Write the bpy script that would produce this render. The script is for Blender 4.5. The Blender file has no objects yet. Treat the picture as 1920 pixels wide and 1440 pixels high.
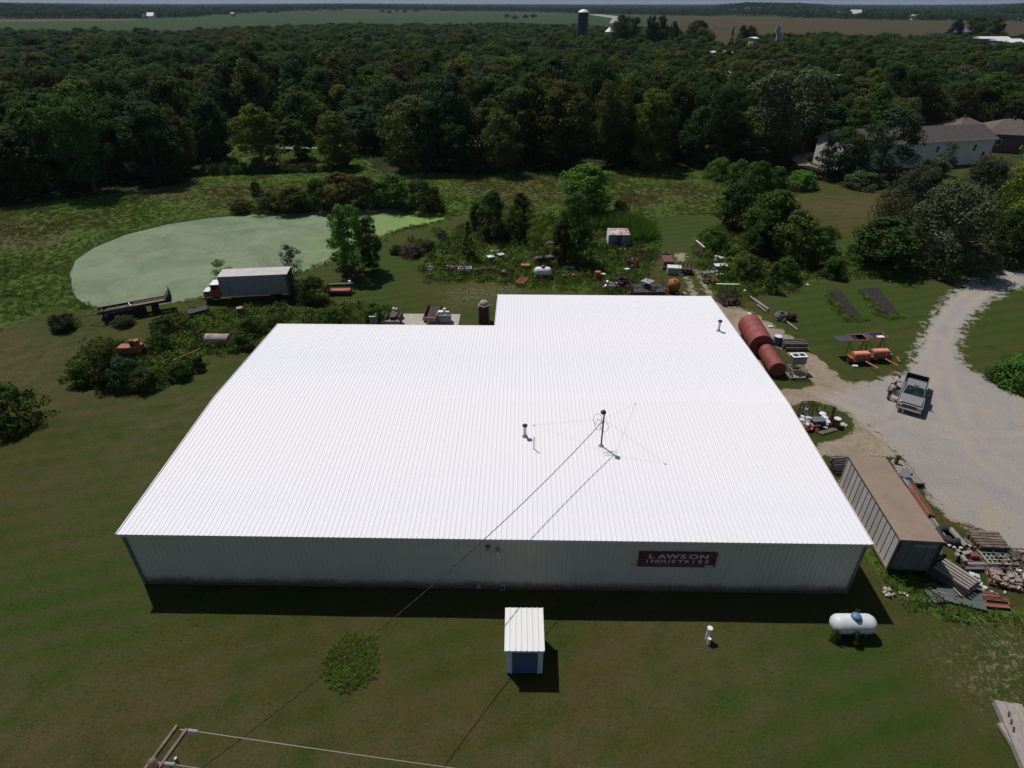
import bpy, math, random
import numpy as np
from mathutils import Vector, Matrix, Euler
from math import sin, cos, pi, radians as R
random.seed(7); rng = np.random.default_rng(11)
SC = bpy.context.scene; COL = SC.collection

HAZE = .00004
# ------------------------------------------------------------------ camera, sky, sun, exposure
F, PITCH, YAW, ROLL = 1141.1, .5589, .017, .0006
CAM = np.array([23.7417, -25.5147, 31.0243])
cd = bpy.data.cameras.new('camera'); cam = bpy.data.objects.new('camera', cd); COL.objects.link(cam)
cd.sensor_width = 36; cd.lens = F/1920*36; cd.clip_start = .5; cd.clip_end = 60000
cam.location = CAM
cam.rotation_euler = (Matrix.Rotation(YAW, 3, 'Z') @ Matrix.Rotation(pi/2-PITCH, 3, 'X') @ Matrix.Rotation(ROLL, 3, 'Z')).to_euler()
SC.camera = cam
SUNV = Vector((-.3664, .4248, 1)).normalized()        # from the ground towards the sun
w = bpy.data.worlds.new('World'); SC.world = w; w.use_nodes = True
nt = w.node_tree; bg = nt.nodes['Background']
sk = nt.nodes.new('ShaderNodeTexSky'); sk.sky_type = 'NISHITA'; sk.sun_disc = False
sk.sun_elevation = math.asin(SUNV.z); sk.sun_rotation = math.atan2(SUNV.x, SUNV.y)
sk.air_density = 1.0; sk.dust_density = 1.2; sk.ozone_density = 1.5; sk.altitude = 200
nt.links.new(sk.outputs[0], bg.inputs[0]); bg.inputs[1].default_value = .05
sl = bpy.data.lights.new('sun', 'SUN'); sl.energy = 3.7; sl.angle = R(.53); sl.color = (1, .965, .92)
so = bpy.data.objects.new('sun', sl); COL.objects.link(so); so.location = (0, 0, 200)
so.rotation_euler = SUNV.to_track_quat('Z', 'Y').to_euler()
SC.view_settings.view_transform = 'Standard'; SC.view_settings.look = 'None'
SC.view_settings.exposure = 0; SC.view_settings.gamma = 1; SC.view_settings.use_curve_mapping = False
SC.render.engine = 'CYCLES'
SC.cycles.max_bounces = 6; SC.cycles.diffuse_bounces = 3; SC.cycles.transparent_max_bounces = 6; SC.cycles.volume_bounces = 0

hz_me = bpy.data.meshes.new('haze'); hx, hy0, hy1 = 17000., -400., 34000.
hz_me.from_pydata([(x, y, z) for z in (-3., 95.) for x, y in ((-hx, hy0), (hx, hy0), (hx, hy1), (-hx, hy1))], [], [(3, 2, 1, 0), (4, 5, 6, 7), (0, 1, 5, 4), (1, 2, 6, 5), (2, 3, 7, 6), (3, 0, 4, 7)])
hz = bpy.data.objects.new('haze', hz_me); COL.objects.link(hz); hz['kind'] = 'stuff'
hm = bpy.data.materials.new('haze_air'); hm.use_nodes = True; hm.node_tree.nodes.remove(hm.node_tree.nodes['Principled BSDF'])
pv = hm.node_tree.nodes.new('ShaderNodeVolumePrincipled'); pv.inputs['Color'].default_value = (.52, .70, 1, 1); pv.inputs['Density'].default_value = HAZE; pv.inputs['Anisotropy'].default_value = .0
hm.node_tree.links.new(pv.outputs[0], hm.node_tree.nodes['Material Output'].inputs['Volume']); hz_me.materials.append(hm)

# ------------------------------------------------------------------ picture point -> place, place -> picture point
_fw = np.array([0, cos(PITCH), -sin(PITCH)]); _up = np.array([0, sin(PITCH), cos(PITCH)])
def ray(px, py):
    X, Y = px-960, py-720
    X, Y = cos(-ROLL)*X-sin(-ROLL)*Y, sin(-ROLL)*X+cos(-ROLL)*Y
    v = X/F*np.array([1., 0, 0])+_fw-Y/F*_up
    return np.array([cos(YAW)*v[0]-sin(YAW)*v[1], sin(YAW)*v[0]+cos(YAW)*v[1], v[2]])
def G(px, py, z=0.):
    v = ray(px, py); t = (z-CAM[2])/v[2]
    return Vector(CAM+t*v)
def GY(px, py, y0):
    v = ray(px, py); return Vector(CAM+(y0-CAM[1])/v[1]*v)
def PX(p):
    d = np.array(p, float)-CAM
    x = cos(YAW)*d[0]+sin(YAW)*d[1]; y = -sin(YAW)*d[0]+cos(YAW)*d[1]; z = d[2]
    fw = y*cos(PITCH)-z*sin(PITCH); up = y*sin(PITCH)+z*cos(PITCH)
    return 960+x/fw*F, 720-up/fw*F
def HZ(px, py, ty):                                   # height over ground point (px,py) that reaches picture row ty
    b = G(px, py); lo, hi = 0, 60
    for _ in range(40):
        m = (lo+hi)/2
        if PX((b.x, b.y, m))[1] > ty: lo = m
        else: hi = m
    return lo
def MPP(px, py):                                      # metres per picture pixel on the ground there
    return (G(px+1, py)-G(px, py)).length
def ANG(a, b, z=0):
    d = G(*b, z)-G(*a, z); return math.atan2(d.y, d.x)

# ------------------------------------------------------------------ materials
def N(nt, t, **k):
    n = nt.nodes.new(t)
    for a, b in k.items(): setattr(n, a, b)
    return n
def ramp(nt, fac, stops, interp='LINEAR'):
    r = N(nt, 'ShaderNodeValToRGB'); r.color_ramp.interpolation = interp
    e = r.color_ramp.elements
    while len(e) < len(stops): e.new(.5)
    for i, (p, c) in enumerate(stops):
        e[i].position = p; e[i].color = (*c, 1) if len(c) == 3 else c
    nt.links.new(fac, r.inputs[0]); return r.outputs[0]
def noise(nt, vec, scale, detail=4, rough=.6, dist=0):
    n = N(nt, 'ShaderNodeTexNoise'); n.inputs['Scale'].default_value = scale; n.inputs['Detail'].default_value = detail
    n.inputs['Roughness'].default_value = rough; n.inputs['Distortion'].default_value = dist
    if vec: nt.links.new(vec, n.inputs['Vector'])
    return n.outputs['Fac']
def mixc(nt, fac, a, b, mode='MIX'):
    m = N(nt, 'ShaderNodeMix', data_type='RGBA', blend_type=mode)
    for s, v in ((0, fac), (6, a), (7, b)):
        if hasattr(v, 'is_linked'): nt.links.new(v, m.inputs[s])
        elif s == 0: m.inputs[0].default_value = v
        else: m.inputs[s].default_value = (*v, 1)
    return m.outputs[2]
def math_(nt, op, a, b=None, clamp=False):
    m = N(nt, 'ShaderNodeMath', operation=op, use_clamp=clamp)
    for i, v in ((0, a), (1, b)):
        if v is None: continue
        if hasattr(v, 'is_linked'): nt.links.new(v, m.inputs[i])
        else: m.inputs[i].default_value = v
    return m.outputs[0]
MATS = {}
def mat(name, c, c2=None, scale=3, rough=.7, metal=0, bump=0, lo=.35, hi=.65, spec=None, streak=None, vary=.3):
    if name in MATS: return MATS[name]
    m = bpy.data.materials.new(name); m.use_nodes = True; nt = m.node_tree; b = nt.nodes['Principled BSDF']
    b.inputs['Roughness'].default_value = rough; b.inputs['Metallic'].default_value = metal
    if spec is not None: b.inputs['Specular IOR Level'].default_value = spec
    b.inputs['Base Color'].default_value = (*c, 1)
    tc = N(nt, 'ShaderNodeTexCoord'); v = tc.outputs['Object']
    if streak:
        mp = N(nt, 'ShaderNodeMapping'); mp.inputs['Scale'].default_value = streak; nt.links.new(v, mp.inputs[0]); v = mp.outputs[0]
    oi = N(nt, 'ShaderNodeObjectInfo')
    if c2:
        n = noise(nt, v, scale, 6, .65)
        col = ramp(nt, n, [(lo, c), (hi, c2)])
        hv = N(nt, 'ShaderNodeHueSaturation'); nt.links.new(col, hv.inputs['Color'])
        nt.links.new(math_(nt, 'ADD', math_(nt, 'MULTIPLY', oi.outputs['Random'], vary), 1-vary/2), hv.inputs['Value'])
        nt.links.new(hv.outputs[0], b.inputs['Base Color'])
    if bump:
        bm = N(nt, 'ShaderNodeBump'); bm.inputs['Strength'].default_value = bump; bm.inputs['Distance'].default_value = .05
        nt.links.new(noise(nt, v, scale*6, 4, .7), bm.inputs['Height']); nt.links.new(bm.outputs[0], b.inputs['Normal'])
    MATS[name] = m; return m
def leafmat(name, c1, c2, c3=None):
    if name in MATS: return MATS[name]
    m = bpy.data.materials.new(name); m.use_nodes = True; nt = m.node_tree; b = nt.nodes['Principled BSDF']
    ge = N(nt, 'ShaderNodeNewGeometry'); oi = N(nt, 'ShaderNodeObjectInfo'); tc = N(nt, 'ShaderNodeTexCoord')
    n = noise(nt, tc.outputs['Object'], .9, 3, .6); rn = ge.outputs['Random Per Island']
    f = math_(nt, 'ADD', math_(nt, 'MULTIPLY', n, .6), math_(nt, 'MULTIPLY', rn, .4))
    col = ramp(nt, f, [(.25, c1), (.7, c2)] if not c3 else [(.25, c1), (.55, c2), (.8, c3)])
    hv = N(nt, 'ShaderNodeHueSaturation'); nt.links.new(col, hv.inputs['Color'])
    nt.links.new(math_(nt, 'ADD', math_(nt, 'MULTIPLY', oi.outputs['Random'], .6), .7), hv.inputs['Value'])
    nt.links.new(math_(nt, 'ADD', math_(nt, 'MULTIPLY', oi.outputs['Random'], .04), .48), hv.inputs['Hue'])
    nt.links.new(hv.outputs[0], b.inputs['Base Color']); b.inputs['Roughness'].default_value = .8
    b.inputs['Specular IOR Level'].default_value = .08
    tr = N(nt, 'ShaderNodeBsdfTranslucent'); nt.links.new(hv.outputs[0], tr.inputs[0])
    mx = N(nt, 'ShaderNodeMixShader'); mx.inputs[0].default_value = .3
    nt.links.new(b.outputs[0], mx.inputs[1]); nt.links.new(tr.outputs[0], mx.inputs[2])
    nt.links.new(mx.outputs[0], nt.nodes['Material Output'].inputs[0])
    MATS[name] = m; return m
LEAF = {
 'dark green': leafmat('leaf_dark', (0.024, 0.044, 0.012), (0.057, 0.092, 0.021)),
 'mid green': leafmat('leaf_mid', (0.036, 0.066, 0.013), (0.085, 0.137, 0.026)),
 'olive green': leafmat('leaf_olive', (0.055, 0.068, 0.015), (0.121, 0.137, 0.032)),
 'yellow green': leafmat('leaf_yellow', (0.069, 0.095, 0.014), (0.167, 0.205, 0.030)),
 'blue green': leafmat('leaf_blue', (0.031, 0.056, 0.023), (0.067, 0.110, 0.045)),
 'grey green': leafmat('leaf_grey', (0.055, 0.067, 0.032), (0.112, 0.131, 0.061)),
 'bright green': leafmat('leaf_bright', (0.055, 0.111, 0.015), (0.128, 0.223, 0.036)),
 'russet green': leafmat('leaf_russet', (0.076, 0.060, 0.019), (0.144, 0.111, 0.036)),
}
WEED = leafmat('weed_leaf', (0.091, 0.142, 0.020), (0.175, 0.246, 0.038), (0.259, 0.282, 0.063))
WEED2 = leafmat('weed_seed', (0.138, 0.114, 0.048), (0.221, 0.191, 0.078))
SHRUB = leafmat('shrub_leaf', (0.039, 0.061, 0.019), (0.086, 0.119, 0.038)); LEAF['shrub green'] = SHRUB
FLOWER = leafmat('brush_purple', (0.083, 0.051, 0.054), (0.166, 0.108, 0.108))
M_bark = mat('bark', (.07, .055, .042), (.12, .1, .08), 4, .9, bump=.5)
M_white_roof = mat('white_roof_paint', (.72, .715, .76), (.765, .75, .765), .13, .6, spec=.2, vary=0)
M_white = mat('white_paint', (.74, .75, .77), (.66, .66, .66), 2, .5)
M_trimw = mat('white_trim', (.66, .65, .64), None, rough=.5)
M_dark = mat('dark_metal', (.03, .028, .028), (.05, .045, .042), 5, .6)
M_black = mat('black_rubber', (.015, .015, .016), (.03, .03, .03), 6, .8)
M_rust = mat('rust', (.075, .035, .028), (.16, .07, .045), 5, .85, bump=.3)
M_rustd = mat('dark_rust', (.028, .018, .016), (.065, .034, .029), 5, .85, bump=.3)
M_red = mat('oxide_red_paint', (.17, .032, .030), (.24, .06, .05), 1.5, .6)
M_orange = mat('orange_paint', (.40, .11, .06), (.30, .09, .055), 3, .55)
M_orange2 = mat('faded_orange', (.40, .12, .03), (.24, .08, .03), 4, .7)
M_blue = mat('blue_paint', (.06, .14, .3), (.1, .18, .32), 3, .5)
M_tbarrel = mat('teal_blue', (.08, .25, .36), (.05, .17, .28), 3, .5)
M_galv = mat('galvanised', (.36, .37, .38), (.5, .5, .51), 4, .45, .5)
M_steel = mat('grey_steel', (.16, .165, .175), (.25, .25, .255), 4, .5, .4)
M_wood = mat('weathered_wood', (.2, .17, .15), (.33, .29, .26), 2.5, .85, bump=.4, streak=(1, 8, 8))
M_wood2 = mat('brown_wood', (.1, .07, .05), (.2, .14, .1), 3, .85, bump=.4)
M_log = mat('old_log', (.07, .055, .045), (.16, .13, .115), 3, .9, bump=.5)
M_tan = mat('tan_roof', (.185, .135, .10), (.225, .165, .122), .8, .8, bump=.1)
M_conc = mat('concrete', (.36, .33, .28), (.46, .42, .36), 2, .9, bump=.3)
M_rubble = mat('pale_rubble', (.4, .38, .37), (.6, .58, .57), 5, .9)
M_greenp = mat('green_grey_sheet', (.055, .08, .07), (.09, .115, .10), 2, .6)
M_greenm = mat('faded_green_metal', (.22, .26, .2), (.3, .32, .26), 4, .6)
M_glass = mat('dark_glass', (.02, .035, .035), None, rough=.08, spec=.8)
M_wglass = mat('windscreen_glass', (.006, .016, .014), (.03, .07, .058), 2.2, .06, spec=.9, lo=.45, hi=.7)
M_silver = mat('silver_car_paint', (.34, .33, .325), None, rough=.32, metal=.4)
M_chrome = mat('chrome', (.6, .6, .6), None, rough=.15, metal=1)
M_solar = mat('solar_panel', (.012, .014, .03), (.03, .03, .05), 4, .25)
M_soil = mat('dark_soil', (.014, .010, .009), (.028, .020, .018), 3, .95, bump=.8)
M_pink = mat('pinkish_brick', (.3, .17, .15), (.4, .25, .22), 5, .9)
M_ins = mat('glass_insulator', (.55, .55, .6), None, rough=.3)
M_cable = mat('cable_black', (.02, .02, .02), None, rough=.6)
M_wire = mat('wire_aluminium', (.45, .42, .36), None, rough=.4, metal=.6)
M_shingle = mat('brown_shingle', (.058, .042, .040), (.085, .063, .058), 1.5, .9)
M_hwall = mat('house_white_wall', (.66, .64, .60), (.74, .72, .68), .6, .7)
M_brick = mat('brown_brick', (.11, .055, .045), (.16, .09, .075), 4, .9)

# ------------------------------------------------------------------ mesh builder
class MB:
    def __init__(s): s.v = []; s.f = []; s.m = []
    def add(s, vs, fs, mi=0):
        o = len(s.v); s.v += [tuple(v) for v in vs]; s.f += [[i+o for i in f] for f in fs]; s.m += [mi]*len(fs); return s
    def box(s, c, d, rz=0, rot=None, mi=0, taper=1):
        M = Euler(rot).to_matrix() if rot else Matrix.Rotation(rz, 3, 'Z'); c = Vector(c); vs = []
        for z in (-.5, .5):
            k = taper if z > 0 else 1
            for x, y in ((-.5, -.5), (.5, -.5), (.5, .5), (-.5, .5)): vs.append(c+M@Vector((x*d[0]*k, y*d[1]*k, z*d[2])))
        return s.add(vs, [(3, 2, 1, 0), (4, 5, 6, 7), (0, 1, 5, 4), (1, 2, 6, 5), (2, 3, 7, 6), (3, 0, 4, 7)], mi)
    def beam(s, a, b, wd, ht, mi=0):
        a, b = Vector(a), Vector(b); d = b-a; q = d.to_track_quat('X', 'Z').to_euler()
        return s.box((a+b)/2, (d.length, wd, ht), rot=q, mi=mi)
    def cyl(s, a, b, r, r2=None, n=10, caps=True, mi=0):
        a, b = Vector(a), Vector(b); r2 = r if r2 is None else r2; q = (b-a).to_track_quat('Z', 'Y'); vs = []
        for p, rr in ((a, r), (b, r2)):
            for i in range(n): t = 2*pi*i/n; vs.append(p+q@Vector((cos(t)*rr, sin(t)*rr, 0)))
        fs = [(i, (i+1) % n, n+(i+1) % n, n+i) for i in range(n)]
        if caps: fs += [tuple(range(n-1, -1, -1)), tuple(range(n, 2*n))]
        return s.add(vs, fs, mi)
    def tube(s, pts, r, n=6, mi=0):
        pts = [Vector(p) for p in pts]; vs = []; k = len(pts)
        for i, p in enumerate(pts):
            d = (pts[min(i+1, k-1)]-pts[max(i-1, 0)]); q = d.to_track_quat('Z', 'Y'); rr = r[i] if isinstance(r, (list, tuple)) else r
            for j in range(n): t = 2*pi*j/n; vs.append(p+q@Vector((cos(t)*rr, sin(t)*rr, 0)))
        fs = [(i*n+j, i*n+(j+1) % n, (i+1)*n+(j+1) % n, (i+1)*n+j) for i in range(k-1) for j in range(n)]
        fs += [tuple(range(n-1, -1, -1)), tuple(range((k-1)*n, k*n))]
        return s.add(vs, fs, mi)
    def lathe(s, prof, c=(0, 0, 0), axis='Z', n=16, mi=0):
        c = Vector(c); vs = []
        for r, h in prof:
            for i in range(n):
                t = 2*pi*i/n; x, y = cos(t)*r, sin(t)*r
                vs.append(c+(Vector((x, y, h)) if axis == 'Z' else Vector((h, x, y)) if axis == 'X' else Vector((x, h, y))))
        k = len(prof); fs = [(i*n+j, i*n+(j+1) % n, (i+1)*n+(j+1) % n, (i+1)*n+j) for i in range(k-1) for j in range(n)]
        if prof[0][0] > .001: fs.append(tuple(range(n-1, -1, -1)))
        if prof[-1][0] > .001: fs.append(tuple(range((k-1)*n, k*n)))
        return s.add(vs, fs, mi)
    def torus(s, c, Rr, r, axis='Z', n=20, m=8, mi=0):
        c = Vector(c); vs = []
        for i in range(n):
            t = 2*pi*i/n
            for j in range(m):
                u = 2*pi*j/m; x = (Rr+r*cos(u))*cos(t); y = (Rr+r*cos(u))*sin(t); z = r*sin(u)
                vs.append(c+(Vector((x, y, z)) if axis == 'Z' else Vector((z, x, y)) if axis == 'X' else Vector((x, z, y))))
        return s.add(vs, [(i*m+j, ((i+1) % n)*m+j, ((i+1) % n)*m+(j+1) % m, i*m+(j+1) % m) for i in range(n) for j in range(m)], mi)
    def prism(s, pts, y0, y1, mi=0):                     # outline in x,z extruded along y
        n = len(pts); vs = [(x, y0, z) for x, z in pts]+[(x, y1, z) for x, z in pts]
        return s.add(vs, [tuple(range(n)), tuple(range(2*n-1, n-1, -1))]+[(i+n, (i+1) % n+n, (i+1) % n, i) for i in range(n)], mi)
    def slab(s, pts, z0, z1, mi=0):                      # outline in x,y extruded up
        n = len(pts); vs = [(p[0], p[1], z0) for p in pts]+[(p[0], p[1], z1) for p in pts]
        return s.add(vs, [tuple(range(n-1, -1, -1)), tuple(range(n, 2*n))]+[(i, (i+1) % n, (i+1) % n+n, i+n) for i in range(n)], mi)
    def build(s, name, mats, parent=None, smooth=False, bevel=0, loc=None, rz=0):
        me = bpy.data.meshes.new(name); me.from_pydata(s.v, [], s.f)
        for m in (mats if isinstance(mats, (list, tuple)) else [mats]): me.materials.append(m)
        if len(me.materials) > 1: me.polygons.foreach_set('material_index', s.m)
        me.validate(); me.update()
        if smooth: me.shade_smooth() if hasattr(me, 'shade_smooth') else me.polygons.foreach_set('use_smooth', [True]*len(me.polygons))
        return obj(name, me, parent, bevel, loc, rz)
def obj(name, me, parent=None, bevel=0, loc=None, rz=0):
    o = bpy.data.objects.new(name, me); COL.objects.link(o)
    if parent: o.parent = parent
    if loc is not None: o.location = loc
    if rz: o.rotation_euler = (0, 0, rz)
    if bevel:
        b = o.modifiers.new('bevel', 'BEVEL'); b.width = bevel; b.segments = 2; b.limit_method = 'ANGLE'; b.angle_limit = R(40)
    return o
def tag(o, label, cat, group=None):
    o['label'] = label; o['category'] = cat
    if group: o['group'] = group
    return o
def thing(name, label, cat, loc=(0, 0, 0), rz=0, group=None, rot=None):
    o = bpy.data.objects.new(name, None); COL.objects.link(o); o.empty_display_size = .2
    o.location = loc; o.rotation_euler = rot or (0, 0, rz)
    return tag(o, label, cat, group)
def struct(o, kind='structure'): o['kind'] = kind; return o
def dup(root, loc, rz=0, label=None, scale=None):
    def cp(o, par):
        c = o.copy(); COL.objects.link(c)
        if par: c.parent = par
        for ch in [x for x in KIDS.get(o.name, [])]: cp(ch, c)
        return c
    KIDS = {}
    for x in bpy.data.objects:
        if x.parent: KIDS.setdefault(x.parent.name, []).append(x)
    r = cp(root, None); r.location = loc; r.rotation_euler = (0, 0, rz)
    if scale: r.scale = scale
    if label: r['label'] = label
    return r
def text_mesh(name, txt, size, m, parent, loc, rot, sx=1, spacing=1, bold=0.0):
    c = bpy.data.curves.new(name, 'FONT'); c.body = txt; c.size = size; c.align_x = 'CENTER'; c.space_character = spacing
    c.extrude = .006; c.offset = bold
    t = bpy.data.objects.new(name+'_tmp', c); COL.objects.link(t); bpy.context.view_layer.update()
    me = bpy.data.meshes.new_from_object(t.evaluated_get(bpy.context.evaluated_depsgraph_get()))
    bpy.data.objects.remove(t); me.materials.clear(); me.materials.append(m)
    o = obj(name, me, parent); o.location = loc; o.rotation_euler = rot; o.scale = (sx, 1, 1); return o

# ------------------------------------------------------------------ scattering (one object of stuff over many points)
def scatter(name, pts, scl, rot, idx, protos):
    me = bpy.data.meshes.new(name); n = len(pts); me.vertices.add(n); me.vertices.foreach_set('co', np.asarray(pts, np.float32).ravel())
    for a, t, d in (('rt', 'FLOAT', rot), ('idx', 'INT', idx)):
        at = me.attributes.new(a, t, 'POINT'); at.data.foreach_set('value', np.asarray(d, np.float32 if t == 'FLOAT' else np.int32))
    scl = np.asarray(scl, np.float32); scl = np.repeat(scl[:, None], 3, 1) if scl.ndim == 1 else scl
    at = me.attributes.new('scl', 'FLOAT_VECTOR', 'POINT'); at.data.foreach_set('vector', scl.ravel())
    o = obj(name, me)
    ng = bpy.data.node_groups.new(name+'_nodes', 'GeometryNodeTree')
    ng.interface.new_socket('Geometry', in_out='INPUT', socket_type='NodeSocketGeometry')
    ng.interface.new_socket('Geometry', in_out='OUTPUT', socket_type='NodeSocketGeometry')
    gi = ng.nodes.new('NodeGroupInput'); go = ng.nodes.new('NodeGroupOutput'); jn = ng.nodes.new('GeometryNodeJoinGeometry')
    def attr(nm, dt):
        a = ng.nodes.new('GeometryNodeInputNamedAttribute'); a.data_type = dt; a.inputs['Name'].default_value = nm
        return a.outputs['Attribute']
    s_, r_, i_ = attr('scl', 'FLOAT_VECTOR'), attr('rt', 'FLOAT'), attr('idx', 'INT')
    cx = ng.nodes.new('ShaderNodeCombineXYZ'); ng.links.new(r_, cx.inputs[2])
    er = ng.nodes.new('FunctionNodeEulerToRotation'); ng.links.new(cx.outputs[0], er.inputs[0])
    for k, p in enumerate(protos):
        oi = ng.nodes.new('GeometryNodeObjectInfo'); oi.inputs['Object'].default_value = p
        cmp_ = ng.nodes.new('FunctionNodeCompare'); cmp_.data_type = 'INT'; cmp_.operation = 'EQUAL'
        ng.links.new(i_, cmp_.inputs[2]); cmp_.inputs[3].default_value = k
        ip = ng.nodes.new('GeometryNodeInstanceOnPoints')
        ng.links.new(gi.outputs[0], ip.inputs['Points']); ng.links.new(cmp_.outputs[0], ip.inputs['Selection'])
        ng.links.new(oi.outputs['Geometry'], ip.inputs['Instance']); ng.links.new(er.outputs[0], ip.inputs['Rotation'])
        ng.links.new(s_, ip.inputs['Scale']); ng.links.new(ip.outputs[0], jn.inputs[0])
    ng.links.new(jn.outputs[0], go.inputs[0])
    m = o.modifiers.new('scatter', 'NODES'); m.node_group = ng
    o['kind'] = 'stuff'; return o

# ------------------------------------------------------------------ ground
def pts_of(px): return [tuple(G(*p))[:2] for p in px]
def sdist(X, Y, poly):
    """signed distance, positive inside"""
    d = np.full(X.shape, 1e9); ins = np.zeros(X.shape, bool); n = len(poly)
    for i in range(n):
        x0, y0 = poly[i]; x1, y1 = poly[(i+1) % n]; ex, ey = x1-x0, y1-y0; L = ex*ex+ey*ey+1e-9
        t = np.clip(((X-x0)*ex+(Y-y0)*ey)/L, 0, 1); d = np.minimum(d, np.hypot(X-x0-t*ex, Y-y0-t*ey))
        c = ((y0 > Y) != (y1 > Y)) & (X < (x1-x0)*(Y-y0)/((y1-y0) if y1 != y0 else 1e-9)+x0); ins ^= c
    return np.where(ins, d, -d)
POND = pts_of([(132, 507), (142, 483), (175, 460), (235, 436), (310, 417), (390, 405), (470, 399), (560, 396), (640, 390), (682, 389), (727, 387), (775, 391), (833, 397), (834, 405), (800, 415), (760, 424), (717, 436), (680, 455), (637, 477), (600, 490), (560, 505), (500, 524), (420, 546), (375, 553), (310, 565), (250, 572), (215, 576), (180, 573), (155, 561), (140, 545)])
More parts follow.
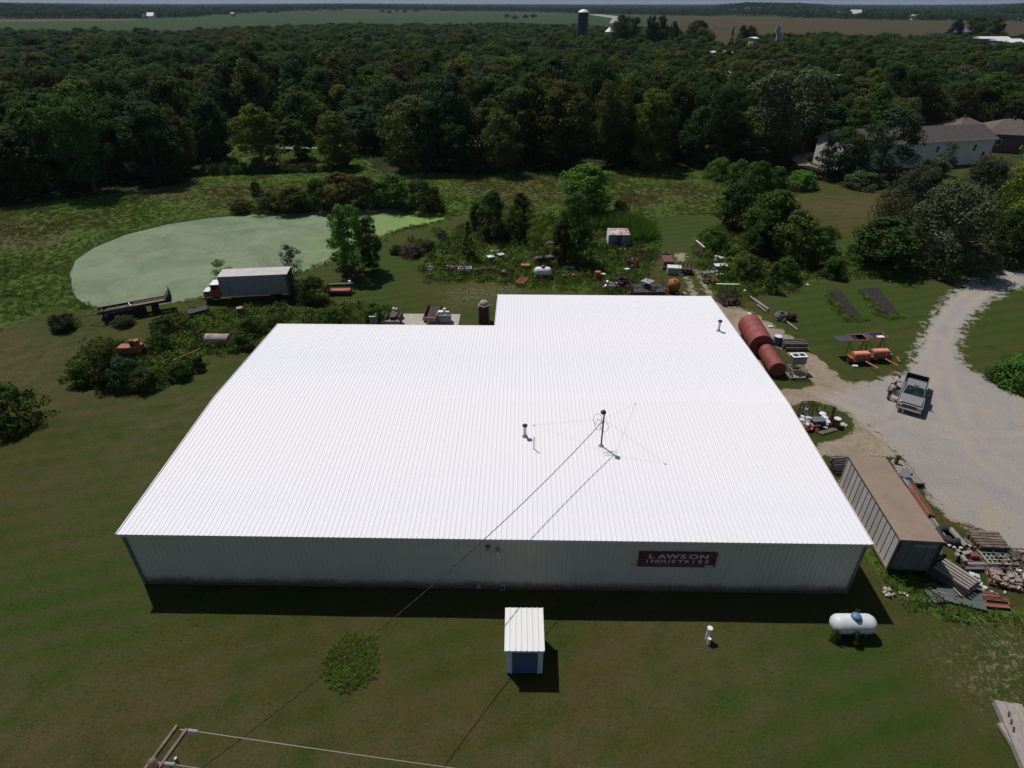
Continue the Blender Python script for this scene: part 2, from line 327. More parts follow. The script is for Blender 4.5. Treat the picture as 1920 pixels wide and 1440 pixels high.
POLY = {
 'gravel': [[(1920, 497), (1880, 499), (1850, 510), (1810, 530), (1775, 560), (1745, 600), (1725, 640), (1708, 680), (1690, 702), (1640, 714), (1590, 730), (1540, 745), (1560, 760), (1610, 790), (1650, 820), (1680, 858), (1700, 895), (1745, 940), (1800, 975), (1860, 1010), (1960, 1050), (2300, 1120), (2400, 760), (1960, 742), (1920, 740), (1880, 722), (1850, 705), (1820, 695), (1800, 672), (1797, 650), (1803, 622), (1825, 590), (1855, 563), (1890, 545), (1960, 528), (1960, 497)]],
 'dirt': [[(1340, 560), (1400, 580), (1450, 610), (1500, 640), (1535, 660), (1560, 690), (1580, 715), (1650, 712), (1640, 740), (1612, 760), (1640, 800), (1720, 880), (1760, 930), (1830, 980), (1980, 1045), (1960, 1065), (1880, 1030), (1800, 1010), (1750, 980), (1700, 920), (1680, 868), (1640, 862), (1560, 862), (1500, 840), (1460, 790), (1440, 720), (1400, 660), (1330, 590)],
          [(750, 592), (830, 590), (850, 604), (850, 625), (750, 625)],
          [(1265, 476), (1285, 474), (1286, 486), (1270, 492)],
          [(1278, 505), (1286, 503), (1310, 560), (1300, 560)], [(1304, 507), (1311, 505), (1340, 560), (1330, 560)],
          [(1630, 655), (1650, 662), (1690, 700), (1660, 705)]],
 'grass': [[(1480, 762), (1520, 752), (1560, 760), (1590, 778), (1602, 800), (1590, 815), (1545, 828), (1520, 832), (1480, 820)],
           [(1440, 640), (1475, 660), (1500, 690), (1528, 722), (1500, 730), (1440, 725)],
           [(1500, 655), (1540, 660), (1600, 665), (1650, 668), (1690, 670), (1680, 690), (1640, 700), (1600, 712), (1570, 690), (1535, 665)],
           [(1560, 862), (1690, 862), (1730, 925), (1770, 975), (1830, 1000), (1900, 1040), (1960, 1075), (1960, 1150), (1600, 1150)]],
 'meadow': [[(-260, 640), (-260, 395), (0, 392), (100, 378), (215, 362), (300, 350), (380, 340), (380, 330), (560, 322), (830, 326), (1100, 326), (1345, 330), (1400, 345), (1480, 355), (1500, 372), (1495, 400), (1350, 404), (1290, 403), (1200, 409), (1100, 398), (1000, 398), (900, 392), (860, 408), (800, 424), (740, 438), (700, 470), (610, 496), (540, 520), (380, 556), (300, 572), (180, 582), (110, 582), (62, 592), (0, 620)],
            [(375, 350), (385, 258), (655, 258), (725, 335)],
            [(805, 470), (850, 440), (900, 400), (990, 405), (1100, 408), (1225, 418), (1240, 455), (1225, 500), (1190, 560), (930, 530), (800, 530), (788, 505)],
            [(1300, 445), (1340, 425), (1385, 430), (1450, 480), (1500, 515), (1530, 520), (1490, 545), (1440, 550), (1390, 565), (1345, 560), (1320, 520), (1300, 480)],
            [(1390, 425), (1500, 400), (1540, 450), (1600, 480), (1700, 505), (1800, 508), (1920, 490), (1960, 470), (1960, 520), (1800, 520), (1640, 520), (1500, 530), (1440, 480)],
            [(285, 612), (350, 585), (420, 578), (560, 582), (640, 590), (620, 606), (520, 608), (470, 645), (420, 668), (340, 660), (290, 640)],
            [(128, 690), (150, 655), (200, 635), (280, 650), (380, 672), (390, 690), (330, 715), (260, 730), (180, 722), (135, 710)],
            [(590, 590), (640, 575), (720, 572), (740, 585), (745, 612), (590, 612)],
            [(610, 1216), (640, 1206), (690, 1204), (708, 1225), (705, 1255), (680, 1268), (630, 1270), (608, 1250)],
            [(1640, 1000), (1700, 1068), (1740, 1100), (1780, 1136), (1900, 1142), (1960, 1142), (1960, 1172), (1800, 1168), (1700, 1140), (1650, 1090), (1615, 1030)],
            [(1860, 680), (1960, 650), (1960, 735), (1900, 725), (1870, 712)],
            [(740, 470), (770, 450), (815, 455), (820, 470), (790, 478), (750, 480)], [(808, 432), (830, 424), (850, 432), (840, 442), (815, 446)],
            [(1075, 425), (1110, 412), (1170, 408), (1220, 425), (1235, 445), (1225, 460), (1180, 462), (1080, 455)]],
 'dry': [[(1490, 372), (1600, 365), (1740, 370), (1720, 400), (1640, 410), (1510, 400)],
         [(-100, 620), (200, 625), (330, 690), (420, 740), (330, 800), (160, 760), (-100, 760)],
         [(250, 760), (380, 740), (330, 870), (240, 960), (150, 900)],
         [(1210, 1180), (1290, 1190), (1290, 1270), (1240, 1290)], [(1370, 1270), (1440, 1270), (1440, 1320), (1370, 1320)],
         [(-100, 1290), (400, 1330), (700, 1380), (1200, 1400), (1200, 1500), (-300, 1500)]],
 'lush': [[(1380, 560), (1500, 520), (1700, 512), (1800, 520), (1740, 600), (1690, 670), (1600, 690), (1500, 640)], [(1805, 560), (1960, 540), (1960, 700), (1800, 690)], [(600, 500), (720, 450), (860, 410), (880, 440), (800, 480), (790, 540), (700, 580), (560, 580)],
           [(1180, 410), (1400, 405), (1380, 430), (1290, 450), (1260, 500), (1225, 480)], [(60, 600), (200, 590), (330, 585), (300, 640), (130, 650)], [(250, 730), (420, 690), (330, 850), (200, 1050), (100, 1000)], [(880, 560), (930, 560), (920, 608), (850, 608)], [(-100, 1000), (230, 1020), (300, 1180), (100, 1300), (-100, 1250)], [(1250, 1180), (1700, 1180), (1800, 1300), (1600, 1440), (1300, 1440)]],
 'rough': [[(610, 1216), (640, 1206), (690, 1204), (708, 1225), (705, 1255), (680, 1268), (630, 1270), (608, 1250)], [(805, 470), (850, 440), (900, 400), (990, 405), (1100, 408), (1225, 418), (1240, 455), (1225, 500), (1190, 560), (930, 530), (800, 530), (788, 505)], [(1300, 445), (1340, 425), (1500, 400), (1540, 450), (1700, 505), (1700, 520), (1530, 520), (1490, 545), (1440, 550), (1390, 565), (1345, 560), (1320, 520), (1300, 480)],
           [(285, 612), (350, 585), (420, 578), (560, 582), (640, 590), (620, 606), (520, 608), (470, 645), (420, 668), (340, 660), (290, 640)], [(128, 690), (150, 655), (200, 635), (280, 650), (380, 672), (390, 690), (330, 715), (260, 730), (180, 722), (135, 710)], [(590, 590), (640, 575), (720, 572), (740, 585), (745, 612), (590, 612)], [(740, 470), (770, 450), (815, 455), (820, 470), (790, 478), (750, 480)]],
 'drymeadow': [[(860, 335), (1060, 335), (1060, 370), (1000, 395), (880, 360)], [(1120, 360), (1330, 345), (1340, 375), (1180, 395)], [(250, 345), (480, 350), (560, 365), (420, 385), (260, 372)], [(-100, 400), (140, 420), (120, 470), (-100, 480)]],
 'stones': [[(1800, 1230), (1850, 1190), (1925, 1190), (1925, 1330), (1880, 1300), (1830, 1280)], [(840, 545), (960, 530), (960, 560), (860, 570)]],
}
X0, X1, Y0, Y1, CS = -80., 140., -18., 140., .5
nx, ny = int((X1-X0)/CS)+1, int((Y1-Y0)/CS)+1
GX, GYY = np.meshgrid(np.linspace(X0, X1, nx), np.linspace(Y0, Y1, ny)); gx, gy = GX.ravel(), GYY.ravel()
MASK = {}
for k, polys in POLY.items():
    a = np.full(gx.shape, -1e9)
    for p in polys: a = np.maximum(a, sdist(gx, gy, pts_of(p)))
    wd = {'gravel': 2.2, 'dirt': 2.0, 'grass': .8, 'meadow': .7, 'dry': 5, 'stones': 2.5, 'lush': 5, 'rough': .8, 'drymeadow': 4}[k]
    MASK[k] = np.clip(.5+a/(2*wd), 0, 1)
pond_d = sdist(gx, gy, POND)
gd = sdist(gx, gy, pts_of(POLY['gravel'][0])); MASK['dirt'] = np.maximum(MASK['dirt'], np.clip(1-np.abs(gd+.2)/2.4, 0, 1)*.52)
MASK['meadow'] = np.maximum(MASK['meadow'], np.clip(1-np.abs(pond_d+.9)/1.1, 0, 1))
MASK['meadow'] = np.maximum(MASK['meadow'], np.clip((gy-84)/3, 0, 1)*np.clip((62-gx)/3, 0, 1))
MASK['gravel'] *= (1-MASK['grass']); MASK['dirt'] *= (1-MASK['grass'])
def vnoise(x, y, s, seed=0):
    r = np.random.default_rng(seed); T = r.random((64, 64)); xi = x/s; yi = y/s
    x0 = np.floor(xi).astype(int); y0 = np.floor(yi).astype(int); fx = xi-x0; fy = yi-y0
    fx = fx*fx*(3-2*fx); fy = fy*fy*(3-2*fy)
    g = lambda a, b: T[a % 64, b % 64]
    return (g(x0, y0)*(1-fx)+g(x0+1, y0)*fx)*(1-fy)+(g(x0, y0+1)*(1-fx)+g(x0+1, y0+1)*fx)*fy
edge = np.minimum.reduce([gx-X0, X1-gx, gy-Y0, Y1-gy])
flat = np.clip(edge/6, 0, 1)
inbld = (gx > -1) & (gx < 46) & (gy > -1) & (gy < 37)
gz = (vnoise(gx, gy, 7, 1)-.5)*.10+(vnoise(gx, gy, 1.4, 2)-.5)*.03*(1+3*MASK['meadow'])
gz = np.where(inbld, -.02, gz-.03)*flat
bank = np.clip(pond_d/2.0+.45, 0, 1); gz = gz-1.1*bank
rag = (vnoise(gx, gy, 1.6, 5)-.5)*1.0+(vnoise(gx, gy, .7, 6)-.5)*.5
nfx = (nx-1); cls = np.zeros(len(gx), int)
for pl_ in ([(1960, 514), (1900, 516), (1845, 535), (1800, 572), (1768, 620), (1750, 670), (1725, 720), (1680, 780), (1620, 800), (1560, 770)], [(1760, 640), (1765, 700), (1790, 780), (1850, 860), (1960, 940)], [(1960, 820), (1850, 830), (1740, 800), (1640, 770), (1540, 735), (1480, 690)]):
    q = pts_of(pl_); d_ = -sdist(gx, gy, q+q[::-1][1:-1]); d_ = np.abs(d_); MASK['rut'] = np.maximum(MASK.get('rut', np.zeros(len(gx))), np.clip(1-np.abs(d_-.85)/.55, 0, 1))
mg = MASK['gravel'] > .5; md = (MASK['dirt'] > .5) & ~mg; mm = (MASK['meadow'] > .5) & ~mg & ~md & (pond_d < 0); mp = pond_d > -.4
cls[mm] = 1; cls[md] = 2; cls[mg] = 3; cls[mp] = 4
ii = np.arange(ny-1)[:, None]*nx+np.arange(nx-1)[None, :]; quads = np.stack([ii, ii+1, ii+nx+1, ii+nx], -1).reshape(-1, 4); qc = cls[quads[:, 0]]

gm = bpy.data.materials.new('ground_cover'); gm.use_nodes = True; nt = gm.node_tree; B = nt.nodes['Principled BSDF']
B.inputs['Roughness'].default_value = .95; B.inputs['Specular IOR Level'].default_value = .1
pos = N(nt, 'ShaderNodeTexCoord').outputs['Object']
def at(nm): a = N(nt, 'ShaderNodeAttribute', attribute_name=nm); return a.outputs['Fac']
fine = noise(nt, pos, 5, 6, .75); mid = noise(nt, pos, .55, 5, .65); big = noise(nt, pos, .09, 4, .6, .4); vf = noise(nt, pos, 18, 3, .7)
lawn = ramp(nt, mid, [(.3, (.036, .056, .007)), (.5, (.050, .070, .009)), (.7, (.078, .074, .017))])
lawn = mixc(nt, ramp(nt, big, [(.45, (0, 0, 0)), (.6, (.9, .9, .9))]), lawn, (.096, .070, .022))
g2 = ramp(nt, noise(nt, pos, .16, 4, .6, .3), [(.5, (0, 0, 0)), (.7, (1, 1, 1))])
lawn = mixc(nt, math_(nt, 'MULTIPLY', g2, .75), lawn, (.038, .080, .011))
lawn = mixc(nt, math_(nt, 'MULTIPLY', at('lush'), math_(nt, 'ADD', math_(nt, 'MULTIPLY', mid, .7), .35)), lawn, (.032, .086, .010))
# mower passes
wv = N(nt, 'ShaderNodeTexWave'); wv.inputs['Scale'].default_value = .16; wv.inputs['Distortion'].default_value = 3; wv.inputs['Detail'].default_value = 2; wv.inputs['Detail Scale'].default_value = .4
mpn = N(nt, 'ShaderNodeMapping'); mpn.inputs['Rotation'].default_value = (0, 0, 1.25); nt.links.new(pos, mpn.inputs[0]); nt.links.new(mpn.outputs[0], wv.inputs[0])
lawn = mixc(nt, math_(nt, 'MULTIPLY', wv.outputs['Fac'], .42), lawn, (.095, .080, .036))
drym = math_(nt, 'MULTIPLY', at('dry'), ramp(nt, noise(nt, pos, .35, 5, .7, .5), [(.38, (0, 0, 0)), (.62, (1, 1, 1))]))
lawn = mixc(nt, math_(nt, 'MULTIPLY', drym, .8), lawn, (.135, .098, .050))
lawn = mixc(nt, ramp(nt, fine, [(.25, (.55, .55, .55)), (.75, (0, 0, 0))]), lawn, (.016, .024, .005))
lawn = mixc(nt, ramp(nt, vf, [(.5, (0, 0, 0)), (.85, (.5, .5, .5))]), lawn, (.085, .085, .035))
mead = ramp(nt, mid, [(.3, (.056, .102, .015)), (.5, (.080, .138, .021)), (.75, (.110, .150, .034))])
mead = mixc(nt, ramp(nt, noise(nt, pos, .12, 4, .6), [(.52, (0, 0, 0)), (.7, (.8, .8, .8))]), mead, (.078, .066, .030))
mead = mixc(nt, ramp(nt, fine, [(.3, (.7, .7, .7)), (.65, (0, 0, 0))]), mead, (.022, .034, .008))
rgm = N(nt, 'ShaderNodeMath', operation='MULTIPLY_ADD'); nt.links.new(noise(nt, pos, 1.1, 7, .75), rgm.inputs[0]); rgm.inputs[1].default_value = 1.1; rgm.inputs[2].default_value = -.55
def edgem(nm, a=.46, b=.56):
    s = math_(nt, 'ADD', at(nm), rgm.outputs[0]); return ramp(nt, math_(nt, 'MULTIPLY', s, 1.0, True), [(a, (0, 0, 0)), (b, (1, 1, 1))])
dmm = math_(nt, 'MULTIPLY', at('drymeadow'), ramp(nt, noise(nt, pos, .3, 5, .7, .5), [(.35, (0, 0, 0)), (.6, (1, 1, 1))]))
mead = mixc(nt, math_(nt, 'MULTIPLY', dmm, .75), mead, (.105, .078, .040))
col = mixc(nt, edgem('meadow'), lawn, mead)
dirt = ramp(nt, noise(nt, pos, .5, 6, .7, .6), [(.3, (.26, .205, .14)), (.5, (.345, .285, .205)), (.72, (.40, .345, .265))])
dirt = mixc(nt, ramp(nt, vf, [(.35, (.45, .45, .45)), (.6, (0, 0, 0))]), dirt, (.12, .09, .06))
dirt = mixc(nt, ramp(nt, noise(nt, pos, 2.2, 6, .75), [(.56, (0, 0, 0)), (.66, (.8, .8, .8))]), dirt, (.09, .08, .035))
grav = ramp(nt, noise(nt, pos, .22, 7, .7, .5), [(.3, (.29, .262, .24)), (.52, (.335, .308, .292)), (.68, (.375, .32, .25))])
trk = N(nt, 'ShaderNodeTexWave'); trk.inputs['Scale'].default_value = .1; trk.inputs['Distortion'].default_value = 6; trk.inputs['Detail'].default_value = 3; trk.inputs['Detail Scale'].default_value = .5; nt.links.new(pos, trk.inputs[0])
grav = mixc(nt, math_(nt, 'MULTIPLY', trk.outputs['Fac'], .28), grav, (.36, .31, .25))
grav = mixc(nt, ramp(nt, noise(nt, pos, 24, 4, .8), [(.32, (.6, .6, .6)), (.5, (0, 0, 0))]), grav, (.15, .14, .14))
grav = mixc(nt, ramp(nt, noise(nt, pos, 1.3, 7, .8), [(.63, (0, 0, 0)), (.7, (.6, .6, .6))]), grav, (.13, .115, .1))
grav = mixc(nt, math_(nt, 'MULTIPLY', at('rut'), math_(nt, 'MULTIPLY', noise(nt, pos, .5, 5, .7), .75)), grav, (.43, .37, .29))
col = mixc(nt, edgem('dirt'), col, dirt); col = mixc(nt, edgem('gravel'), col, grav)
stm = math_(nt, 'MULTIPLY', at('stones'), ramp(nt, noise(nt, pos, 2.8, 5, .8, 1), [(.52, (0, 0, 0)), (.6, (1, 1, 1))]))
col = mixc(nt, stm, col, (.26, .22, .15))
col = mixc(nt, at('mud'), col, (.028, .026, .014))
nt.links.new(col, B.inputs['Base Color'])
bp = N(nt, 'ShaderNodeBump'); bp.inputs['Strength'].default_value = .9; bp.inputs['Distance'].default_value = .12
nt.links.new(math_(nt, 'ADD', fine, math_(nt, 'MULTIPLY', vf, .5)), bp.inputs['Height']); nt.links.new(bp.outputs[0], B.inputs['Normal'])
MASK['mud'] = np.clip((pond_d+.6)/1.0, 0, 1)*(pond_d > -3)

def grid_obj(name, sel):
    q = quads[sel]; u, inv = np.unique(q, return_inverse=True); inv = inv.reshape(q.shape)
    me = bpy.data.meshes.new(name); co = np.stack([gx[u], gy[u], gz[u]], -1)
    me.from_pydata(co.tolist(), [], inv.tolist()); me.materials.append(gm)
    for k in ('gravel', 'dirt', 'meadow', 'dry', 'stones', 'mud', 'lush', 'drymeadow', 'rut'):
        a = me.attributes.new(k, 'FLOAT', 'POINT'); a.data.foreach_set('value', MASK[k][u].astype(np.float32))
    me.polygons.foreach_set('use_smooth', [True]*len(me.polygons)); me.update()
    return struct(obj(name, me))
for k, nme in enumerate(('lawn', 'meadow', 'dirt_track', 'gravel_yard', 'pond_bed')): grid_obj(nme, qc == k)

def sheet(name, pts, z, m, kind='structure'):
    me = bpy.data.meshes.new(name); me.from_pydata([(p[0], p[1], z) for p in pts], [], [list(range(len(pts)))]); me.materials.append(m)
    o = obj(name, me); o['kind'] = kind; return o
# pond water under duckweed
pm = bpy.data.materials.new('duckweed_water'); pm.use_nodes = True; nt = pm.node_tree; B = nt.nodes['Principled BSDF']
pos = N(nt, 'ShaderNodeTexCoord').outputs['Object']
c = ramp(nt, noise(nt, pos, .12, 6, .65, 1.2), [(.36, (.118, .166, .092)), (.5, (.158, .205, .118)), (.64, (.19, .232, .140))])
sx = N(nt, 'ShaderNodeSeparateXYZ'); nt.links.new(pos, sx.inputs[0])
gr = N(nt, 'ShaderNodeMapRange'); nt.links.new(math_(nt, 'ADD', sx.outputs[0], math_(nt, 'MULTIPLY', noise(nt, pos, .15, 5, .6), 8)), gr.inputs[0]); gr.inputs[1].default_value = -6; gr.inputs[2].default_value = 10
c = mixc(nt, gr.outputs[0], c, (.17, .262, .06))
c = mixc(nt, ramp(nt, noise(nt, pos, .4, 7, .75, .6), [(.62, (0, 0, 0)), (.68, (.5, .5, .5))]), c, (.18, .25, .14))
c = mixc(nt, ramp(nt, noise(nt, pos, 3, 5, .75), [(.3, (.4, .4, .4)), (.5, (0, 0, 0))]), c, (.075, .105, .065))
nt.links.new(c, B.inputs['Base Color']); B.inputs['Roughness'].default_value = .7; B.inputs['Specular IOR Level'].default_value = .15
bp = N(nt, 'ShaderNodeBump'); bp.inputs['Strength'].default_value = .3; bp.inputs['Distance'].default_value = .03
nt.links.new(noise(nt, pos, 2, 5, .7), bp.inputs['Height']); nt.links.new(bp.outputs[0], B.inputs['Normal'])
cx_, cy_ = np.mean([p[0] for p in POND]), np.mean([p[1] for p in POND])
sheet('pond_water', [(cx_+(p[0]-cx_)*1.06, cy_+(p[1]-cy_)*1.08) for p in POND], -.42, pm)

# far ground, fields
def farmat(name, cs, scale, rough=.95, stripes=None):
    m = bpy.data.materials.new(name); m.use_nodes = True; nt = m.node_tree; B = nt.nodes['Principled BSDF']; B.inputs['Roughness'].default_value = rough; B.inputs['Specular IOR Level'].default_value = .1
    pos = N(nt, 'ShaderNodeTexCoord').outputs['Object']; n = noise(nt, pos, scale, 6, .65, .5)
    c = ramp(nt, n, [(.3+.4*i/(len(cs)-1), x) for i, x in enumerate(cs)])
    if stripes:
        wv = N(nt, 'ShaderNodeTexWave'); wv.inputs['Scale'].default_value = stripes; wv.inputs['Distortion'].default_value = 2
        nt.links.new(pos, wv.inputs[0]); c = mixc(nt, math_(nt, 'MULTIPLY', wv.outputs['Fac'], .35), c, cs[0])
    nt.links.new(c, B.inputs['Base Color']); return m
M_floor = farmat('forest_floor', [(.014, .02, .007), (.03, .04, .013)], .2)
M_fgreen = farmat('bean_field_green', [(.020, .048, .012), (.030, .062, .015)], .01, stripes=.02)
M_fbrown = farmat('ripening_corn_brown', [(.045, .036, .016), (.062, .046, .021), (.046, .050, .018)], .006, stripes=.015)
M_ftan = farmat('tan_field', [(.075, .058, .032), (.10, .078, .044)], .008)
M_road = farmat('pale_road', [(.26, .25, .23), (.3, .29, .27)], .05)
M_farland = farmat('far_land', [(.022, .036, .014), (.036, .05, .018), (.055, .055, .024)], .002)
Bg = 32000
me = bpy.data.meshes.new('ground')
vs = [(X0, Y0, 0), (X1, Y0, 0), (X1, Y1, 0), (X0, Y1, 0), (-Bg, -Bg, 0), (Bg, -Bg, 0), (Bg, Bg, 0), (-Bg, Bg, 0)]
me.from_pydata(vs, [], [(4, 5, 1, 0), (5, 6, 2, 1), (6, 7, 3, 2), (7, 4, 0, 3)]); me.materials.append(M_farland); struct(obj('ground', me))
sheet('field', pts_of([(-200, 52), (1240, 52), (1200, 33), (1080, 22), (960, 19), (640, 20), (480, 26), (300, 34), (-200, 37)]), .10, M_fgreen)
sheet('field', pts_of([(1230, 27), (1330, 27), (1500, 32), (1760, 37), (2000, 38), (2000, 100), (1236, 100)]), .14, M_fbrown)
sheet('field', pts_of([(500, 24), (560, 17), (640, 15), (960, 15), (1060, 17), (960, 20), (640, 23)]), .18, M_ftan)
sheet('field', pts_of([(-200, 41), (60, 41), (250, 39), (260, 36), (-200, 36)]), .2, M_ftan)
sheet('field', pts_of([(1085, 22), (1230, 25), (1230, 29), (1140, 27)]), .2, M_ftan)
sheet('field', pts_of([(1600, 33), (1650, 31), (1760, 36), (1755, 38.5)]), .24, M_fgreen)
sheet('road', pts_of([(1069, 20.6), (1073, 20.6), (1110, 25), (1160, 31), (1170, 42), (1142, 44), (1148, 34), (1100, 27)]), .30, M_road)

# ------------------------------------------------------------------ foliage
def leaf_cloud(name, centres, normals, size, m, seed, aspect=.75):
    r = np.random.default_rng(seed); n = len(centres)
    a = np.cross(normals, r.normal(size=(n, 3))); a /= np.linalg.norm(a, axis=1)[:, None]+1e-9
    b = np.cross(normals, a); b /= np.linalg.norm(b, axis=1)[:, None]+1e-9
    s = size*(.6+.8*r.random(n))[:, None]
    p = np.stack([centres-a*s*.5, centres-b*s*.5*aspect+a*s*.05, centres+a*s*.5, centres+b*s*.5*aspect], 1).reshape(-1, 3)
    me = bpy.data.meshes.new(name); me.vertices.add(4*n); me.vertices.foreach_set('co', p.astype(np.float32).ravel())
    me.loops.add(4*n); me.loops.foreach_set('vertex_index', np.arange(4*n, dtype=np.int32))
    me.polygons.add(n); me.polygons.foreach_set('loop_start', np.arange(0, 4*n, 4, dtype=np.int32)); me.polygons.foreach_set('loop_total', np.full(n, 4, np.int32))
    me.materials.append(m); me.update(calc_edges=True); return me
PROF = {
 'broad': lambda t: np.sin(np.clip(t*.92+.08, 0, 1)*pi)**.55,
 'tall': lambda t: .35+.75*np.sin(np.clip(t*.9+.08, 0, 1)*pi)**.8,
 'cone': lambda t: np.clip(1.08-t, .04, 1)**.9,
 'bush': lambda t: np.cos(np.clip(t, 0, 1)*pi/2*.92)**.5,
 'vase': lambda t: .4+.7*np.clip(t, 0, 1)**.8*np.cos(np.clip(t-.55, 0, 1)*pi*.95)**.7,
}
def crown(name, seed, H, z0, rx, kind, nb, nl, leaf, m, hang=False, br=.34):
    r = np.random.default_rng(seed); pf = PROF[kind]; C, Nn = [], []
    lob = r.random(8)*.7+.6
    for i in range(nb):
        t = r.random()**.9; ang = r.random()*2*pi; k = lob[int(ang/(2*pi)*8) % 8]
        pr = float(pf(t)); rad = rx*pr*k*(.35+.6*r.random()**.6); s = rx*br*(.65+.7*r.random())*(.5+.5*pr)
        c = np.array([cos(ang)*rad, sin(ang)*rad, z0+t*(H-z0)*.94])
        d = r.normal(size=(nl, 3)); d /= np.linalg.norm(d, axis=1)[:, None]
        rr = s*(.55+.5*r.random(nl)**.5)[:, None]*np.where(r.random(nl) < .1, 1+.6*r.random(nl), 1)[:, None]; q = d*rr*np.array([1, 1, .75 if not hang else 1.3])
        if hang: q[:, 2] -= .25*s*r.random(nl)
        C.append(c+q); nn = d+np.array([0, 0, .45])+.42*r.normal(size=(nl, 3)); Nn.append(nn/np.linalg.norm(nn, axis=1)[:, None])
    C = np.concatenate(C); Nn = np.concatenate(Nn); C[:, 2] = np.maximum(C[:, 2], .05)
    return leaf_cloud(name, C, Nn, leaf, m, seed+99)
def trunk_mesh(seed, H, r0, spread, lean=.04):
    r = random.Random(seed); mb = MB(); pts = []
    for i in range(6): t = i/5; pts.append((r.uniform(-1, 1)*lean*H*t, r.uniform(-1, 1)*lean*H*t, t*H*.78-.2))
    mb.tube(pts, [r0*(1.35 if i == 0 else 1-.15*i) for i in range(6)], 7)
    for k in range(6):
        j = r.randint(1, 4); b = Vector(pts[j]); a = r.uniform(0, 2*pi); L = spread*r.uniform(.6, .9)
        e = b+Vector((cos(a)*L, sin(a)*L, H*r.uniform(.1, .25))); mid_ = (b+e)/2+Vector((0, 0, -.05*H))
        mb.tube([b, mid_, e], [r0*.45, r0*.3, r0*.1], 5)
    me = bpy.data.meshes.new('trunk'); me.from_pydata(mb.v, [], mb.f); me.materials.append(M_bark); me.update(); return me
LIB = {}
def lib(kind, n, H, z0, rx, prof, nb, nl, leaf, r0, **k):
    LIB[kind] = [(crown('crown', 1000+hash_(kind)+i, H*(.95+.1*((i*37) % 10)/10), z0, rx, prof, nb, nl, leaf, LEAF['mid green'], **k), trunk_mesh(hash_(kind)+i, H, r0, rx*.8), H, rx) for i in range(n)]
def hash_(s): return sum(ord(c)*(i+3) for i, c in enumerate(s)) % 997
lib('broad', 9, 14, .8, 4.6, 'broad', 115, 105, .36, .28, br=.27)
lib('vase', 4, 14, 1.6, 4.6, 'vase', 110, 105, .35, .26, br=.27)
lib('poplar', 3, 12, .6, 2.5, 'tall', 100, 110, .28, .18, br=.30)
lib('small', 4, 7, .6, 2.3, 'broad', 80, 100, .23, .10, br=.30)
lib('sparse', 3, 6, 1.0, 1.8, 'tall', 30, 100, .17, .06)
lib('cedar', 2, 7, .2, 1.5, 'cone', 60, 90, .16, .12, br=.26)
lib('willow', 3, 10, 1.0, 5.0, 'bush', 120, 140, .26, .22, hang=True, br=.22)
lib('bush', 5, 2.4, .05, 1.8, 'bush', 60, 90, .15, .05, br=.26)
lib('weed', 3, 1.0, .02, .9, 'bush', 16, 60, .10, .02)
TREE_N = 0
def plant(kind, var, loc, h, r, colour, label, cat='tree', name=None, group=None, rz=None, trunk=True):
    """a tree or bush of height h and crown radius r at loc"""
    global TREE_N; TREE_N += 1
    if kind == 'bush' and colour == 'dark green': colour = 'shrub green'
    cm, tm, H, rx = LIB[kind][var % len(LIB[kind])]
    o = bpy.data.objects.new(name or {'bush': 'bush', 'weed': 'weed_clump', 'cedar': 'cedar_tree', 'willow': 'willow_tree', 'poplar': 'poplar_tree'}.get(kind, 'tree'), None); COL.objects.link(o)
    o.location = (loc[0], loc[1], -.05); o.rotation_euler = (0, 0, rz if rz is not None else (TREE_N*2.39) % 6.28); o.scale = (r/rx, r/rx, h/H)
    tag(o, label, cat, group)
    c = bpy.data.objects.new('crown' if kind not in ('bush', 'weed') else 'foliage', cm); COL.objects.link(c); c.parent = o
    c.material_slots[0].link = 'OBJECT'; c.material_slots[0].material = LEAF[colour] if colour in LEAF else colour
    if trunk and kind not in ('weed',):
        t = bpy.data.objects.new('trunk' if kind != 'bush' else 'stem', tm); COL.objects.link(t); t.parent = o
    return o
def P(kind, bx, by, ty, wpx, colour, label, cat='tree', var=0, **k):
    """place a plant whose foot is seen at (bx,by), top row ty, crown wpx wide"""
    g = G(bx, by); h = HZ(bx, by, ty); r = wpx*MPP(bx, by)/2*.84
    return plant(kind, var, g, max(h, .4), max(r, .3), colour, label, cat, **k)

# ------------------------------------------------------------------ the warehouse
BH, SL, D1, D2, D3, XN = 4.555, .0451, 13.49, 27.4, 35.68, 20.99
ZR = BH+SL*D1
def roofz(y): return BH+SL*y if y <= D1 else ZR-SL*(y-D1)
M_wall = bpy.data.materials.new('warehouse_wall_paint'); M_wall.use_nodes = True; nt = M_wall.node_tree; B = nt.nodes['Principled BSDF']; B.inputs['Roughness'].default_value = .55
ge = N(nt, 'ShaderNodeNewGeometry'); sx = N(nt, 'ShaderNodeSeparateXYZ'); nt.links.new(ge.outputs['Position'], sx.inputs[0])
nn = noise(nt, ge.outputs['Position'], 1.1, 6, .7)
low = N(nt, 'ShaderNodeMapRange'); nt.links.new(math_(nt, 'ADD', sx.outputs[2], math_(nt, 'MULTIPLY', nn, -.9)), low.inputs[0]); low.inputs[1].default_value = -.2; low.inputs[2].default_value = .3; low.inputs[3].default_value = 1; low.inputs[4].default_value = 0
base = ramp(nt, noise(nt, ge.outputs['Position'], .5, 5, .6), [(.3, (.60, .56, .47)), (.7, (.66, .62, .52))])
nt.links.new(mixc(nt, math_(nt, 'MULTIPLY', low.outputs[0], .85), base, (.13, .085, .06)), B.inputs['Base Color'])
wh = thing('warehouse', 'long low white metal warehouse with ribbed white roof and notched rear corner', 'building', (0, 0, 0))
RX0, RX1 = .06, 44.14; NP = 48; PW = (RX1-RX0)/NP
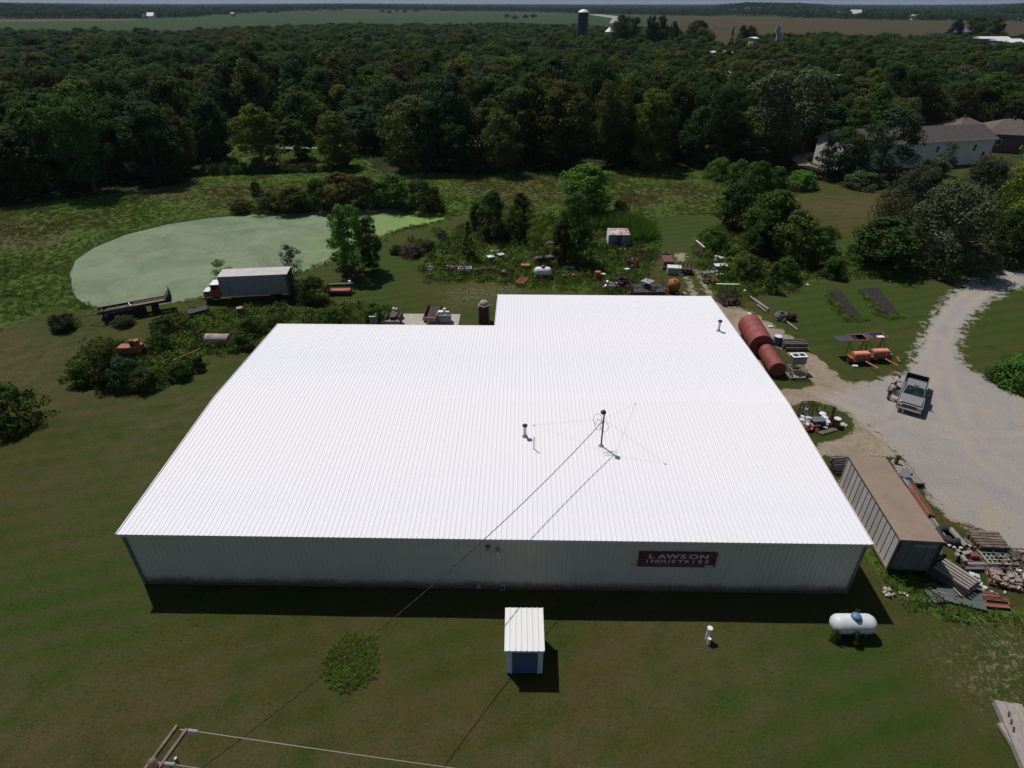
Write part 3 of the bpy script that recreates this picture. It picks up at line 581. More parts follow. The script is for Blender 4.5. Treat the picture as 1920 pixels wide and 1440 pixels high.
def ribbed(wd, h=.022, nrib=3):
    """profile across a sheet: list of (x, height)"""
    p = []; s = wd/nrib
    for i in range(nrib):
        o = i*s; p += [(o, 0), (o+s-.115, 0), (o+s-.085, h), (o+s-.035, h)]
    p.append((wd, 0)); return p
def sheet_mesh(name, prof, y0, z0, y1, z1, m, lip=.12, back=False):
    mb = MB(); n = len(prof)
    vs = [(x, y0, z0+h) for x, h in prof]+[(x, y1, z1+h) for x, h in prof]
    mb.add(vs, [(i, i+1, n+i+1, n+i) for i in range(n-1)])
    me = bpy.data.meshes.new(name); me.from_pydata(mb.v, [], mb.f); me.materials.append(m); me.update(); return me
prof = ribbed(PW)
m_front = sheet_mesh('roof_panel', prof, -.28, BH-SL*.28, D1, ZR, M_white_roof)
m_bs = sheet_mesh('roof_panel', prof, D1, ZR, D2+.1, roofz(D2+.1), M_white_roof)
m_bl = sheet_mesh('roof_panel', prof, D1, ZR, D3+.1, roofz(D3+.1), M_white_roof)
NL = round((XN-RX0)/PW)
for i in range(NP):
    x = RX0+i*PW; jz = random.uniform(-.0015, .0015)
    obj('roof_panel', m_front, wh, loc=(x, 0, jz)); obj('roof_panel', m_bs if i < NL else m_bl, wh, loc=(x, 0, jz))
XNr = RX0+NL*PW
def rake(x, y0, y1, s):
    mb = MB(); mb.beam((x+s*.03, y0, roofz(y0)-.06), (x+s*.03, y1, roofz(y1)-.06), .06, .23); return mb
for x, y0, y1, s in ((RX0, -.28, D1, -1), (RX0, D1, D2+.1, -1), (RX1, -.28, D1, 1), (RX1, D1, D3+.1, 1), (XNr, D2+.1, D3+.1, -1)):
    rake(x, y0, y1, s).build('rake_trim', M_trimw, wh)
MB().box(((RX0+RX1)/2, -.235, BH-.13), (RX1-RX0, .05, .15)).build('eave_trim', M_wall, wh)
WX0, WX1 = .24, 43.96; PWW = (WX1-WX0)/48; wprof = ribbed(PWW, .04)
mb = MB(); n = len(wprof); vs = [(x, -h, .05) for x, h in wprof]+[(x, -h, BH-.1) for x, h in wprof]
wme = bpy.data.meshes.new('wall_panel'); wme.from_pydata(vs, [], [(i, i+1, n+i+1, n+i) for i in range(n-1)]); wme.materials.append(M_wall)
for i in range(48): obj('wall_panel', wme, wh, loc=(WX0+i*PWW, 0, 0))
def sidewall(name, a, b):
    """ribbed wall from a to b under the roof"""
    a, b = Vector(a), Vector(b); L = (b-a).length; d = (b-a)/L; nrm = Vector((d.y, -d.x)); k = int(L/.92); mb = MB()
    pr = [(i*L/k+x*(L/k)/PWW, h) for i in range(k) for x, h in wprof[:-1]]+[(L, 0)]
    P_ = [a+d*x+nrm*h for x, h in pr]; vs = [(p.x, p.y, 0) for p in P_]+[(p.x, p.y, roofz(min(max(p.y, 0), D3))-.1) for p in P_]; n = len(P_)
    mb.add(vs, [(i, i+1, n+i+1, n+i) for i in range(n-1)]); mb.build(name, M_wall, wh)
sidewall('side_wall', (WX0, D2-.1), (WX0, .002)); sidewall('side_wall', (WX1, .002), (WX1, D3-.1))
sidewall('rear_wall', (WX1-.002, D3-.1), (XNr+.2, D3-.1)); sidewall('rear_wall', (XNr+.2, D3-.102), (XNr+.2, D2-.1)); sidewall('rear_wall', (XNr+.198, D2-.1), (WX0+.002, D2-.1))
for x, y in ((WX0-.03, -.05), (WX1+.03, -.05)):
    MB().box((x, y, BH/2-.06), (.16, .12, BH-.14)).build('corner_trim', M_steel, wh)
MB().box(((WX0+WX1)/2, .04, .04), (WX1-WX0, .2, .16)).build('footing', M_wood2, wh)

# sign
sa, sb_ = GY(1199, 1035, -.12), GY(1347, 1036, -.12); sbot = GY(1197, 1062.5, -.12); SW, SHH = sb_.x-sa.x, sa.z-sbot.z
M_signred = mat('sign_maroon', (.115, .02, .022), (.14, .026, .028), 1, .6)
sg = thing('company_sign', 'dark red LAWSON INDUSTRIES sign board on the front wall of the white warehouse', 'sign', ((sa.x+sb_.x)/2, -.09, (sa.z+sbot.z)/2))
MB().box((0, 0, 0), (SW, .05, SHH)).build('board', M_signred, sg)
M_letter = mat('sign_lettering', (.62, .56, .57), None, rough=.6)
M_faint = mat('sign_small_lettering', (.3, .19, .19), None, rough=.6)
rt = (pi/2, 0, 0)
for word, size, pitch, zz, xx, bo in (('LAWSON', .50, .625, .12, .0, .014), ('INDUSTRIES', .36, .395, -.27, .0, .010)):
    for k, chr_ in enumerate(word): text_mesh('letter', chr_, size, M_letter, sg, (xx+(k-(len(word)-1)/2)*pitch, -.03, zz*SHH/1.3), rt, 1.45, 1, bo)
text_mesh('lettering', 'INDUSTRIAL & COMMERCIAL WOODEN PRODUCTS', .13, M_faint, sg, (-.25, -.03, -.50*SHH/1.3), rt, 1.45, 1.15)['kind'] = 'stuff'
MB().box((SW/2-.36, -.028, -SHH/2+.12), (.5, .01, .15)).build('logo_plate', M_letter, sg)
MB().torus((SW/2-.45, -.027, SHH/2-.22), .11, .012, 'Y', 14, 4).build('emblem', M_faint, sg)

# roof pipes
def roofpipe(px, py, topy, r, cap, label, m=M_galv, capm=M_rustd, name='roof_vent'):
    b = G(px, py, roofz(8)); b = G(px, py, roofz(b.y)); z = roofz(b.y); lo = 0
    while PX((b.x, b.y, z+lo))[1] > topy and lo < 8: lo += .02
    t = thing(name, label, 'roof vent', (b.x, b.y, z))
    if cap:
        MB().cyl((0, 0, 0), (0, 0, lo*.86), r, n=12).build('pipe', m, t)
        MB().lathe([(r*1.1, lo*.8), (r*1.9, lo*.88), (r*1.85, lo*.94), (r*1.1, lo)], n=14).build('cap', capm, t, smooth=True)
        MB().lathe([(r*2.2, .02), (r*1.15, .16)], n=14).build('flashing', M_galv, t)
    else: MB().cyl((0, 0, 0), (0, 0, lo), r, n=8).build('pipe', M_steel, t)
    return t
roofpipe(984, 818, 796, .10, True, 'short roof vent with round rusty cap standing left of the roof mast')
roofpipe(1347, 620, 600, .11, True, 'pale roof vent with dark cap near the right rear corner of the white roof')
roofpipe(1001, 842, 819, .035, False, 'thin bare pipe stub rising from the white roof beside the capped vent', name='pipe_stub')
# mast with cable coil and guys
mb0 = G(1127, 836, 5.0); mb0 = G(1127, 836, roofz(mb0.y)); mz = roofz(mb0.y); mh = 0
while PX((mb0.x, mb0.y, mz+mh))[1] > 776: mh += .02
ms = thing('service_mast', 'tall thin dark electric service mast with weatherhead standing on the white roof', 'mast', (mb0.x, mb0.y, mz))
MB().cyl((0, 0, 0), (0, 0, mh), .055, n=10).build('pole', M_dark, ms)
MB().lathe([(.05, mh), (.16, mh+.02), (.2, mh+.12), (.13, mh+.24), (.02, mh+.28)], (-.06, 0, 0), n=12).build('weatherhead', M_rustd, ms, smooth=True)
MB().lathe([(.2, .01), (.07, .18)], n=12).build('flashing', M_galv, ms)
for k, (cxx, czz, rr) in enumerate(((-.42, -.45, .36), (-.3, -.95, .33), (.12, -1.15, .34))):
    pts = [(cxx+cos(t)*rr*.8, .12*sin(t)+.03*k, mh+czz+sin(t)*rr) for t in np.linspace(0, 2*pi, 18)]
    MB().tube(pts, .014, 4).build('cable_loop', M_cable, ms)
mtop = Vector((mb0.x, mb0.y, mz+mh*.84))
for px, py in ((1001, 797), (1191, 757), (1248, 870)):
    e = G(px, py, 4.9); e = G(px, py, roofz(e.y)+.02)
    MB().cyl((0, 0, mh*.84), e-Vector((mb0.x, mb0.y, mz)), .007, n=4).build('guy_wire', M_wire, ms)
    MB().box(tuple(e-Vector((mb0.x, mb0.y, mz))), (.1, .1, .06)).build('anchor', M_galv, ms)
# utility pole at the lower left
PB = G(286, 1430, 10.2); UPX, UPY = PB.x, PB.y
up = thing('utility_pole', 'brown wooden utility pole with double crossarm at the lower left corner', 'utility pole', (UPX, UPY, 0))
MB().cyl((0, 0, -.3), (0, 0, 10.3), .2, .13, n=14).build('pole', M_wood2, up, smooth=True)
ca_ = G(333, 1371, 10.1)-PB; ca_.z = 0; ca_.normalize(); pe = Vector((-ca_.y, ca_.x, 0))
for s in (-1, 1):
    a = pe*s*.2+Vector((0, 0, 10.0)); MB().beam(a-ca_*1.3, a+ca_*1.28, .1, .13).build('crossarm', M_wood2, up, bevel=.006)
def insul(c, d):
    mb = MB(); c = Vector(c); d = Vector(d).normalized(); q = d.to_track_quat('X', 'Z')
    for k in range(5): p = c+d*k*.07; mb.cyl(p, p+d*.035, .065, .04, 10)
    return mb
wd_ = (G(1250, 1490, 10.0)-G(345, 1380, 10.0)); wd_.z = 0; wd_.normalize()
for s, nm in ((1.2, 0), (.1, 1), (-1.1, 2)):
    p = ca_*s+Vector((0, 0, 10.02)); q = p+wd_*.3
    MB().cyl(p, q, .02, n=5).build('bracket', M_galv, up); insul(q, wd_).build('insulator', M_ins, up)
for k in range(3):
    p = ca_*(-.1+.25*k)+pe*-.45+Vector((0, 0, 9.6)); MB().cyl(p, p+Vector((0, 0, .35)), .05, n=8).build('fuse_cutout', M_steel, up)
MB().lathe([(.02, 8.0), (.25, 8.02), (.27, 8.9), (.2, 8.98), (.02, 9.0)], tuple(pe*-.48), n=16).build('transformer', M_steel, up, smooth=True)
for k, (s, lab) in enumerate(((1.2, 'upper bare wire running right from the end of the wooden crossarm'), (.1, 'lower bare wire running right from beside the pole top'), (-1.1, 'bare wire on the hidden side of the wooden crossarm'))):
    a = Vector((UPX, UPY, 0))+ca_*s+Vector((0, 0, 10.02))+wd_*.65; b = a+wd_*46
    pts = [a.lerp(b, t)-Vector((0, 0, 1.2*4*t*(1-t)*.5)) for t in np.linspace(0, 1, 24)]
    tag(MB().tube(pts, .012, 5).build('power_line', M_wire), lab, 'power line')
# service cable, mast to pole
ca0 = Vector((mb0.x, mb0.y, mz+mh*.8)); cb0 = Vector((UPX, UPY, 8.3)); pts = []
for t in np.linspace(0, 1, 60): pts.append(ca0.lerp(cb0, t)-Vector((0, 0, 1.25*4*t*(1-t))))
mb = MB(); mb.tube(pts, .02, 5)
hel = []
for i in range(400):
    t = i/399; c_ = ca0.lerp(cb0, t)-Vector((0, 0, 1.25*4*t*(1-t))); hel.append(c_+Vector((.028*cos(i*.9), 0, .028*sin(i*.9))))
mb.tube(hel, .011, 4)
tag(mb.build('service_cable', M_cable), 'twisted black service cable sagging from the roof mast to the utility pole', 'cable')
# wall fittings
def wallthing(name, px, py, d, m, label, cat='box'):
    g = GY(px, py, -.1); t = thing(name, label, cat, (g.x, -.05, g.z)); MB().box((0, -d[1]/2, 0), d).build('case', m, t, bevel=.01); return t
t = wallthing('meter_box', 943, 1100, (.28, .16, .45), M_galv, 'grey electric meter box low on the front wall under the floodlight', 'meter')
MB().cyl((0, -.16, .05), (0, -.22, .05), .1, n=12).build('meter_dial', M_glass, t); MB().cyl((0, -.08, -.2), (0, -.08, -.75), .03, n=6).build('conduit', M_galv, t)
t = wallthing('meter_box', 897, 1097, (.26, .14, .5), M_greenm, 'small greenish utility box low on the front wall, left one of two', 'meter')
MB().cyl((0, -.07, -.2), (0, -.07, -.7), .03, n=6).build('conduit', M_galv, t)
g = GY(934, 1030, -.1)
t = thing('floodlight', 'white floodlight on a bracket below the eave of the front wall', 'light', (g.x, 0, g.z))
MB().box((0, -.1, 0), (.16, .14, .2)).build('mount', M_galv, t)
MB().lathe([(.03, 0), (.1, -.06), (.13, -.5), (.09, -.58), (.01, -.6)], (0, -.3, .05), n=12).build('lamp', M_trimw, t, smooth=True)
MB().cyl((0, -.12, .03), (0, -.3, .05), .025, n=6).build('bracket', M_galv, t)
g = GY(915, 1027, -.1); t = thing('junction_box', 'small grey box under the eave left of the floodlight', 'box', (g.x, -.05, g.z)); MB().box((0, -.07, 0), (.28, .14, .3)).build('case', M_steel, t); MB().box((0, -.15, .02), (.22, .01, .22)).build('cover', M_galv, t)

# ------------------------------------------------------------------ small shed in front
s0, s1 = G(949, 1262), G(1017, 1262.5); sw = (s1-s0).length; sz = ANG((949, 1262), (1017, 1262.5)); ft = 0
while PX((s0.x, s0.y, ft))[1] > 1217: ft += .02
t = thing('garden_shed', 'small white shed with ribbed roof and blue door on the front lawn', 'shed', s0, sz)
bk = G(951, 1139, ft+.1); dep = (Vector((bk.x, bk.y, 0))-s0).length-.1
H1 = ft-.04; H2 = H1+.12
MB().box((sw/2, .05, H1/2), (sw, .08, H1)).build('front_wall', M_white, t)
for x in (.05, sw-.05): MB().box((x, dep/2, H1/2), (.08, dep-.2, H1)).build('side_wall', M_white, t)
MB().box((sw/2, dep-.06, H1/2), (sw-.02, .08, H1)).build('rear_wall', M_white, t)
pr = []; npn = 7; pw_ = (sw+.16)/npn
for i in range(npn):
    me = sheet_mesh('roof_panel', [(0, 0), (pw_-.08, 0), (pw_-.06, .04), (pw_-.02, .04), (pw_, 0)], -.12, H1+.03, dep+.08, H2+.03, M_trimw)
    obj('roof_panel', me, t, loc=(-.08+i*pw_, 0, 0))
MB().box((sw/2, -.1, H1-.02), (sw+.14, .03, .1)).build('eave_trim', M_trimw, t)
M_bdoor = mat('blue_door_paint', (.07, .11, .22), (.09, .13, .26), 2, .5)
d = MB().box((sw/2+.02, -.01, H1*.44), (sw*.68, .04, H1*.84)).build('door', M_bdoor, t)
for k in range(6):
    MB().box((sw/2+.02, -.035, H1*(.1+.13*k)), (sw*.66, .012, .03)).build('slat', M_bdoor, d)
MB().box((sw*.78, -.05, H1*.5), (.1, .04, .04)).build('handle', M_steel, d)
for x in (sw*.135, sw*.885): MB().box((x, -.008, H1*.45), (.09, .06, H1*.9)).build('door_jamb', M_trimw, t)

# ------------------------------------------------------------------ woods
EDGE = pts_of([(-700, 420), (-200, 400), (0, 388), (100, 376), (212, 362), (300, 352), (375, 340), (385, 292), (440, 262), (520, 262), (600, 272), (650, 262), (690, 300), (722, 326), (900, 324), (1100, 323), (1250, 312), (1330, 322), (1470, 330), (1500, 290), (1545, 280), (1700, 274), (1790, 252), (1960, 248), (2100, 330), (2500, 330)])
FAR = pts_of([(2400, 98), (1900, 98), (1560, 92), (1300, 90), (1220, 70), (1000, 60), (640, 60), (480, 66), (330, 82), (150, 74), (-500, 76)])
wood_poly = EDGE+FAR
def px_at(x, y): return PX((x, y, 0))
HOLES = [pts_of(p) for p in ([(1325, 118), (1385, 118), (1385, 92), (1330, 92)], [(1560, 195), (1620, 195), (1625, 160), (1570, 165)], [(880, 300), (950, 300), (945, 262), (885, 262)],
    [(1470, 290), (1560, 330), (1560, 300), (1500, 280)])]
pl = []
xs = []
rr_ = np.random.default_rng(3)
y = 70.
cand = []
while y < 960:
    sp = 7.6 if y < 300 else 8.5 if y < 500 else 10.5
    x = -1000.
    while x < 1100:
        cand.append((x+rr_.uniform(-.42, .42)*sp, y+rr_.uniform(-.42, .42)*sp, sp)); x += sp
    y += sp
cand = np.array(cand); cx1, cy1 = cand[:, 0], cand[:, 1]
sd = sdist(cx1, cy1, wood_poly); keep = sd > 1.0
for h in HOLES: keep &= sdist(cx1, cy1, h) < -3
rel = np.stack([cx1-CAM[0], cy1-CAM[1]]); dist = np.hypot(*rel); az = np.arctan2(rel[0], rel[1])+YAW
keep &= np.abs(az) < R(46)
cand, sd, dist, az = cand[keep], sd[keep], dist[keep], az[keep]
o_ = np.argsort(dist+np.where(np.abs(az) > R(41), 400, 0)); cand, sd, dist, az = cand[o_], sd[o_], dist[o_], az[o_]
CN = ['dark green', 'mid green', 'olive green', 'yellow green', 'blue green', 'grey green', 'russet green']
def hfac(x, y): return .80+.5*vnoise(np.array([x+500.]), np.array([y]), 30, 9)[0]
NI = 262; recs = []
for i in range(NI):
    x, y, sp = cand[i]; u = rr_.random(); q = vnoise(np.array([x+300.]), np.array([y]), 18, 12)[0]
    ci = 0 if u < .34 else 1 if u < .6 else 2 if u < .74 else 4 if u < .87 else 5 if u < .93 else 3 if u < .985 else 6
    if q > .7 and u > .5: ci = 3 if u > .8 else 2
    h = rr_.uniform(12, 17.5)*hfac(x, y)*(.86 if sd[i] < 5 else 1.0); r = rr_.choice([3.9, 4.6, 5.4, 6.4])*rr_.uniform(.92, 1.08)
    recs.append([x, y, h, r, CN[ci], i])
def where(px, d, s):
    e = 'front row' if s < 6 else 'second row' if s < 14 else 'third row'
    L = [(130, 'at the left edge'), (300, 'left of the pond'), (385, 'above the pond end'), (520, 'near the small clearing'), (680, 'beyond the pond'), (860, 'behind the thicket'),
         (1010, 'above the hidden house'), (1180, 'behind the round tree'), (1340, 'right of centre'), (1500, 'left of the farmhouse'), (1700, 'behind the farmhouse'), (1850, 'behind the hipped roofs'), (5000, 'at the right edge')]
    for a, b in L:
        if px < a: return e, b
wl = []
for k, (x, y, h, r, cn, i) in enumerate(recs):
    ppx = PX((x, y, h*.7))[0]; e, b = where(ppx, dist[i], sd[i])
    sz = 'tall' if h > 14.5 else 'low' if h < 10.5 else 'middling'; wdt = 'broad' if r > 5.2 else 'narrow' if r < 4.3 else 'round'
    dd = [(j[0]-x)**2+(j[1]-y)**2 if j is not recs[k] else 1e9 for j in recs]; nb_ = recs[int(np.argmin(dd))]
    lab = f'{sz} {wdt} {cn} tree {e} {b}, {"by taller" if nb_[2] > h else "by shorter"} {nb_[4]}'
    kd = 'vase' if (i*7) % 10 < 3 else 'broad'
    wl.append((plant(kd, i*5, (x, y), h, r, cn, lab, group='trees of the woods'), ppx))
byl = {}
for o, q in wl: byl.setdefault(o['label'], []).append((q, o))
for l, v in byl.items():
    if len(v) > 1:
        v.sort(key=lambda a: a[0]); nm = ['left', 'right'] if len(v) == 2 else ['left', 'middle', 'right'] if len(v) == 3 else ['far left', 'left', 'right', 'far right', 'last']
        for (q, o), w__ in zip(v, nm): o['label'] = w__+' '+(l if len(l.split()) < 16 else l.replace(' broad', '').replace(' round', '').replace(' narrow', ''))
# deeper woods: one mass
def proto(name, me, m):
    me = me.copy(); me.materials.clear(); me.materials.append(m); o = bpy.data.objects.new(name, me); return o
protos = []
for k, cn in enumerate(['dark green', 'mid green', 'olive green', 'blue green', 'yellow green', 'grey green', 'dark green', 'mid green']):
    protos.append(proto('woodland_crown', LIB['broad' if k % 3 else 'vase'][k % 4][0], LEAF[cn]))
rest = cand[NI:]; n = len(rest); print('woods rest', n)
idx = rr_.choice(8, n, p=[.2, .18, .13, .12, .07, .05, .13, .12]); q = vnoise(rest[:, 0]+2000, rest[:, 1], 22, 12); idx = np.where((q > .72) & (rr_.random(n) < .6), np.where(rr_.random(n) < .5, 4, 2), idx)
hf = np.array([hfac(a, b) for a, b in rest[:, :2]])
sw_ = rr_.choice([.8, .95, 1.15, 1.4], n)*rr_.uniform(.92, 1.08, n)*np.where(rest[:, 2] > 10, 1.3, np.where(rest[:, 2] > 8, 1.1, 1.0)); sh_ = rr_.uniform(.72, 1.05, n)*hf*np.clip(1.12-dist[NI:]/2200, .7, 1.1)
scatter('deep_woods', np.stack([rest[:, 0], rest[:, 1], np.full(n, -.3)], -1), np.stack([sw_, sw_, sh_], -1), rr_.uniform(0, 6.28, n), idx, protos)
# far woods on rising ground
def farH(px, d):
    t = np.interp(px, [-200, 0, 200, 350, 480, 640, 900, 1150, 1330, 1400, 1500, 1560, 1700, 1860, 1950, 2200], [19, 17, 7, 4, 7, 12, 5, 2, 3, 21, 18, 5, 2, 8, 22, 22])
    return t*np.clip((d-1900)/900, 0, 1)+np.clip((d-4000)/9000, 0, 1)*9
az_ = np.linspace(R(-50), R(50), 140)-YAW; ds = 1850*1.05**np.arange(0, 50)
vs, fs = [], []
for d_ in ds:
    for a in az_:
        p = (CAM[0]+sin(a)*d_, CAM[1]+cos(a)*d_); px_ = 960+F*math.tan(a+YAW)/cos(PITCH)*.999
        vs.append((p[0], p[1], -1.+farH(px_, d_) if d_ > 1900 else -1.5))
k = len(az_)
fs = [(i*k+j, i*k+j+1, (i+1)*k+j+1, (i+1)*k+j) for i in range(len(ds)-1) for j in range(k-1)]
me = bpy.data.meshes.new('hills'); me.from_pydata(vs, [], fs); me.materials.append(M_farland); me.polygons.foreach_set('use_smooth', [True]*len(fs)); struct(obj('hills', me))
pts, sc_ = [], []
FIELDP = [pts_of(q) for q in ([(500, 26), (560, 18), (640, 16), (960, 16), (1060, 18), (1000, 22), (640, 25)], [(1600, 34), (1650, 32), (1760, 36), (1760, 39)])]
d_ = 1800.
while d_ < 9500:
    step = 8.5*(d_/1700)**1.15; a = R(-43)-YAW
    while a < R(43)-YAW:
        dd = d_+rr_.uniform(-.5, .5)*step*2.5; px_ = 960+F*math.tan(a+YAW)/cos(PITCH); 
        near = np.interp(px_, [-300, 0, 250, 330, 480, 640, 960, 1080, 1240, 1500, 1760, 2100], [1950, 1950, 1900, 1950, 2500, 2900, 2900, 2500, 2200, 1950, 1650, 1600])
        if dd > near and (vnoise(np.array([a*3000+5000]), np.array([dd*.5]), 120, 4)[0] > .30 or dd < near*1.12 or dd > 3500):
            pts.append((CAM[0]+sin(a)*dd, CAM[1]+cos(a)*dd, -1.5+float(farH(px_, dd)))); sc_.append(rr_.uniform(.75, 1.25)*(max(1, dd/2300))**.75*1.1)
        a += step/d_*rr_.uniform(.7, 1.3)
    d_ *= 1.034
n = len(pts); print('far woods', n)
lowp = []
for k, cn in enumerate(['dark green', 'mid green', 'blue green']):
    me = crown('far_crown', 500+k, 13, 0, 6.5, 'broad', 26, 34, 1.15, LEAF[cn], br=.42); lowp.append(bpy.data.objects.new('far_crown', me))
sc_ = np.array(sc_); szz = np.minimum(sc_, 1.25)*rr_.uniform(.75, 1.1, n)
scatter('far_woods', pts, np.stack([sc_, sc_, szz], -1), rr_.uniform(0, 6.28, n), rr_.integers(0, 3, n), lowp)
sheet('forest_floor', wood_poly, .06, M_floor)
# hedgerow and farmyard trees in the far fields
def far_tree(px, by, h, r, colour, lab, var=0):
    g = G(px, by); return plant('broad', var, g, h, r, colour, lab, group='trees out in the far fields')
k = 0
for px, by, h, r, cn in ((505, 27, 11, 9, 'dark green'), (520, 27, 9, 7, 'dark green'), (589, 25.5, 13, 10, 'dark green'), (602, 25.5, 10, 8, 'dark green'), (626, 25, 16, 13, 'blue green'), (640, 25, 14, 10, 'dark green'),
        (718, 26, 13, 9, 'dark green'), (730, 27, 12, 10, 'mid green'), (745, 25, 15, 11, 'dark green'), (760, 26, 14, 9, 'mid green'), (780, 25, 17, 12, 'dark green'),
        (832, 24, 14, 12, 'dark green'), (846, 23, 19, 13, 'mid green'), (858, 24, 15, 12, 'dark green'), (869, 22, 24, 13, 'dark green'), (880, 22, 23, 12, 'dark green'), (891, 22, 24, 12, 'mid green'),
        (918, 22, 7, 6, 'dark green'), (950, 33, 9, 8, 'mid green'), (965, 35, 7, 9, 'olive green'), (985, 34, 9, 7, 'dark green'), (1000, 33, 8, 8, 'dark green')):
    k += 1; far_tree(px, by, h, r, cn, f'{"tall" if h > 16 else "small" if h < 10 else "medium"} {cn} far field tree {["left of the farmyard", "in the farmyard clump", "right of the farmyard"][0 if px < 820 else 1 if px < 900 else 2]}, {["first", "second", "third", "fourth", "fifth", "sixth", "seventh", "eighth", "ninth", "tenth", "eleventh"][k-1 if px < 820 else k-12 if px < 900 else k-18]} from the left', k)
# trees sticking up before the brown field
for k, (px, by, ty, w_, kd, cn, lab) in enumerate(((1215, 112, 20, 24, 'poplar', 'dark green', 'tall dark spire of a tree left of the brown field'), (1234, 112, 27, 26, 'poplar', 'mid green', 'slender green tree right of the dark spire tree'), (1258, 104, 36, 26, 'broad', 'dark green', 'round dark tree standing before the brown field'),
        (1300, 110, 31, 60, 'broad', 'mid green', 'wide bushy tree at the left edge of the brown field'), (1368, 100, 44, 12, 'cedar', 'dark green', 'small pointed tree before the brown field'), (1386, 100, 44, 22, 'poplar', 'mid green', 'rounded narrow tree beside the small pointed one'), (1402, 100, 42, 24, 'poplar', 'mid green', 'rightmost of three narrow trees before the brown field'),
        (1160, 110, 28, 50, 'broad', 'mid green', 'broad green tree right of the little white grain bin'), (1182, 108, 26, 40, 'vase', 'dark green', 'dark green tree between the grain bin and the dark spire tree'), (1780, 98, 30, 40, 'broad', 'dark green', 'dark tree left of the far brown barn'), (1850, 96, 32, 44, 'broad', 'dark green', 'dark tree right of the far brown barn'), (1815, 94, 26, 50, 'vase', 'mid green', 'big tree rising behind the far brown barn'))):
    P(kd, px, by, ty, w_, cn, lab, var=k)

# ------------------------------------------------------------------ single trees and bushes
P('poplar', 664, 514, 366, 66, 'bright green', 'tall bright cottonwood at the pond edge, taller of the pair', var=0)
P('poplar', 699, 508, 402, 44, 'mid green', 'shorter darker cottonwood right of the tall one by the pond', var=1)
P('small', 640, 500, 440, 40, 'bright green', 'low leafy shoot tree left of the tall cottonwood at the water', var=1)
P('sparse', 553, 524, 452, 44, 'grey green', 'thin see-through tree on the bank right behind the box truck', var=0)
P('bush', 590, 566, 520, 70, 'dark green', 'dark bush right of the box truck rear end', 'bush')
P('bush', 562, 560, 530, 44, 'olive green', 'olive bush touching the back of the box truck', 'bush', var=2)
P('sparse', 420, 538, 488, 44, 'bright green', 'bright little sapling behind the truck cab', var=1)
P('cedar', 879, 487, 405, 30, 'dark green', 'narrow dark cedar left of the thicket', 'tree')
P('small', 925, 446, 350, 58, 'dark green', 'tallest dark tree of the thicket behind the junkyard', var=0)
P('small', 975, 446, 360, 52, 'mid green', 'green tree on the right side of the thicket behind the junkyard', var=1)
P('poplar', 893, 432, 378, 36, 'dark green', 'slim dark tree on the left side of the thicket', var=2)
P('bush', 925, 452, 405, 70, 'dark green', 'dark undergrowth at the foot of the thicket', 'bush', var=1)
P('bush', 965, 452, 415, 60, 'mid green', 'green undergrowth right at the foot of the thicket', 'bush', var=2)
P('sparse', 1010, 495, 400, 44, 'yellow green', 'yellowish thin tree right of the thicket', var=2)
P('poplar', 1075, 494, 358, 54, 'mid green', 'tall column-shaped tree beside the blue shed', var=1)
P('small', 1052, 500, 410, 40, 'dark green', 'dark shorter tree left of the column-shaped tree', var=2)
P('sparse', 1098, 500, 430, 44, 'olive green', 'thin olive tree growing right of the column-shaped tree', var=1)
P('broad', 1102, 402, 303, 124, 'bright green', 'round bright green tree standing alone before the woods', var=2)
P('bush', 1160, 405, 375, 40, 'olive green', 'low bush right of the round bright tree', 'bush', var=3)
P('small', 1370, 428, 335, 78, 'dark green', 'leftmost dark tree of the clump above the garden beds', var=3)
P('broad', 1405, 418, 300, 70, 'mid green', 'tall tree at the back of the clump above the garden beds', var=4)
P('small', 1440, 470, 345, 110, 'mid green', 'widest tree in the middle of the clump above the garden beds', var=0)
P('small', 1480, 490, 392, 90, 'olive green', 'olive tree on the right of the clump above the garden beds', var=1)
P('small', 1425, 480, 410, 70, 'dark green', 'dark low tree in front of the widest tree of the clump', var=2)
P('small', 1530, 500, 415, 62, 'mid green', 'small tree at the right end of the clump by the dry lawn', var=3)
P('cedar', 1445, 546, 492, 36, 'dark green', 'dark pointed shrub at the corner of the garden lawn', 'tree', var=1)
P('bush', 1470, 525, 480, 60, 'mid green', 'green bush behind the dark pointed shrub', 'bush')
P('bush', 1395, 520, 478, 70, 'olive green', 'olive bush among the junk piles right of the track', 'bush', var=1)
P('bush', 1340, 470, 428, 80, 'mid green', 'bush at the top of the right junk patch', 'bush', var=2)
P('bush', 1560, 520, 480, 60, 'mid green', 'green bush at the upper edge of the garden lawn', 'bush', var=3)
P('small', 1635, 502, 398, 124, 'dark green', 'round very dark leafy tree left of the rusty shed', var=0)
P('willow', 1745, 500, 335, 190, 'grey green', 'big grey green willow over the rusty shed', var=0)
P('willow', 1700, 425, 318, 130, 'grey green', 'grey willow in front of the white farmhouse', var=1)
P('willow', 1815, 420, 292, 130, 'grey green', 'grey willow below the right end of the farmhouse', var=2)
P('broad', 1900, 470, 225, 130, 'yellow green', 'big yellowish tree cut by the right picture edge', var=1)
P('broad', 1880, 495, 380, 90, 'dark green', 'dark tree under the big yellowish tree at the right edge', var=5)
P('small', 1700, 505, 440, 60, 'olive green', 'olive tree between the dark round tree and the rusty shed', var=2)
P('bush', 1850, 505, 470, 60, 'dark green', 'dark bush right of the rusty shed by the driveway', 'bush', var=1)
P('bush', 1905, 500, 455, 70, 'mid green', 'green bush by the driveway at the right picture edge', 'bush', var=4)
P('broad', 1645, 338, 188, 104, 'blue green', 'tall blue green tree in front of the farmhouse wall', var=3)
P('broad', 1568, 334, 232, 92, 'dark green', 'dark tree hiding the left gable of the farmhouse', var=6)
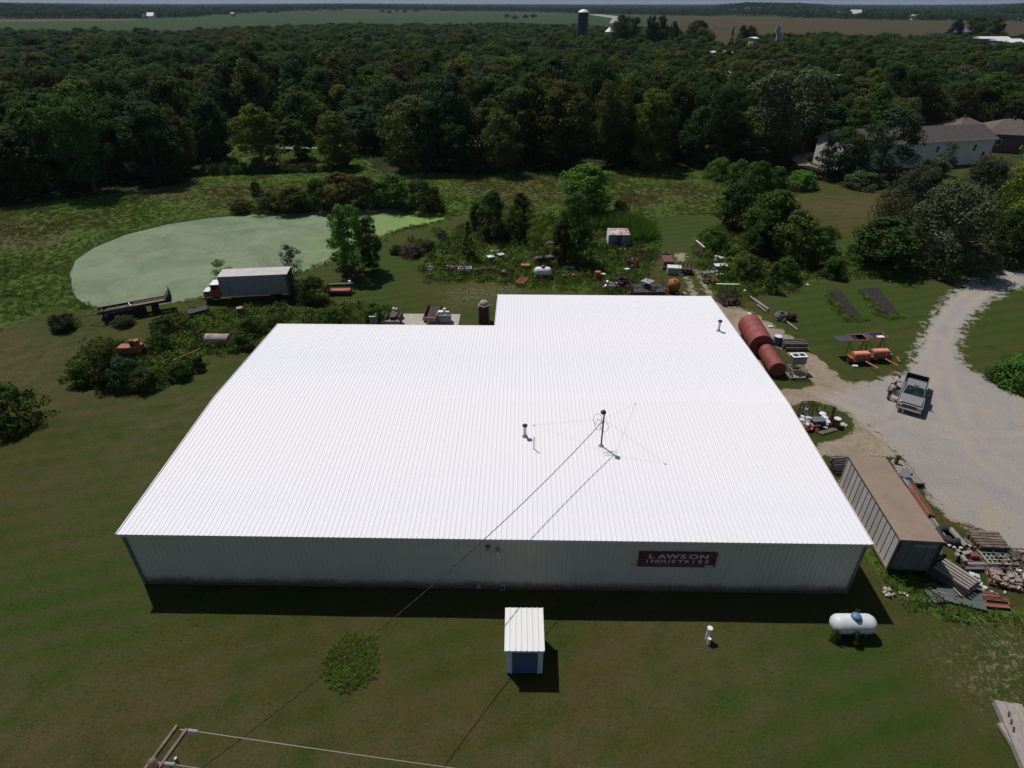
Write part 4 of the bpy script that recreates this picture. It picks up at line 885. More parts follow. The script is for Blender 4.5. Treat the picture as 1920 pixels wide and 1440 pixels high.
P('vase', 1445, 312, 128, 160, 'grey green', 'huge grey green tree left of the farmhouse', var=1)
P('vase', 1340, 318, 150, 90, 'dark green', 'tall dark tree left of the huge grey green one', var=2)
P('bush', 1345, 335, 295, 60, 'bright green', 'leafy bush at the wood edge right of the open meadow', 'bush')
P('bush', 1395, 352, 302, 90, 'mid green', 'large bush under the huge grey green tree', 'bush', var=1)
P('bush', 1450, 352, 312, 70, 'mid green', 'bush right of the large bush under the huge tree', 'bush', var=2)
P('bush', 1500, 352, 318, 80, 'bright green', 'bright bush left of the farmhouse drive', 'bush', var=3)
P('bush', 1610, 350, 322, 90, 'dark green', 'shaded bush at the foot of the blue green tree', 'bush', var=4)
P('bush', 1700, 348, 318, 80, 'dark green', 'shaded bush right of the blue green tree', 'bush', var=0)
P('sparse', 1765, 330, 265, 40, 'grey green', 'thin bare-looking tree before the farmhouse wall', var=1)
P('small', 1745, 345, 290, 70, 'grey green', 'pale tree against the farmhouse wall', var=0)
P('broad', 495, 313, 196, 96, 'yellow green', 'yellowish tree standing alone in the small clearing', var=7)
P('poplar', 560, 300, 215, 60, 'mid green', 'leafy tree right of the lone clearing tree', var=0)
P('broad', 638, 312, 205, 90, 'yellow green', 'yellow green tree at the right end of the clearing', var=8)
P('broad', 405, 300, 168, 100, 'dark green', 'massive dark round tree at the left side of the clearing', var=0)
P('broad', 780, 318, 168, 120, 'olive green', 'big olive tree at the wood edge behind the pond thicket', var=3)
P('broad', 1210, 318, 165, 90, 'yellow green', 'lighter yellow green tree in the edge right of centre', var=4)
for k, (px, by, ty, w_, cn, lab) in enumerate(((482, 372, 340, 26, 'dark green', 'small cone-shaped shrub left of the pond thicket'), (455, 398, 372, 60, 'olive green', 'leftmost low bush on the far shore of the pond'), (505, 398, 362, 70, 'dark green', 'second bush from the left on the far shore of the pond'),
        (552, 398, 345, 80, 'olive green', 'third bush from the left on the far shore, brownish'), (600, 396, 338, 80, 'mid green', 'middle bush of the thicket on the far shore'), (640, 396, 322, 70, 'russet green', 'russet tinted bush of the far shore thicket'),
        (690, 392, 330, 84, 'dark green', 'dark bush over the bright green corner of the pond'), (735, 392, 322, 80, 'mid green', 'tall bush near the right end of the far shore thicket'), (785, 397, 335, 80, 'dark green', 'dark bush at the right end of the far shore thicket'), (815, 400, 352, 44, 'olive green', 'last low bush at the pond tip'))):
    P('small' if w_ > 60 and k % 2 else 'bush', px, by-5, ty, w_, cn, lab, 'bush', var=k, name='shrub')
for k, (px, by, ty, w_, cn, lab) in enumerate(((26, 795, 718, 110, 'mid green', 'dark round bush cut by the left picture edge'), (122, 617, 586, 58, 'blue green', 'small low bush alone on the left lawn'),
        (168, 712, 662, 90, 'mid green', 'left end bush of the thicket around the orange machine'), (210, 712, 632, 80, 'olive green', 'tallest dark bush of the thicket around the orange machine'), (238, 722, 668, 70, 'blue green', 'bluish bush in the front of the thicket'),
        (294, 712, 684, 34, 'yellow green', 'small bright yellow green bush in the thicket front'), (275, 728, 690, 60, 'dark green', 'low dark bush at the front tip of the thicket'), (340, 706, 672, 60, 'mid green', 'low bush at the right end of the thicket'),
        (375, 692, 664, 30, 'blue green', 'small bush at the far right tip of the thicket'), (300, 655, 622, 50, 'mid green', 'bush just above the orange machine thicket'), (310, 618, 588, 50, 'dark green', 'bush left of the black cart'), (340, 616, 594, 36, 'yellow green', 'yellowish shrub at the left wheel of the black cart'),
        (470, 626, 590, 60, 'mid green', 'bush near the left rear corner of the white roof'), (520, 618, 585, 50, 'olive green', 'olive bush behind the left rear corner of the roof'), (455, 650, 620, 50, 'mid green', 'bush right of the lying rusty tank'),
        (620, 604, 572, 50, 'mid green', 'bush behind the rear edge of the roof, left one'), (700, 600, 565, 44, 'bright green', 'bright weedy bush behind the rear roof edge'),
        (1905, 722, 655, 100, 'bright green', 'bright leafy bush in the bend of the driveway'), (1870, 712, 680, 50, 'mid green', 'smaller bush at the inner side of the driveway bend'), (1602, 474, 455, 30, 'mid green', 'tiny bush at the dry lawn edge'),
        (772, 478, 454, 50, FLOWER, 'brush pile with purple brown centre by the mown path'), (828, 446, 430, 28, FLOWER, 'smaller purple brown brush pile nearer the pond tip'), (745, 475, 455, 36, 'dark green', 'dark bush left of the larger brush pile'), (805, 470, 448, 40, 'dark green', 'dark bush right of the larger brush pile'),
        (1600, 1204, 1184, 30, 'mid green', 'weeds growing in front of the white propane tank'), (1600, 1158, 1138, 22, 'yellow green', 'yellowish weed behind the white propane tank'), (1580, 1158, 1142, 12, 'yellow green', 'small weed behind the left part of the propane tank'), (1562, 1200, 1178, 14, 'yellow green', 'weed at the left end of the propane tank'))):
    P('bush', px, by, ty+(by-ty)*(.14 if by < 1100 else 0), w_*(1.1 if by < 1100 else .8), cn, lab, 'bush' if by < 1100 else 'weed', var=k)

# ------------------------------------------------------------------ weeds and tall grass
def blades(name, seed, n, rad, h, w_, m, lean=.35, up=.85):
    r = np.random.default_rng(seed); rr = rad*np.sqrt(r.random(n)); t = r.random(n)*6.283; hh = h*(.4+.8*r.random(n))
    b = np.stack([rr*np.cos(t), rr*np.sin(t), np.zeros(n)], -1); dr = np.stack([r.normal(size=n)*lean, r.normal(size=n)*lean, np.full(n, up)], -1)
    tip = b+dr*hh[:, None]; s = np.stack([r.normal(size=n), r.normal(size=n), r.normal(size=n)*.3], -1); s /= np.linalg.norm(s, axis=1)[:, None]
    md_ = (b+tip)/2; p = np.stack([b, md_+s*w_, tip, md_-s*w_], 1).reshape(-1, 3)
    me = bpy.data.meshes.new(name); me.from_pydata(p.tolist(), [], np.arange(4*n).reshape(-1, 4).tolist()); me.materials.append(m); me.update(); return bpy.data.objects.new(name, me)
wp = [blades('grass_clump', 1, 90, .75, .42, .045, WEED), blades('grass_clump', 2, 90, .8, .32, .05, LEAF['bright green']), bpy.data.objects.new('weed_clump', crown('weed', 31, .7, .02, .65, 'bush', 10, 9, .14, WEED)),
      bpy.data.objects.new('weed_clump', crown('weed', 32, .9, .02, .6, 'bush', 12, 9, .13, SHRUB)), blades('seed_heads', 5, 70, .8, .45, .04, WEED2, .25, 1.0), bpy.data.objects.new('weed_clump', crown('weed', 33, .6, .02, .8, 'bush', 10, 10, .15, LEAF['mid green']))]
sel = np.where((MASK['meadow'] > .55) & (pond_d < -.45) & ~inbld & (MASK['gravel'] < .3) & (MASK['dirt'] < .5))[0]
r2 = np.random.default_rng(5)
dn = .34*np.ones(len(sel)); dcam = np.hypot(gx[sel]-CAM[0], gy[sel]-CAM[1]); dn = np.clip(.5-(dcam-60)*.003, .2, .6)*np.where(MASK['rough'][sel] > .5, 1.5, 1.7)
sel = sel[(r2.random(len(sel)) < dn) & ~((gy[sel] < 0) & (gx[sel] < 25))]; n = len(sel); print('weeds', n)
zn = vnoise(gx[sel]+400, gy[sel], 6, 20)
ix = np.where(zn < .22, r2.choice([2, 3, 5, 0], n), np.where(zn < .62, r2.choice([0, 1, 0, 2, 5], n), r2.choice([0, 4, 4, 0], n)))
rgh = MASK['rough'][sel] > .5
ix = np.where(rgh, r2.choice([2, 3, 5, 0, 2, 5, 4], n), ix); ix = np.where((MASK['drymeadow'][sel] > .5) & (r2.random(n) < .6), 4, ix)
ix = np.where(gy[sel] < 0, r2.choice([3, 5, 2, 0], n), ix)
sc2 = r2.uniform(.5, .95, n)*(.55+.7*vnoise(gx[sel], gy[sel]+300, 4, 21))*np.where(rgh, 1.4, .74)
scatter('tall_weeds', np.stack([gx[sel]+r2.uniform(-.3, .3, n), gy[sel]+r2.uniform(-.3, .3, n), gz[sel]-.02], -1), sc2, r2.uniform(0, 6.28, n), ix, wp)
pr_ = np.sqrt(r2.random(150))*1.0; pa_ = r2.random(150)*6.283; pc_ = G(658, 1242); pw2 = MPP(658, 1242)*43
scatter('weed_patch', np.stack([pc_.x+pr_*np.cos(pa_)*pw2, pc_.y+pr_*np.sin(pa_)*pw2*1.15, pr_*0-.02], -1), r2.uniform(.45, .85, 150), r2.uniform(0, 6.28, 150), r2.choice([0, 1, 4], 150), [blades('weed_blades', 61, 60, .6, .42, .035, LEAF['yellow green'], .7, .6), blades('weed_blades', 62, 60, .6, .38, .035, LEAF['bright green'], .7, .6), wp[0], wp[0], blades('weed_blades', 63, 50, .6, .45, .03, LEAF['olive green'], .7, .6)])
# short grass on the lawn
gp = [blades('lawn_tuft', 11, 40, .45, .085, .012, LEAF['mid green'], .7, .8), blades('lawn_tuft', 12, 40, .45, .07, .012, LEAF['olive green'], .8, .8), blades('lawn_tuft', 13, 30, .4, .10, .014, LEAF['bright green'], .7, .8)]
sel = np.where((cls == 0) & ~inbld & (gy < 40) & (gx > -40) & (gx < 75) & (MASK['dirt'] < .3) & (MASK['gravel'] < .3))[0]
sel = sel[r2.random(len(sel)) < np.clip(.75-np.hypot(gx[sel]-CAM[0], gy[sel]-CAM[1])*.006, .15, .75)]; n = len(sel); print('tufts', n)
zn = vnoise(gx[sel]+100, gy[sel], 5, 22); ix = np.where(zn > .6, 2, np.where(zn > .4, 0, 1))
scatter('lawn_grass', np.stack([gx[sel]+r2.uniform(-.3, .3, n), gy[sel]+r2.uniform(-.3, .3, n), gz[sel]-.01], -1), r2.uniform(.6, 1.2, n), r2.uniform(0, 6.28, n), ix, gp)
# corn patch
cp = [blades('corn_plant', 41, 14, .12, 2.0, .06, LEAF['bright green'], .35, .9)]
sel = np.where((np.maximum(sdist(gx, gy, pts_of([(1100, 410), (1170, 408), (1215, 425), (1232, 445), (1220, 455), (1182, 455), (1180, 432), (1100, 432)])), -9) > 0))[0]
n = len(sel); scatter('corn_patch', np.stack([gx[sel], gy[sel]+r2.uniform(-.2, .2, n), gz[sel]], -1), r2.uniform(.8, 1.15, n), r2.uniform(0, 6.28, n), np.zeros(n), cp)

# ------------------------------------------------------------------ yard objects: builders
def htank(name, label, L, r, m, loc, rz, end='dome', legs=True, dome=None, cat='tank', strap=0, lift=None):
    z = r+(.25 if legs else 0) if lift is None else lift+r
    t = thing(name, label, cat, loc, rz); h = L/2
    if end == 'dome': prof = [(.02, -h), (r*.45, -h+r*.07), (r*.78, -h+r*.28), (r*.96, -h+r*.6), (r, -h+r*.9), (r, h-r*.9), (r*.96, h-r*.6), (r*.78, h-r*.28), (r*.45, h-r*.07), (.02, h)]
    else: prof = [(.02, -h+.03), (r*.96, -h), (r, -h+.04), (r, 0), (r, h-.04), (r*.96, h), (.02, h-.03)]
    MB().lathe(prof, (0, 0, z), 'X', 24).build('shell', m, t, smooth=(end == 'dome'))
    if legs:
        for s in (-.6, .6): MB().box((s*h, 0, z*.35-.1), (.12, r*1.3, z*.7+.1)).build('leg', M_steel if m is not M_red else M_rustd, t)
    if dome: MB().lathe([(.28, r*.88), (.27, r+.14), (.2, r+.22), (.02, r+.25)], (0, 0, z), n=14).build('valve_dome', dome, t, smooth=True)
    for k in range(strap): MB().lathe([(r*1.005, 0), (r*1.02, .02), (r*1.02, .08), (r*1.005, .1)], (-h+L*(k+1)/(strap+1), 0, z), 'X', 24).build('seam', m, t)
    return t
def barrel(px, py, h, r, m, label, lie=False, rz=0, name='barrel', lid=None, zoff=0):
    g = G(px, py); t = thing(name, label, 'barrel', (g.x, g.y, zoff), rz)
    prof = [(.02, 0), (r, 0), (r, h*.3), (r*1.04, h*.32), (r, h*.34), (r, h*.64), (r*1.04, h*.66), (r, h*.68), (r, h), (r*.93, h), (r*.93, h-.03), (.02, h-.03)]
    if lie: b = MB().lathe(prof, (0, 0, r), 'X', 16)
    else: b = MB().lathe(prof, n=16)
    b.build('drum', m, t)
    if lid and not lie: MB().lathe([(.02, h+.03), (r*.9, h+.02), (r*.92, h-.02)], n=16).build('lid', lid, t)
    return t
def chest(px, py, d, m, label, rz=0, lid=None, name='box', cat='box', z=0, open_=False):
    g = G(px, py); t = thing(name, label, cat, (g.x, g.y, z), rz)
    if open_:
        w_, dd, h = d
        mb = MB(); mb.box((0, 0, .03), (w_, dd, .06))
        for s in (-1, 1): mb.box((s*(w_/2-.03), 0, h/2+.03), (.06, dd, h)); mb.box((0, s*(dd/2-.03), h/2+.03), (w_-.12, .06, h))
        mb.build('body', m, t)
    else: MB().box((0, 0, d[2]/2), d).build('body', m, t, bevel=.02)
    if lid: MB().box((0, 0, d[2]+.025), (d[0]+.04, d[1]+.04, .05)).build('lid', lid, t, bevel=.01)
    return t
def bars(name, label, cat, a, b, n, wd, ht, m, gap=1.15, layers=1, z0=.03, rnd=.08, jit=.1, part='plank', mats=None, round_=False, base=True):
    """n long pieces side by side from pixel a to pixel b"""
    A, B_ = G(*a), G(*b); L = (B_-A).length; c = (A+B_)/2; rz = math.atan2(B_.y-A.y, B_.x-A.x)
    t = thing(name, label, cat, c, rz); r = random.Random(int(a[0]*7+a[1]))
    if base and layers > 1:
        for s in (-.32, .32): MB().box((s*L, 0, z0*.5+.02), (.1, n*wd*gap, .08)).build('bearer', M_wood2, t)
    for l in range(layers):
        for k in range(n-(l if round_ else 0)):
            y = (k-(n-1)/2+(l*.5 if round_ else 0))*wd*gap; s = r.uniform(-jit, jit)*L*.5; ll = L*r.uniform(1-rnd, 1); z = z0+.06+l*ht*1.04+ht/2; an = r.uniform(-.012, .012)*(1 if rnd else 0)
            mm = (mats[k % len(mats)] if mats else m); e = Vector((cos(an)*ll/2, sin(an)*ll/2, 0)); cc = Vector((s, y, z))
            if round_: MB().cyl(cc-e, cc+e, wd/2*r.uniform(.85, 1.05), n=8).build(part, mm, t)
            else: MB().beam(cc-e, cc+e, wd, ht).build(part, mm, t)
    return t
def chunks(mb, r, n, sx_, sy, h, s, flat_=.6):
    for _ in range(n):
        x, y = r.uniform(-sx_, sx_), r.uniform(-sy, sy); z = r.uniform(0, h)*(1-.5*max(abs(x)/sx_, abs(y)/sy))
        mb.box((x, y, z+s*.3), (s*r.uniform(.6, 1.5), s*r.uniform(.6, 1.2), s*r.uniform(.35, 1)*flat_), rot=(r.uniform(-.5, .5), r.uniform(-.5, .5), r.uniform(0, 3.1)))
def heap(name, label, cat, px, py, sx_, sy, h, n, s, m, rz=0, part='chunks'):
    g = G(px, py); t = thing(name, label, cat, g, rz); mb = MB(); r = random.Random(int(px*3+py)); mm = m if isinstance(m, list) else [m]
    for k, q in enumerate(mm):
        mb = MB(); chunks(mb, r, n//len(mm), sx_, sy, h, s); o = mb.build(part, q, t); o['kind'] = 'stuff'
    return t
def cage(px, py, d, m, label, rz=0, name='wire_crate', fill=None, nb=5, cat='crate', fl=30, fs=.16, fh=1.0):
    g = G(px, py); t = thing(name, label, cat, g, rz); w_, dd, h = d
    mb = MB()
    for x in (-1, 1):
        for y in (-1, 1): mb.box((x*w_/2, y*dd/2, h/2), (.05, .05, h))
    for z in (.1, h): 
        for y in (-1, 1): mb.box((0, y*dd/2, z), (w_, .05, .06))
        for x in (-1, 1): mb.box((x*w_/2, 0, z), (.05, dd, .06))
    mb.build('frame', m, t); mb = MB()
    for k in range(1, nb):
        x = -w_/2+w_*k/nb; y = -dd/2+dd*k/nb
        for s in (-1, 1): mb.box((x, s*dd/2, h/2), (.025, .02, h)); mb.box((s*w_/2, y, h/2), (.02, .025, h))
    mb.build('bars', m, t)
    MB().box((0, 0, .09), (w_, dd, .05)).build('floor_panel', m, t)
    if fill:
        mb = MB(); r = random.Random(int(px+py)); chunks(mb, r, fl, w_*.46, dd*.46, h*fh, fs); o = mb.build('load', fill, t); o['kind'] = 'stuff'
    return t
def pole(px0, py0, px1, py1, r, m, label, name='pole', cat='pole', z=.12, square=False, zb=None):
    a, b = G(px0, py0), G(px1, py1); t = thing(name, label, cat, a, 0); e = b-a; e.z = 0
    p0, p1 = Vector((0, 0, z)), e+Vector((0, 0, z if zb is None else zb))
    if square: MB().beam(p0, p1, r*2, r*1.4).build('timber', m, t)
    else: MB().cyl(p0, p1, r, r*.85, 8).build('shaft', m, t)
    return t
def wheel(parent, x, y, r, wd, rim=M_white, name='wheel'):
    w_ = bpy.data.objects.new(name, None); COL.objects.link(w_); w_.parent = parent; w_.location = (x, y, r)
    MB().lathe([(r*.6, -wd/2), (r*.93, -wd/2), (r, -wd*.3), (r, wd*.3), (r*.93, wd/2), (r*.6, wd/2)], axis='Y', n=18).build('tyre', M_black, w_)
    MB().lathe([(.02, -wd*.32), (r*.25, -wd*.38), (r*.6, -wd*.3), (r*.61, wd*.3), (r*.25, wd*.38), (.02, wd*.32)], axis='Y', n=14).build('rim', rim, w_)
    return w_

# ------------------------------------------------------------------ propane tank and standpipe in front
a, b = G(1562, 1196), G(1632, 1196); L = (b-a).length+.42
htank('propane_tank', 'white propane tank with blue valve dome on the front lawn right of the warehouse corner', L, .56, M_white, (a+b)/2+Vector((0, .35, 0)), ANG((1562, 1196), (1632, 1196)), dome=M_blue)
g = G(1326, 1198); t = thing('standpipe', 'pair of short white standpipes on the front lawn', 'pipe', g)
MB().cyl((0, 0, 0), (0, 0, .95), .13, n=12).cyl((0, 0, .95), (0, 0, 1.0), .16, n=12).build('pipe', M_trimw, t); MB().cyl((-.02, -.32, 0), (-.02, -.32, .5), .1, n=12).build('pipe', M_trimw, t)
# grey timbers lower right
bars('timber_stack', 'stack of long grey weathered timbers in the lower right corner of the lawn', 'timbers', (1883, 1322), (1948, 1470), 3, .42, .34, M_wood, 1.03, 1, jit=.05, rnd=.05)
bars('timber', 'single grey timber lying low on the left side of the big timber stack', 'timber', (1872, 1360), (1925, 1445), 1, .3, .2, M_wood, jit=0)
g = G(1893, 1352, .45); t = thing('steel_straps', 'dark steel brackets lying on the grey timber stack', 'bracket', (g.x, g.y, .45), .4)
for k in range(3): MB().box((-.25+.28*k, -.35+.3*k, .03), (.3, .07, .05), rz=.5).build('strap', M_dark, t)

# ------------------------------------------------------------------ container trailer right of the warehouse
h_ = 3.0; tn, tf, tr_ = G(1689.5, 1011.5, h_), G(1592, 855, h_), G(1757, 1011.5, h_)
rz = math.atan2(tf.y-tn.y, tf.x-tn.x); Lc = (tf-tn).length; Wc = 2.5
t = thing('cargo_container', 'long cargo container with brown flat roof and grey ribbed sides right of the warehouse', 'container', (tn.x, tn.y, 0), rz)
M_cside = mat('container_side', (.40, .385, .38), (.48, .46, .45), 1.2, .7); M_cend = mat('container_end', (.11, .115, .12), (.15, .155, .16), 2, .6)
npan = 14; pwid = (Lc-.1)/npan
sp = MB().box((pwid/2, 0, (h_-.5)/2+.42), (pwid-.046, .05, h_-.52)).build('side_panel', M_cside, t, loc=(.05, -.03, 0))
for k in range(npan):
    for y in (-.03, -Wc+.03):
        if k or y < -1: obj('side_panel', sp.data, t, loc=(.05+k*pwid, y, 0))
for k in range(npan+1):
    for y in (-.012, -Wc+.012): MB().box((.05+k*pwid, y, (h_-.5)/2+.42), (.045, .05, h_-.5)).build('side_rib', M_rustd, t)
MB().box((Lc/2, -Wc/2, h_-.02), (Lc+.12, Wc+.14, .1)).build('roof', M_tan, t, bevel=.015)
for y in (.0, -Wc): MB().box((Lc/2, y, .36), (Lc+.08, .14, .2)).build('bottom_rail', mat('rail_rust', (.24, .15, .11), (.3, .2, .16), 3, .8), t)
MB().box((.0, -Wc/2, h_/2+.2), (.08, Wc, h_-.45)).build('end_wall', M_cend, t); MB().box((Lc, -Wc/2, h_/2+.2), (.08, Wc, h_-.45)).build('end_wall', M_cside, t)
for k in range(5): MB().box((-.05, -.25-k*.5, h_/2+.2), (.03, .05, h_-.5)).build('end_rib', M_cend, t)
MB().box((-.06, -Wc*.62, h_*.86), (.02, Wc*.52, .3)).build('worn_panel', mat('worn_blue_paint', (.15, .19, .27), (.3, .33, .38), 6, .7), t)
MB().box((-.03, .0, h_/2+.2), (.14, .14, h_-.4)).build('corner_post', M_rustd, t); MB().box((-.03, -Wc, h_/2+.2), (.14, .14, h_-.4)).build('corner_post', M_rustd, t)
MB().box((Lc/2, -Wc/2, .15), (Lc*.9, .9, .3)).build('underframe', M_rustd, t)
g = G(1700, 950, h_+.04)
# junk along its right side
bars('pallet_stack', 'pale rack of boards beyond the far end of the container roof', 'pallet', (1675, 885), (1697, 888), 6, .3, .12, M_wood, 1.2, 3)
pole(1675, 878, 1676, 876, .16, M_rust, 'rusty upright post behind the container far corner', z=0, zb=1.2, name='post', cat='post')
bars('board_bundle', 'pale long boards lying along the gravel edge right of the container', 'boards', (1692, 872), (1722, 912), 3, .2, .14, M_wood, 1.3, 2)
bars('pipe_bundle', 'dark steel bars lying between the pale boards and the container', 'metal bars', (1685, 895), (1712, 932), 5, .16, .14, M_steel, 1.3, 2, mats=[M_steel, M_rustd, M_galv])
chest(1693, 896, (1.1, .7, .5), M_steel, 'dark grey metal case on the boards right of the container', .7, name='metal_case')
bars('red_beams', 'long row of red steel beams lying along the right side of the container', 'steel beams', (1698, 915), (1738, 975), 4, .2, .16, M_red, 1.25, 2, mats=[M_red, M_rust, mat('orange_red_plank', (.19, .05, .032), (.26, .085, .055), 4, .8), M_rust], part='beam')
bars('grey_beams', 'grey beams continuing the red row toward the container near end', 'steel beams', (1740, 975), (1772, 1022), 3, .16, .14, M_wood, 1.5, 1, mats=[M_wood, M_steel, M_wood], part='beam')
htank('rusty_drum', 'dark drum with a pale end standing in the shade right of the container near end', 1.1, .38, M_steel, G(1752, 1040), .9, 'flat', False)
g = G(1777, 1008); t = thing('tyre', 'big dark tractor tyre lying flat near the gravel edge', 'tyre', g); MB().torus((0, 0, .22), .62, .24, n=28, m=10).build('tyre_ring', M_black, t, smooth=True)
pole(1779, 998, 1808, 1030, .2, M_wood, 'pale weathered trunk lying behind the tractor tyre', name='log', cat='log', z=.3)
heap('rubble_pile', 'pale flat stones beside the trunk behind the tractor tyre', 'rubble', 1800, 1025, .8, .5, .2, 18, .2, M_rubble)
def woodpile(px, py, w_, d_, h, m, label, rz, n=5, m2=None):
    g = G(px, py); t = thing('pallet_pile', label, 'pallets', g, rz); r = random.Random(int(px))
    for l in range(n):
        z = .06+l*h/n
        for k in range(6):
            MB().box((r.uniform(-.06, .06), -d_/2+d_*(k+.5)/6, z+h/n*.7), (w_*r.uniform(.9, 1), d_/8, h/n*.3), rz=r.uniform(-.03, .03)).build('plank', m2 if m2 and k % 2 else m, t)
        for s in (-.42, 0, .42): MB().box((s*w_, 0, z+h/n*.3), (.1, d_*.95, h/n*.45)).build('bearer', m, t)
    return t
woodpile(1845, 1027, 2.0, 1.5, .8, M_log, 'brown pile of bars and sheets nearest the gravel edge', ANG((1830, 1010), (1868, 1012)), 4, M_wood2)
bars('bar_bundle', 'fan of thin pale bars leaning left of the brown pile', 'bars', (1812, 1012), (1838, 1033), 5, .09, .09, M_wood, 1.9, 2, mats=[M_wood, M_rust, M_wood], base=False, part='bar')
# flat frames
def rack(px, py, w_, d_, m, label, rz, nx_=5, ny_=3, z=.25, name='metal_grid'):
    g = G(px, py); t = thing(name, label, 'frame', g, rz)
    for s in (-1, 1): MB().box((0, s*d_/2, z), (w_, .09, .09)).build('rail', m, t); MB().box((s*w_/2, 0, z), (.09, d_, .09)).build('rail', m, t)
    for k in range(1, nx_): MB().box((-w_/2+w_*k/nx_, 0, z), (.06, d_, .05)).build('slat', m, t)
    for k in range(1, ny_): MB().box((0, -d_/2+d_*k/ny_, z+.05), (w_, .06, .05)).build('slat', m, t)
    for sx_ in (-1, 1):
        for sy in (-1, 1): MB().box((sx_*w_/2, sy*d_/2, z/2), (.08, .08, z)).build('foot', m, t)
    return t
za = ANG((1795, 1058), (1870, 1060))
rack(1861, 1052, 1.5, 1.2, M_greenm, 'greenish metal grid lying at the right end of the scrap row', za, 5, 4, .4)
bars('scrap_beams', 'long grey and rusty beams lying in a row left of the greenish grid', 'steel beams', (1797, 1058), (1868, 1059), 6, .18, .15, M_steel, 1.1, 1, mats=[M_steel, M_rustd, M_wood, M_rust, M_rustd, M_greenm], part='beam')
for k, (a, b) in enumerate((((1790, 1040), (1806, 1062)), ((1786, 1050), (1816, 1044)))): pole(*a, *b, .12, M_wood, ['pale board crossing the scrap beams steeply', 'pale board crossing the scrap beams flat'][k], name='board', cat='board', z=.45, square=True)
chest(1822, 1050, (.5, .35, .25), M_red, 'small red part lying on the scrap beams', za, z=.3, name='red_box')
cage(1897, 1055, (2.3, 1.4, .55), M_rust, 'rusty crate heaped with broken brown blocks, upper one at the right edge', za, fill=M_log, nb=4, fl=70, fs=.24, fh=1.1, name='scrap_crate')
cage(1880, 1090, (1.8, 1.2, .55), M_rust, 'rusty crate heaped with pale brown blocks, lower left one at the right edge', za-.3, fill=mat('tan_blocks', (.2, .15, .12), (.34, .28, .24), 4, .9), nb=4, fl=60, fs=.24, fh=1.1, name='scrap_crate')
cage(1917, 1084, (1.3, 1.0, .4), M_greenm, 'low grey crate of blocks cut by the right picture edge', za, fill=M_rubble, nb=3, fl=26, fs=.2, fh=1.0, name='scrap_crate')
# stack of pipes on pallet
g = G(1787, 1090); t = thing('pipe_stack', 'neat stack of pale square pipes in four layers', 'pipes', g, ANG((1769, 1058), (1806, 1082))); 
for l in range(4):
    for k in range(6 if l < 3 else 5):
        MB().box((0, -.78+k*.28, .2+l*.2), (2.2-.05*l, .17, .13)).build('pipe', M_wood if l == 3 or k % 2 else M_log, t)
    if l < 3: MB().box((.8, 0, .3+l*.2), (.1, 1.6, .05)).build('bearer', M_log, t); MB().box((-.8, 0, .3+l*.2), (.1, 1.6, .05)).build('bearer', M_log, t)
MB().box((0, 0, .06), (2.0, 1.6, .1)).build('pallet_base', M_wood2, t)
heap('rubble_heap', 'heap of white broken slabs right beside the square pipe stack', 'rubble', 1816, 1094, .75, .6, .5, 60, .2, [M_rubble, M_white], part='slab')
g = G(1792, 1122); t = thing('metal_sheets', 'grey green corrugated sheets lying flat in the grass', 'metal sheets', g, -.12)
for k, (x, y, a, w_, d_) in enumerate(((-.8, .05, .25, 1.7, 1.0), (.5, 0, -.2, 2.0, 1.3), (-.3, .35, .0, 1.4, .7))): MB().box((x, y, .1+.05*k), (w_, d_, .03), rz=a).build('sheet', M_greenp, t)
for k in range(5): MB().beam((-1.4+.1*k, .2-.14*k, .26), (-.2, .05-.16*k, .24), .05, .05).build('batten', M_galv, t)
pole(1784, 1109, 1799, 1124, .06, M_wood, 'short white stick lying on the green sheets', name='stick', cat='stick', z=.32)
for k, (a, b, lab) in enumerate((((1838, 1115), (1872, 1120), 'upper orange red plank lying in the grass at the right'), ((1845, 1126), (1893, 1131), 'middle orange red plank, longest and brightest of the grass ones'), ((1840, 1133), (1890, 1138), 'lower orange red plank lying in the grass at the right'))):
    bars('red_planks', lab, 'planks', a, b, 2, .22, .08, M_orange2, 1.2, 1, mats=[mat('orange_red_plank', (.19, .05, .032), (.26, .085, .055), 4, .8), M_rust], base=False)
chest(1744, 1100, (.9, .35, .2), M_rust, 'short rusty red beam end in the weeds left of the pipe stack', .2, name='beam_offcut')
pole(1752, 1118, 1768, 1131, .1, M_rust, 'rusty bent bar in the grass left of the green sheets', name='bar', cat='bar')
heap('block_pile', 'small pile of tan blocks at the dirt edge right of the warehouse shadow', 'stones', 1664, 1112, .35, .3, .15, 9, .22, M_conc)
for k, (x, y) in enumerate(((1688, 1111), (1697, 1115), (1735, 1128), (1883, 1113), (1860, 1112), (1918, 1110))): heap('white_scrap', ['white scrap', 'two white scraps', 'pale scrap', 'white scrap near the red planks', 'small pale scrap above the red planks', 'pale stones at the right edge'][k]+' lying in the rough grass '+['nearest the warehouse shadow', 'just right of the first', 'left of the green sheets', 'upper right', 'upper middle', 'by the crates'][k], 'scrap', x, y, .1, .1, .05, 3, .12, M_rubble)

# left wall of the container: junk in the gap
bars('wire_bundle', 'tangle of pale thin pipes between the warehouse and the container far end', 'pipes', (1556, 868), (1583, 866), 6, .12, .12, M_steel, 1.5, 3, mats=[M_steel, M_rustd, M_wood], round_=True, part='pipe')
bars('dark_pipe_bundle', 'dark pipes lying below the thin pipes at the container far end', 'pipes', (1560, 884), (1584, 882), 5, .14, .14, M_rustd, 1.4, 2, round_=True, part='pipe')
chest(1576, 913, (.5, .5, .5), M_orange2, 'small orange box squeezed between warehouse and container', .3, name='orange_box')

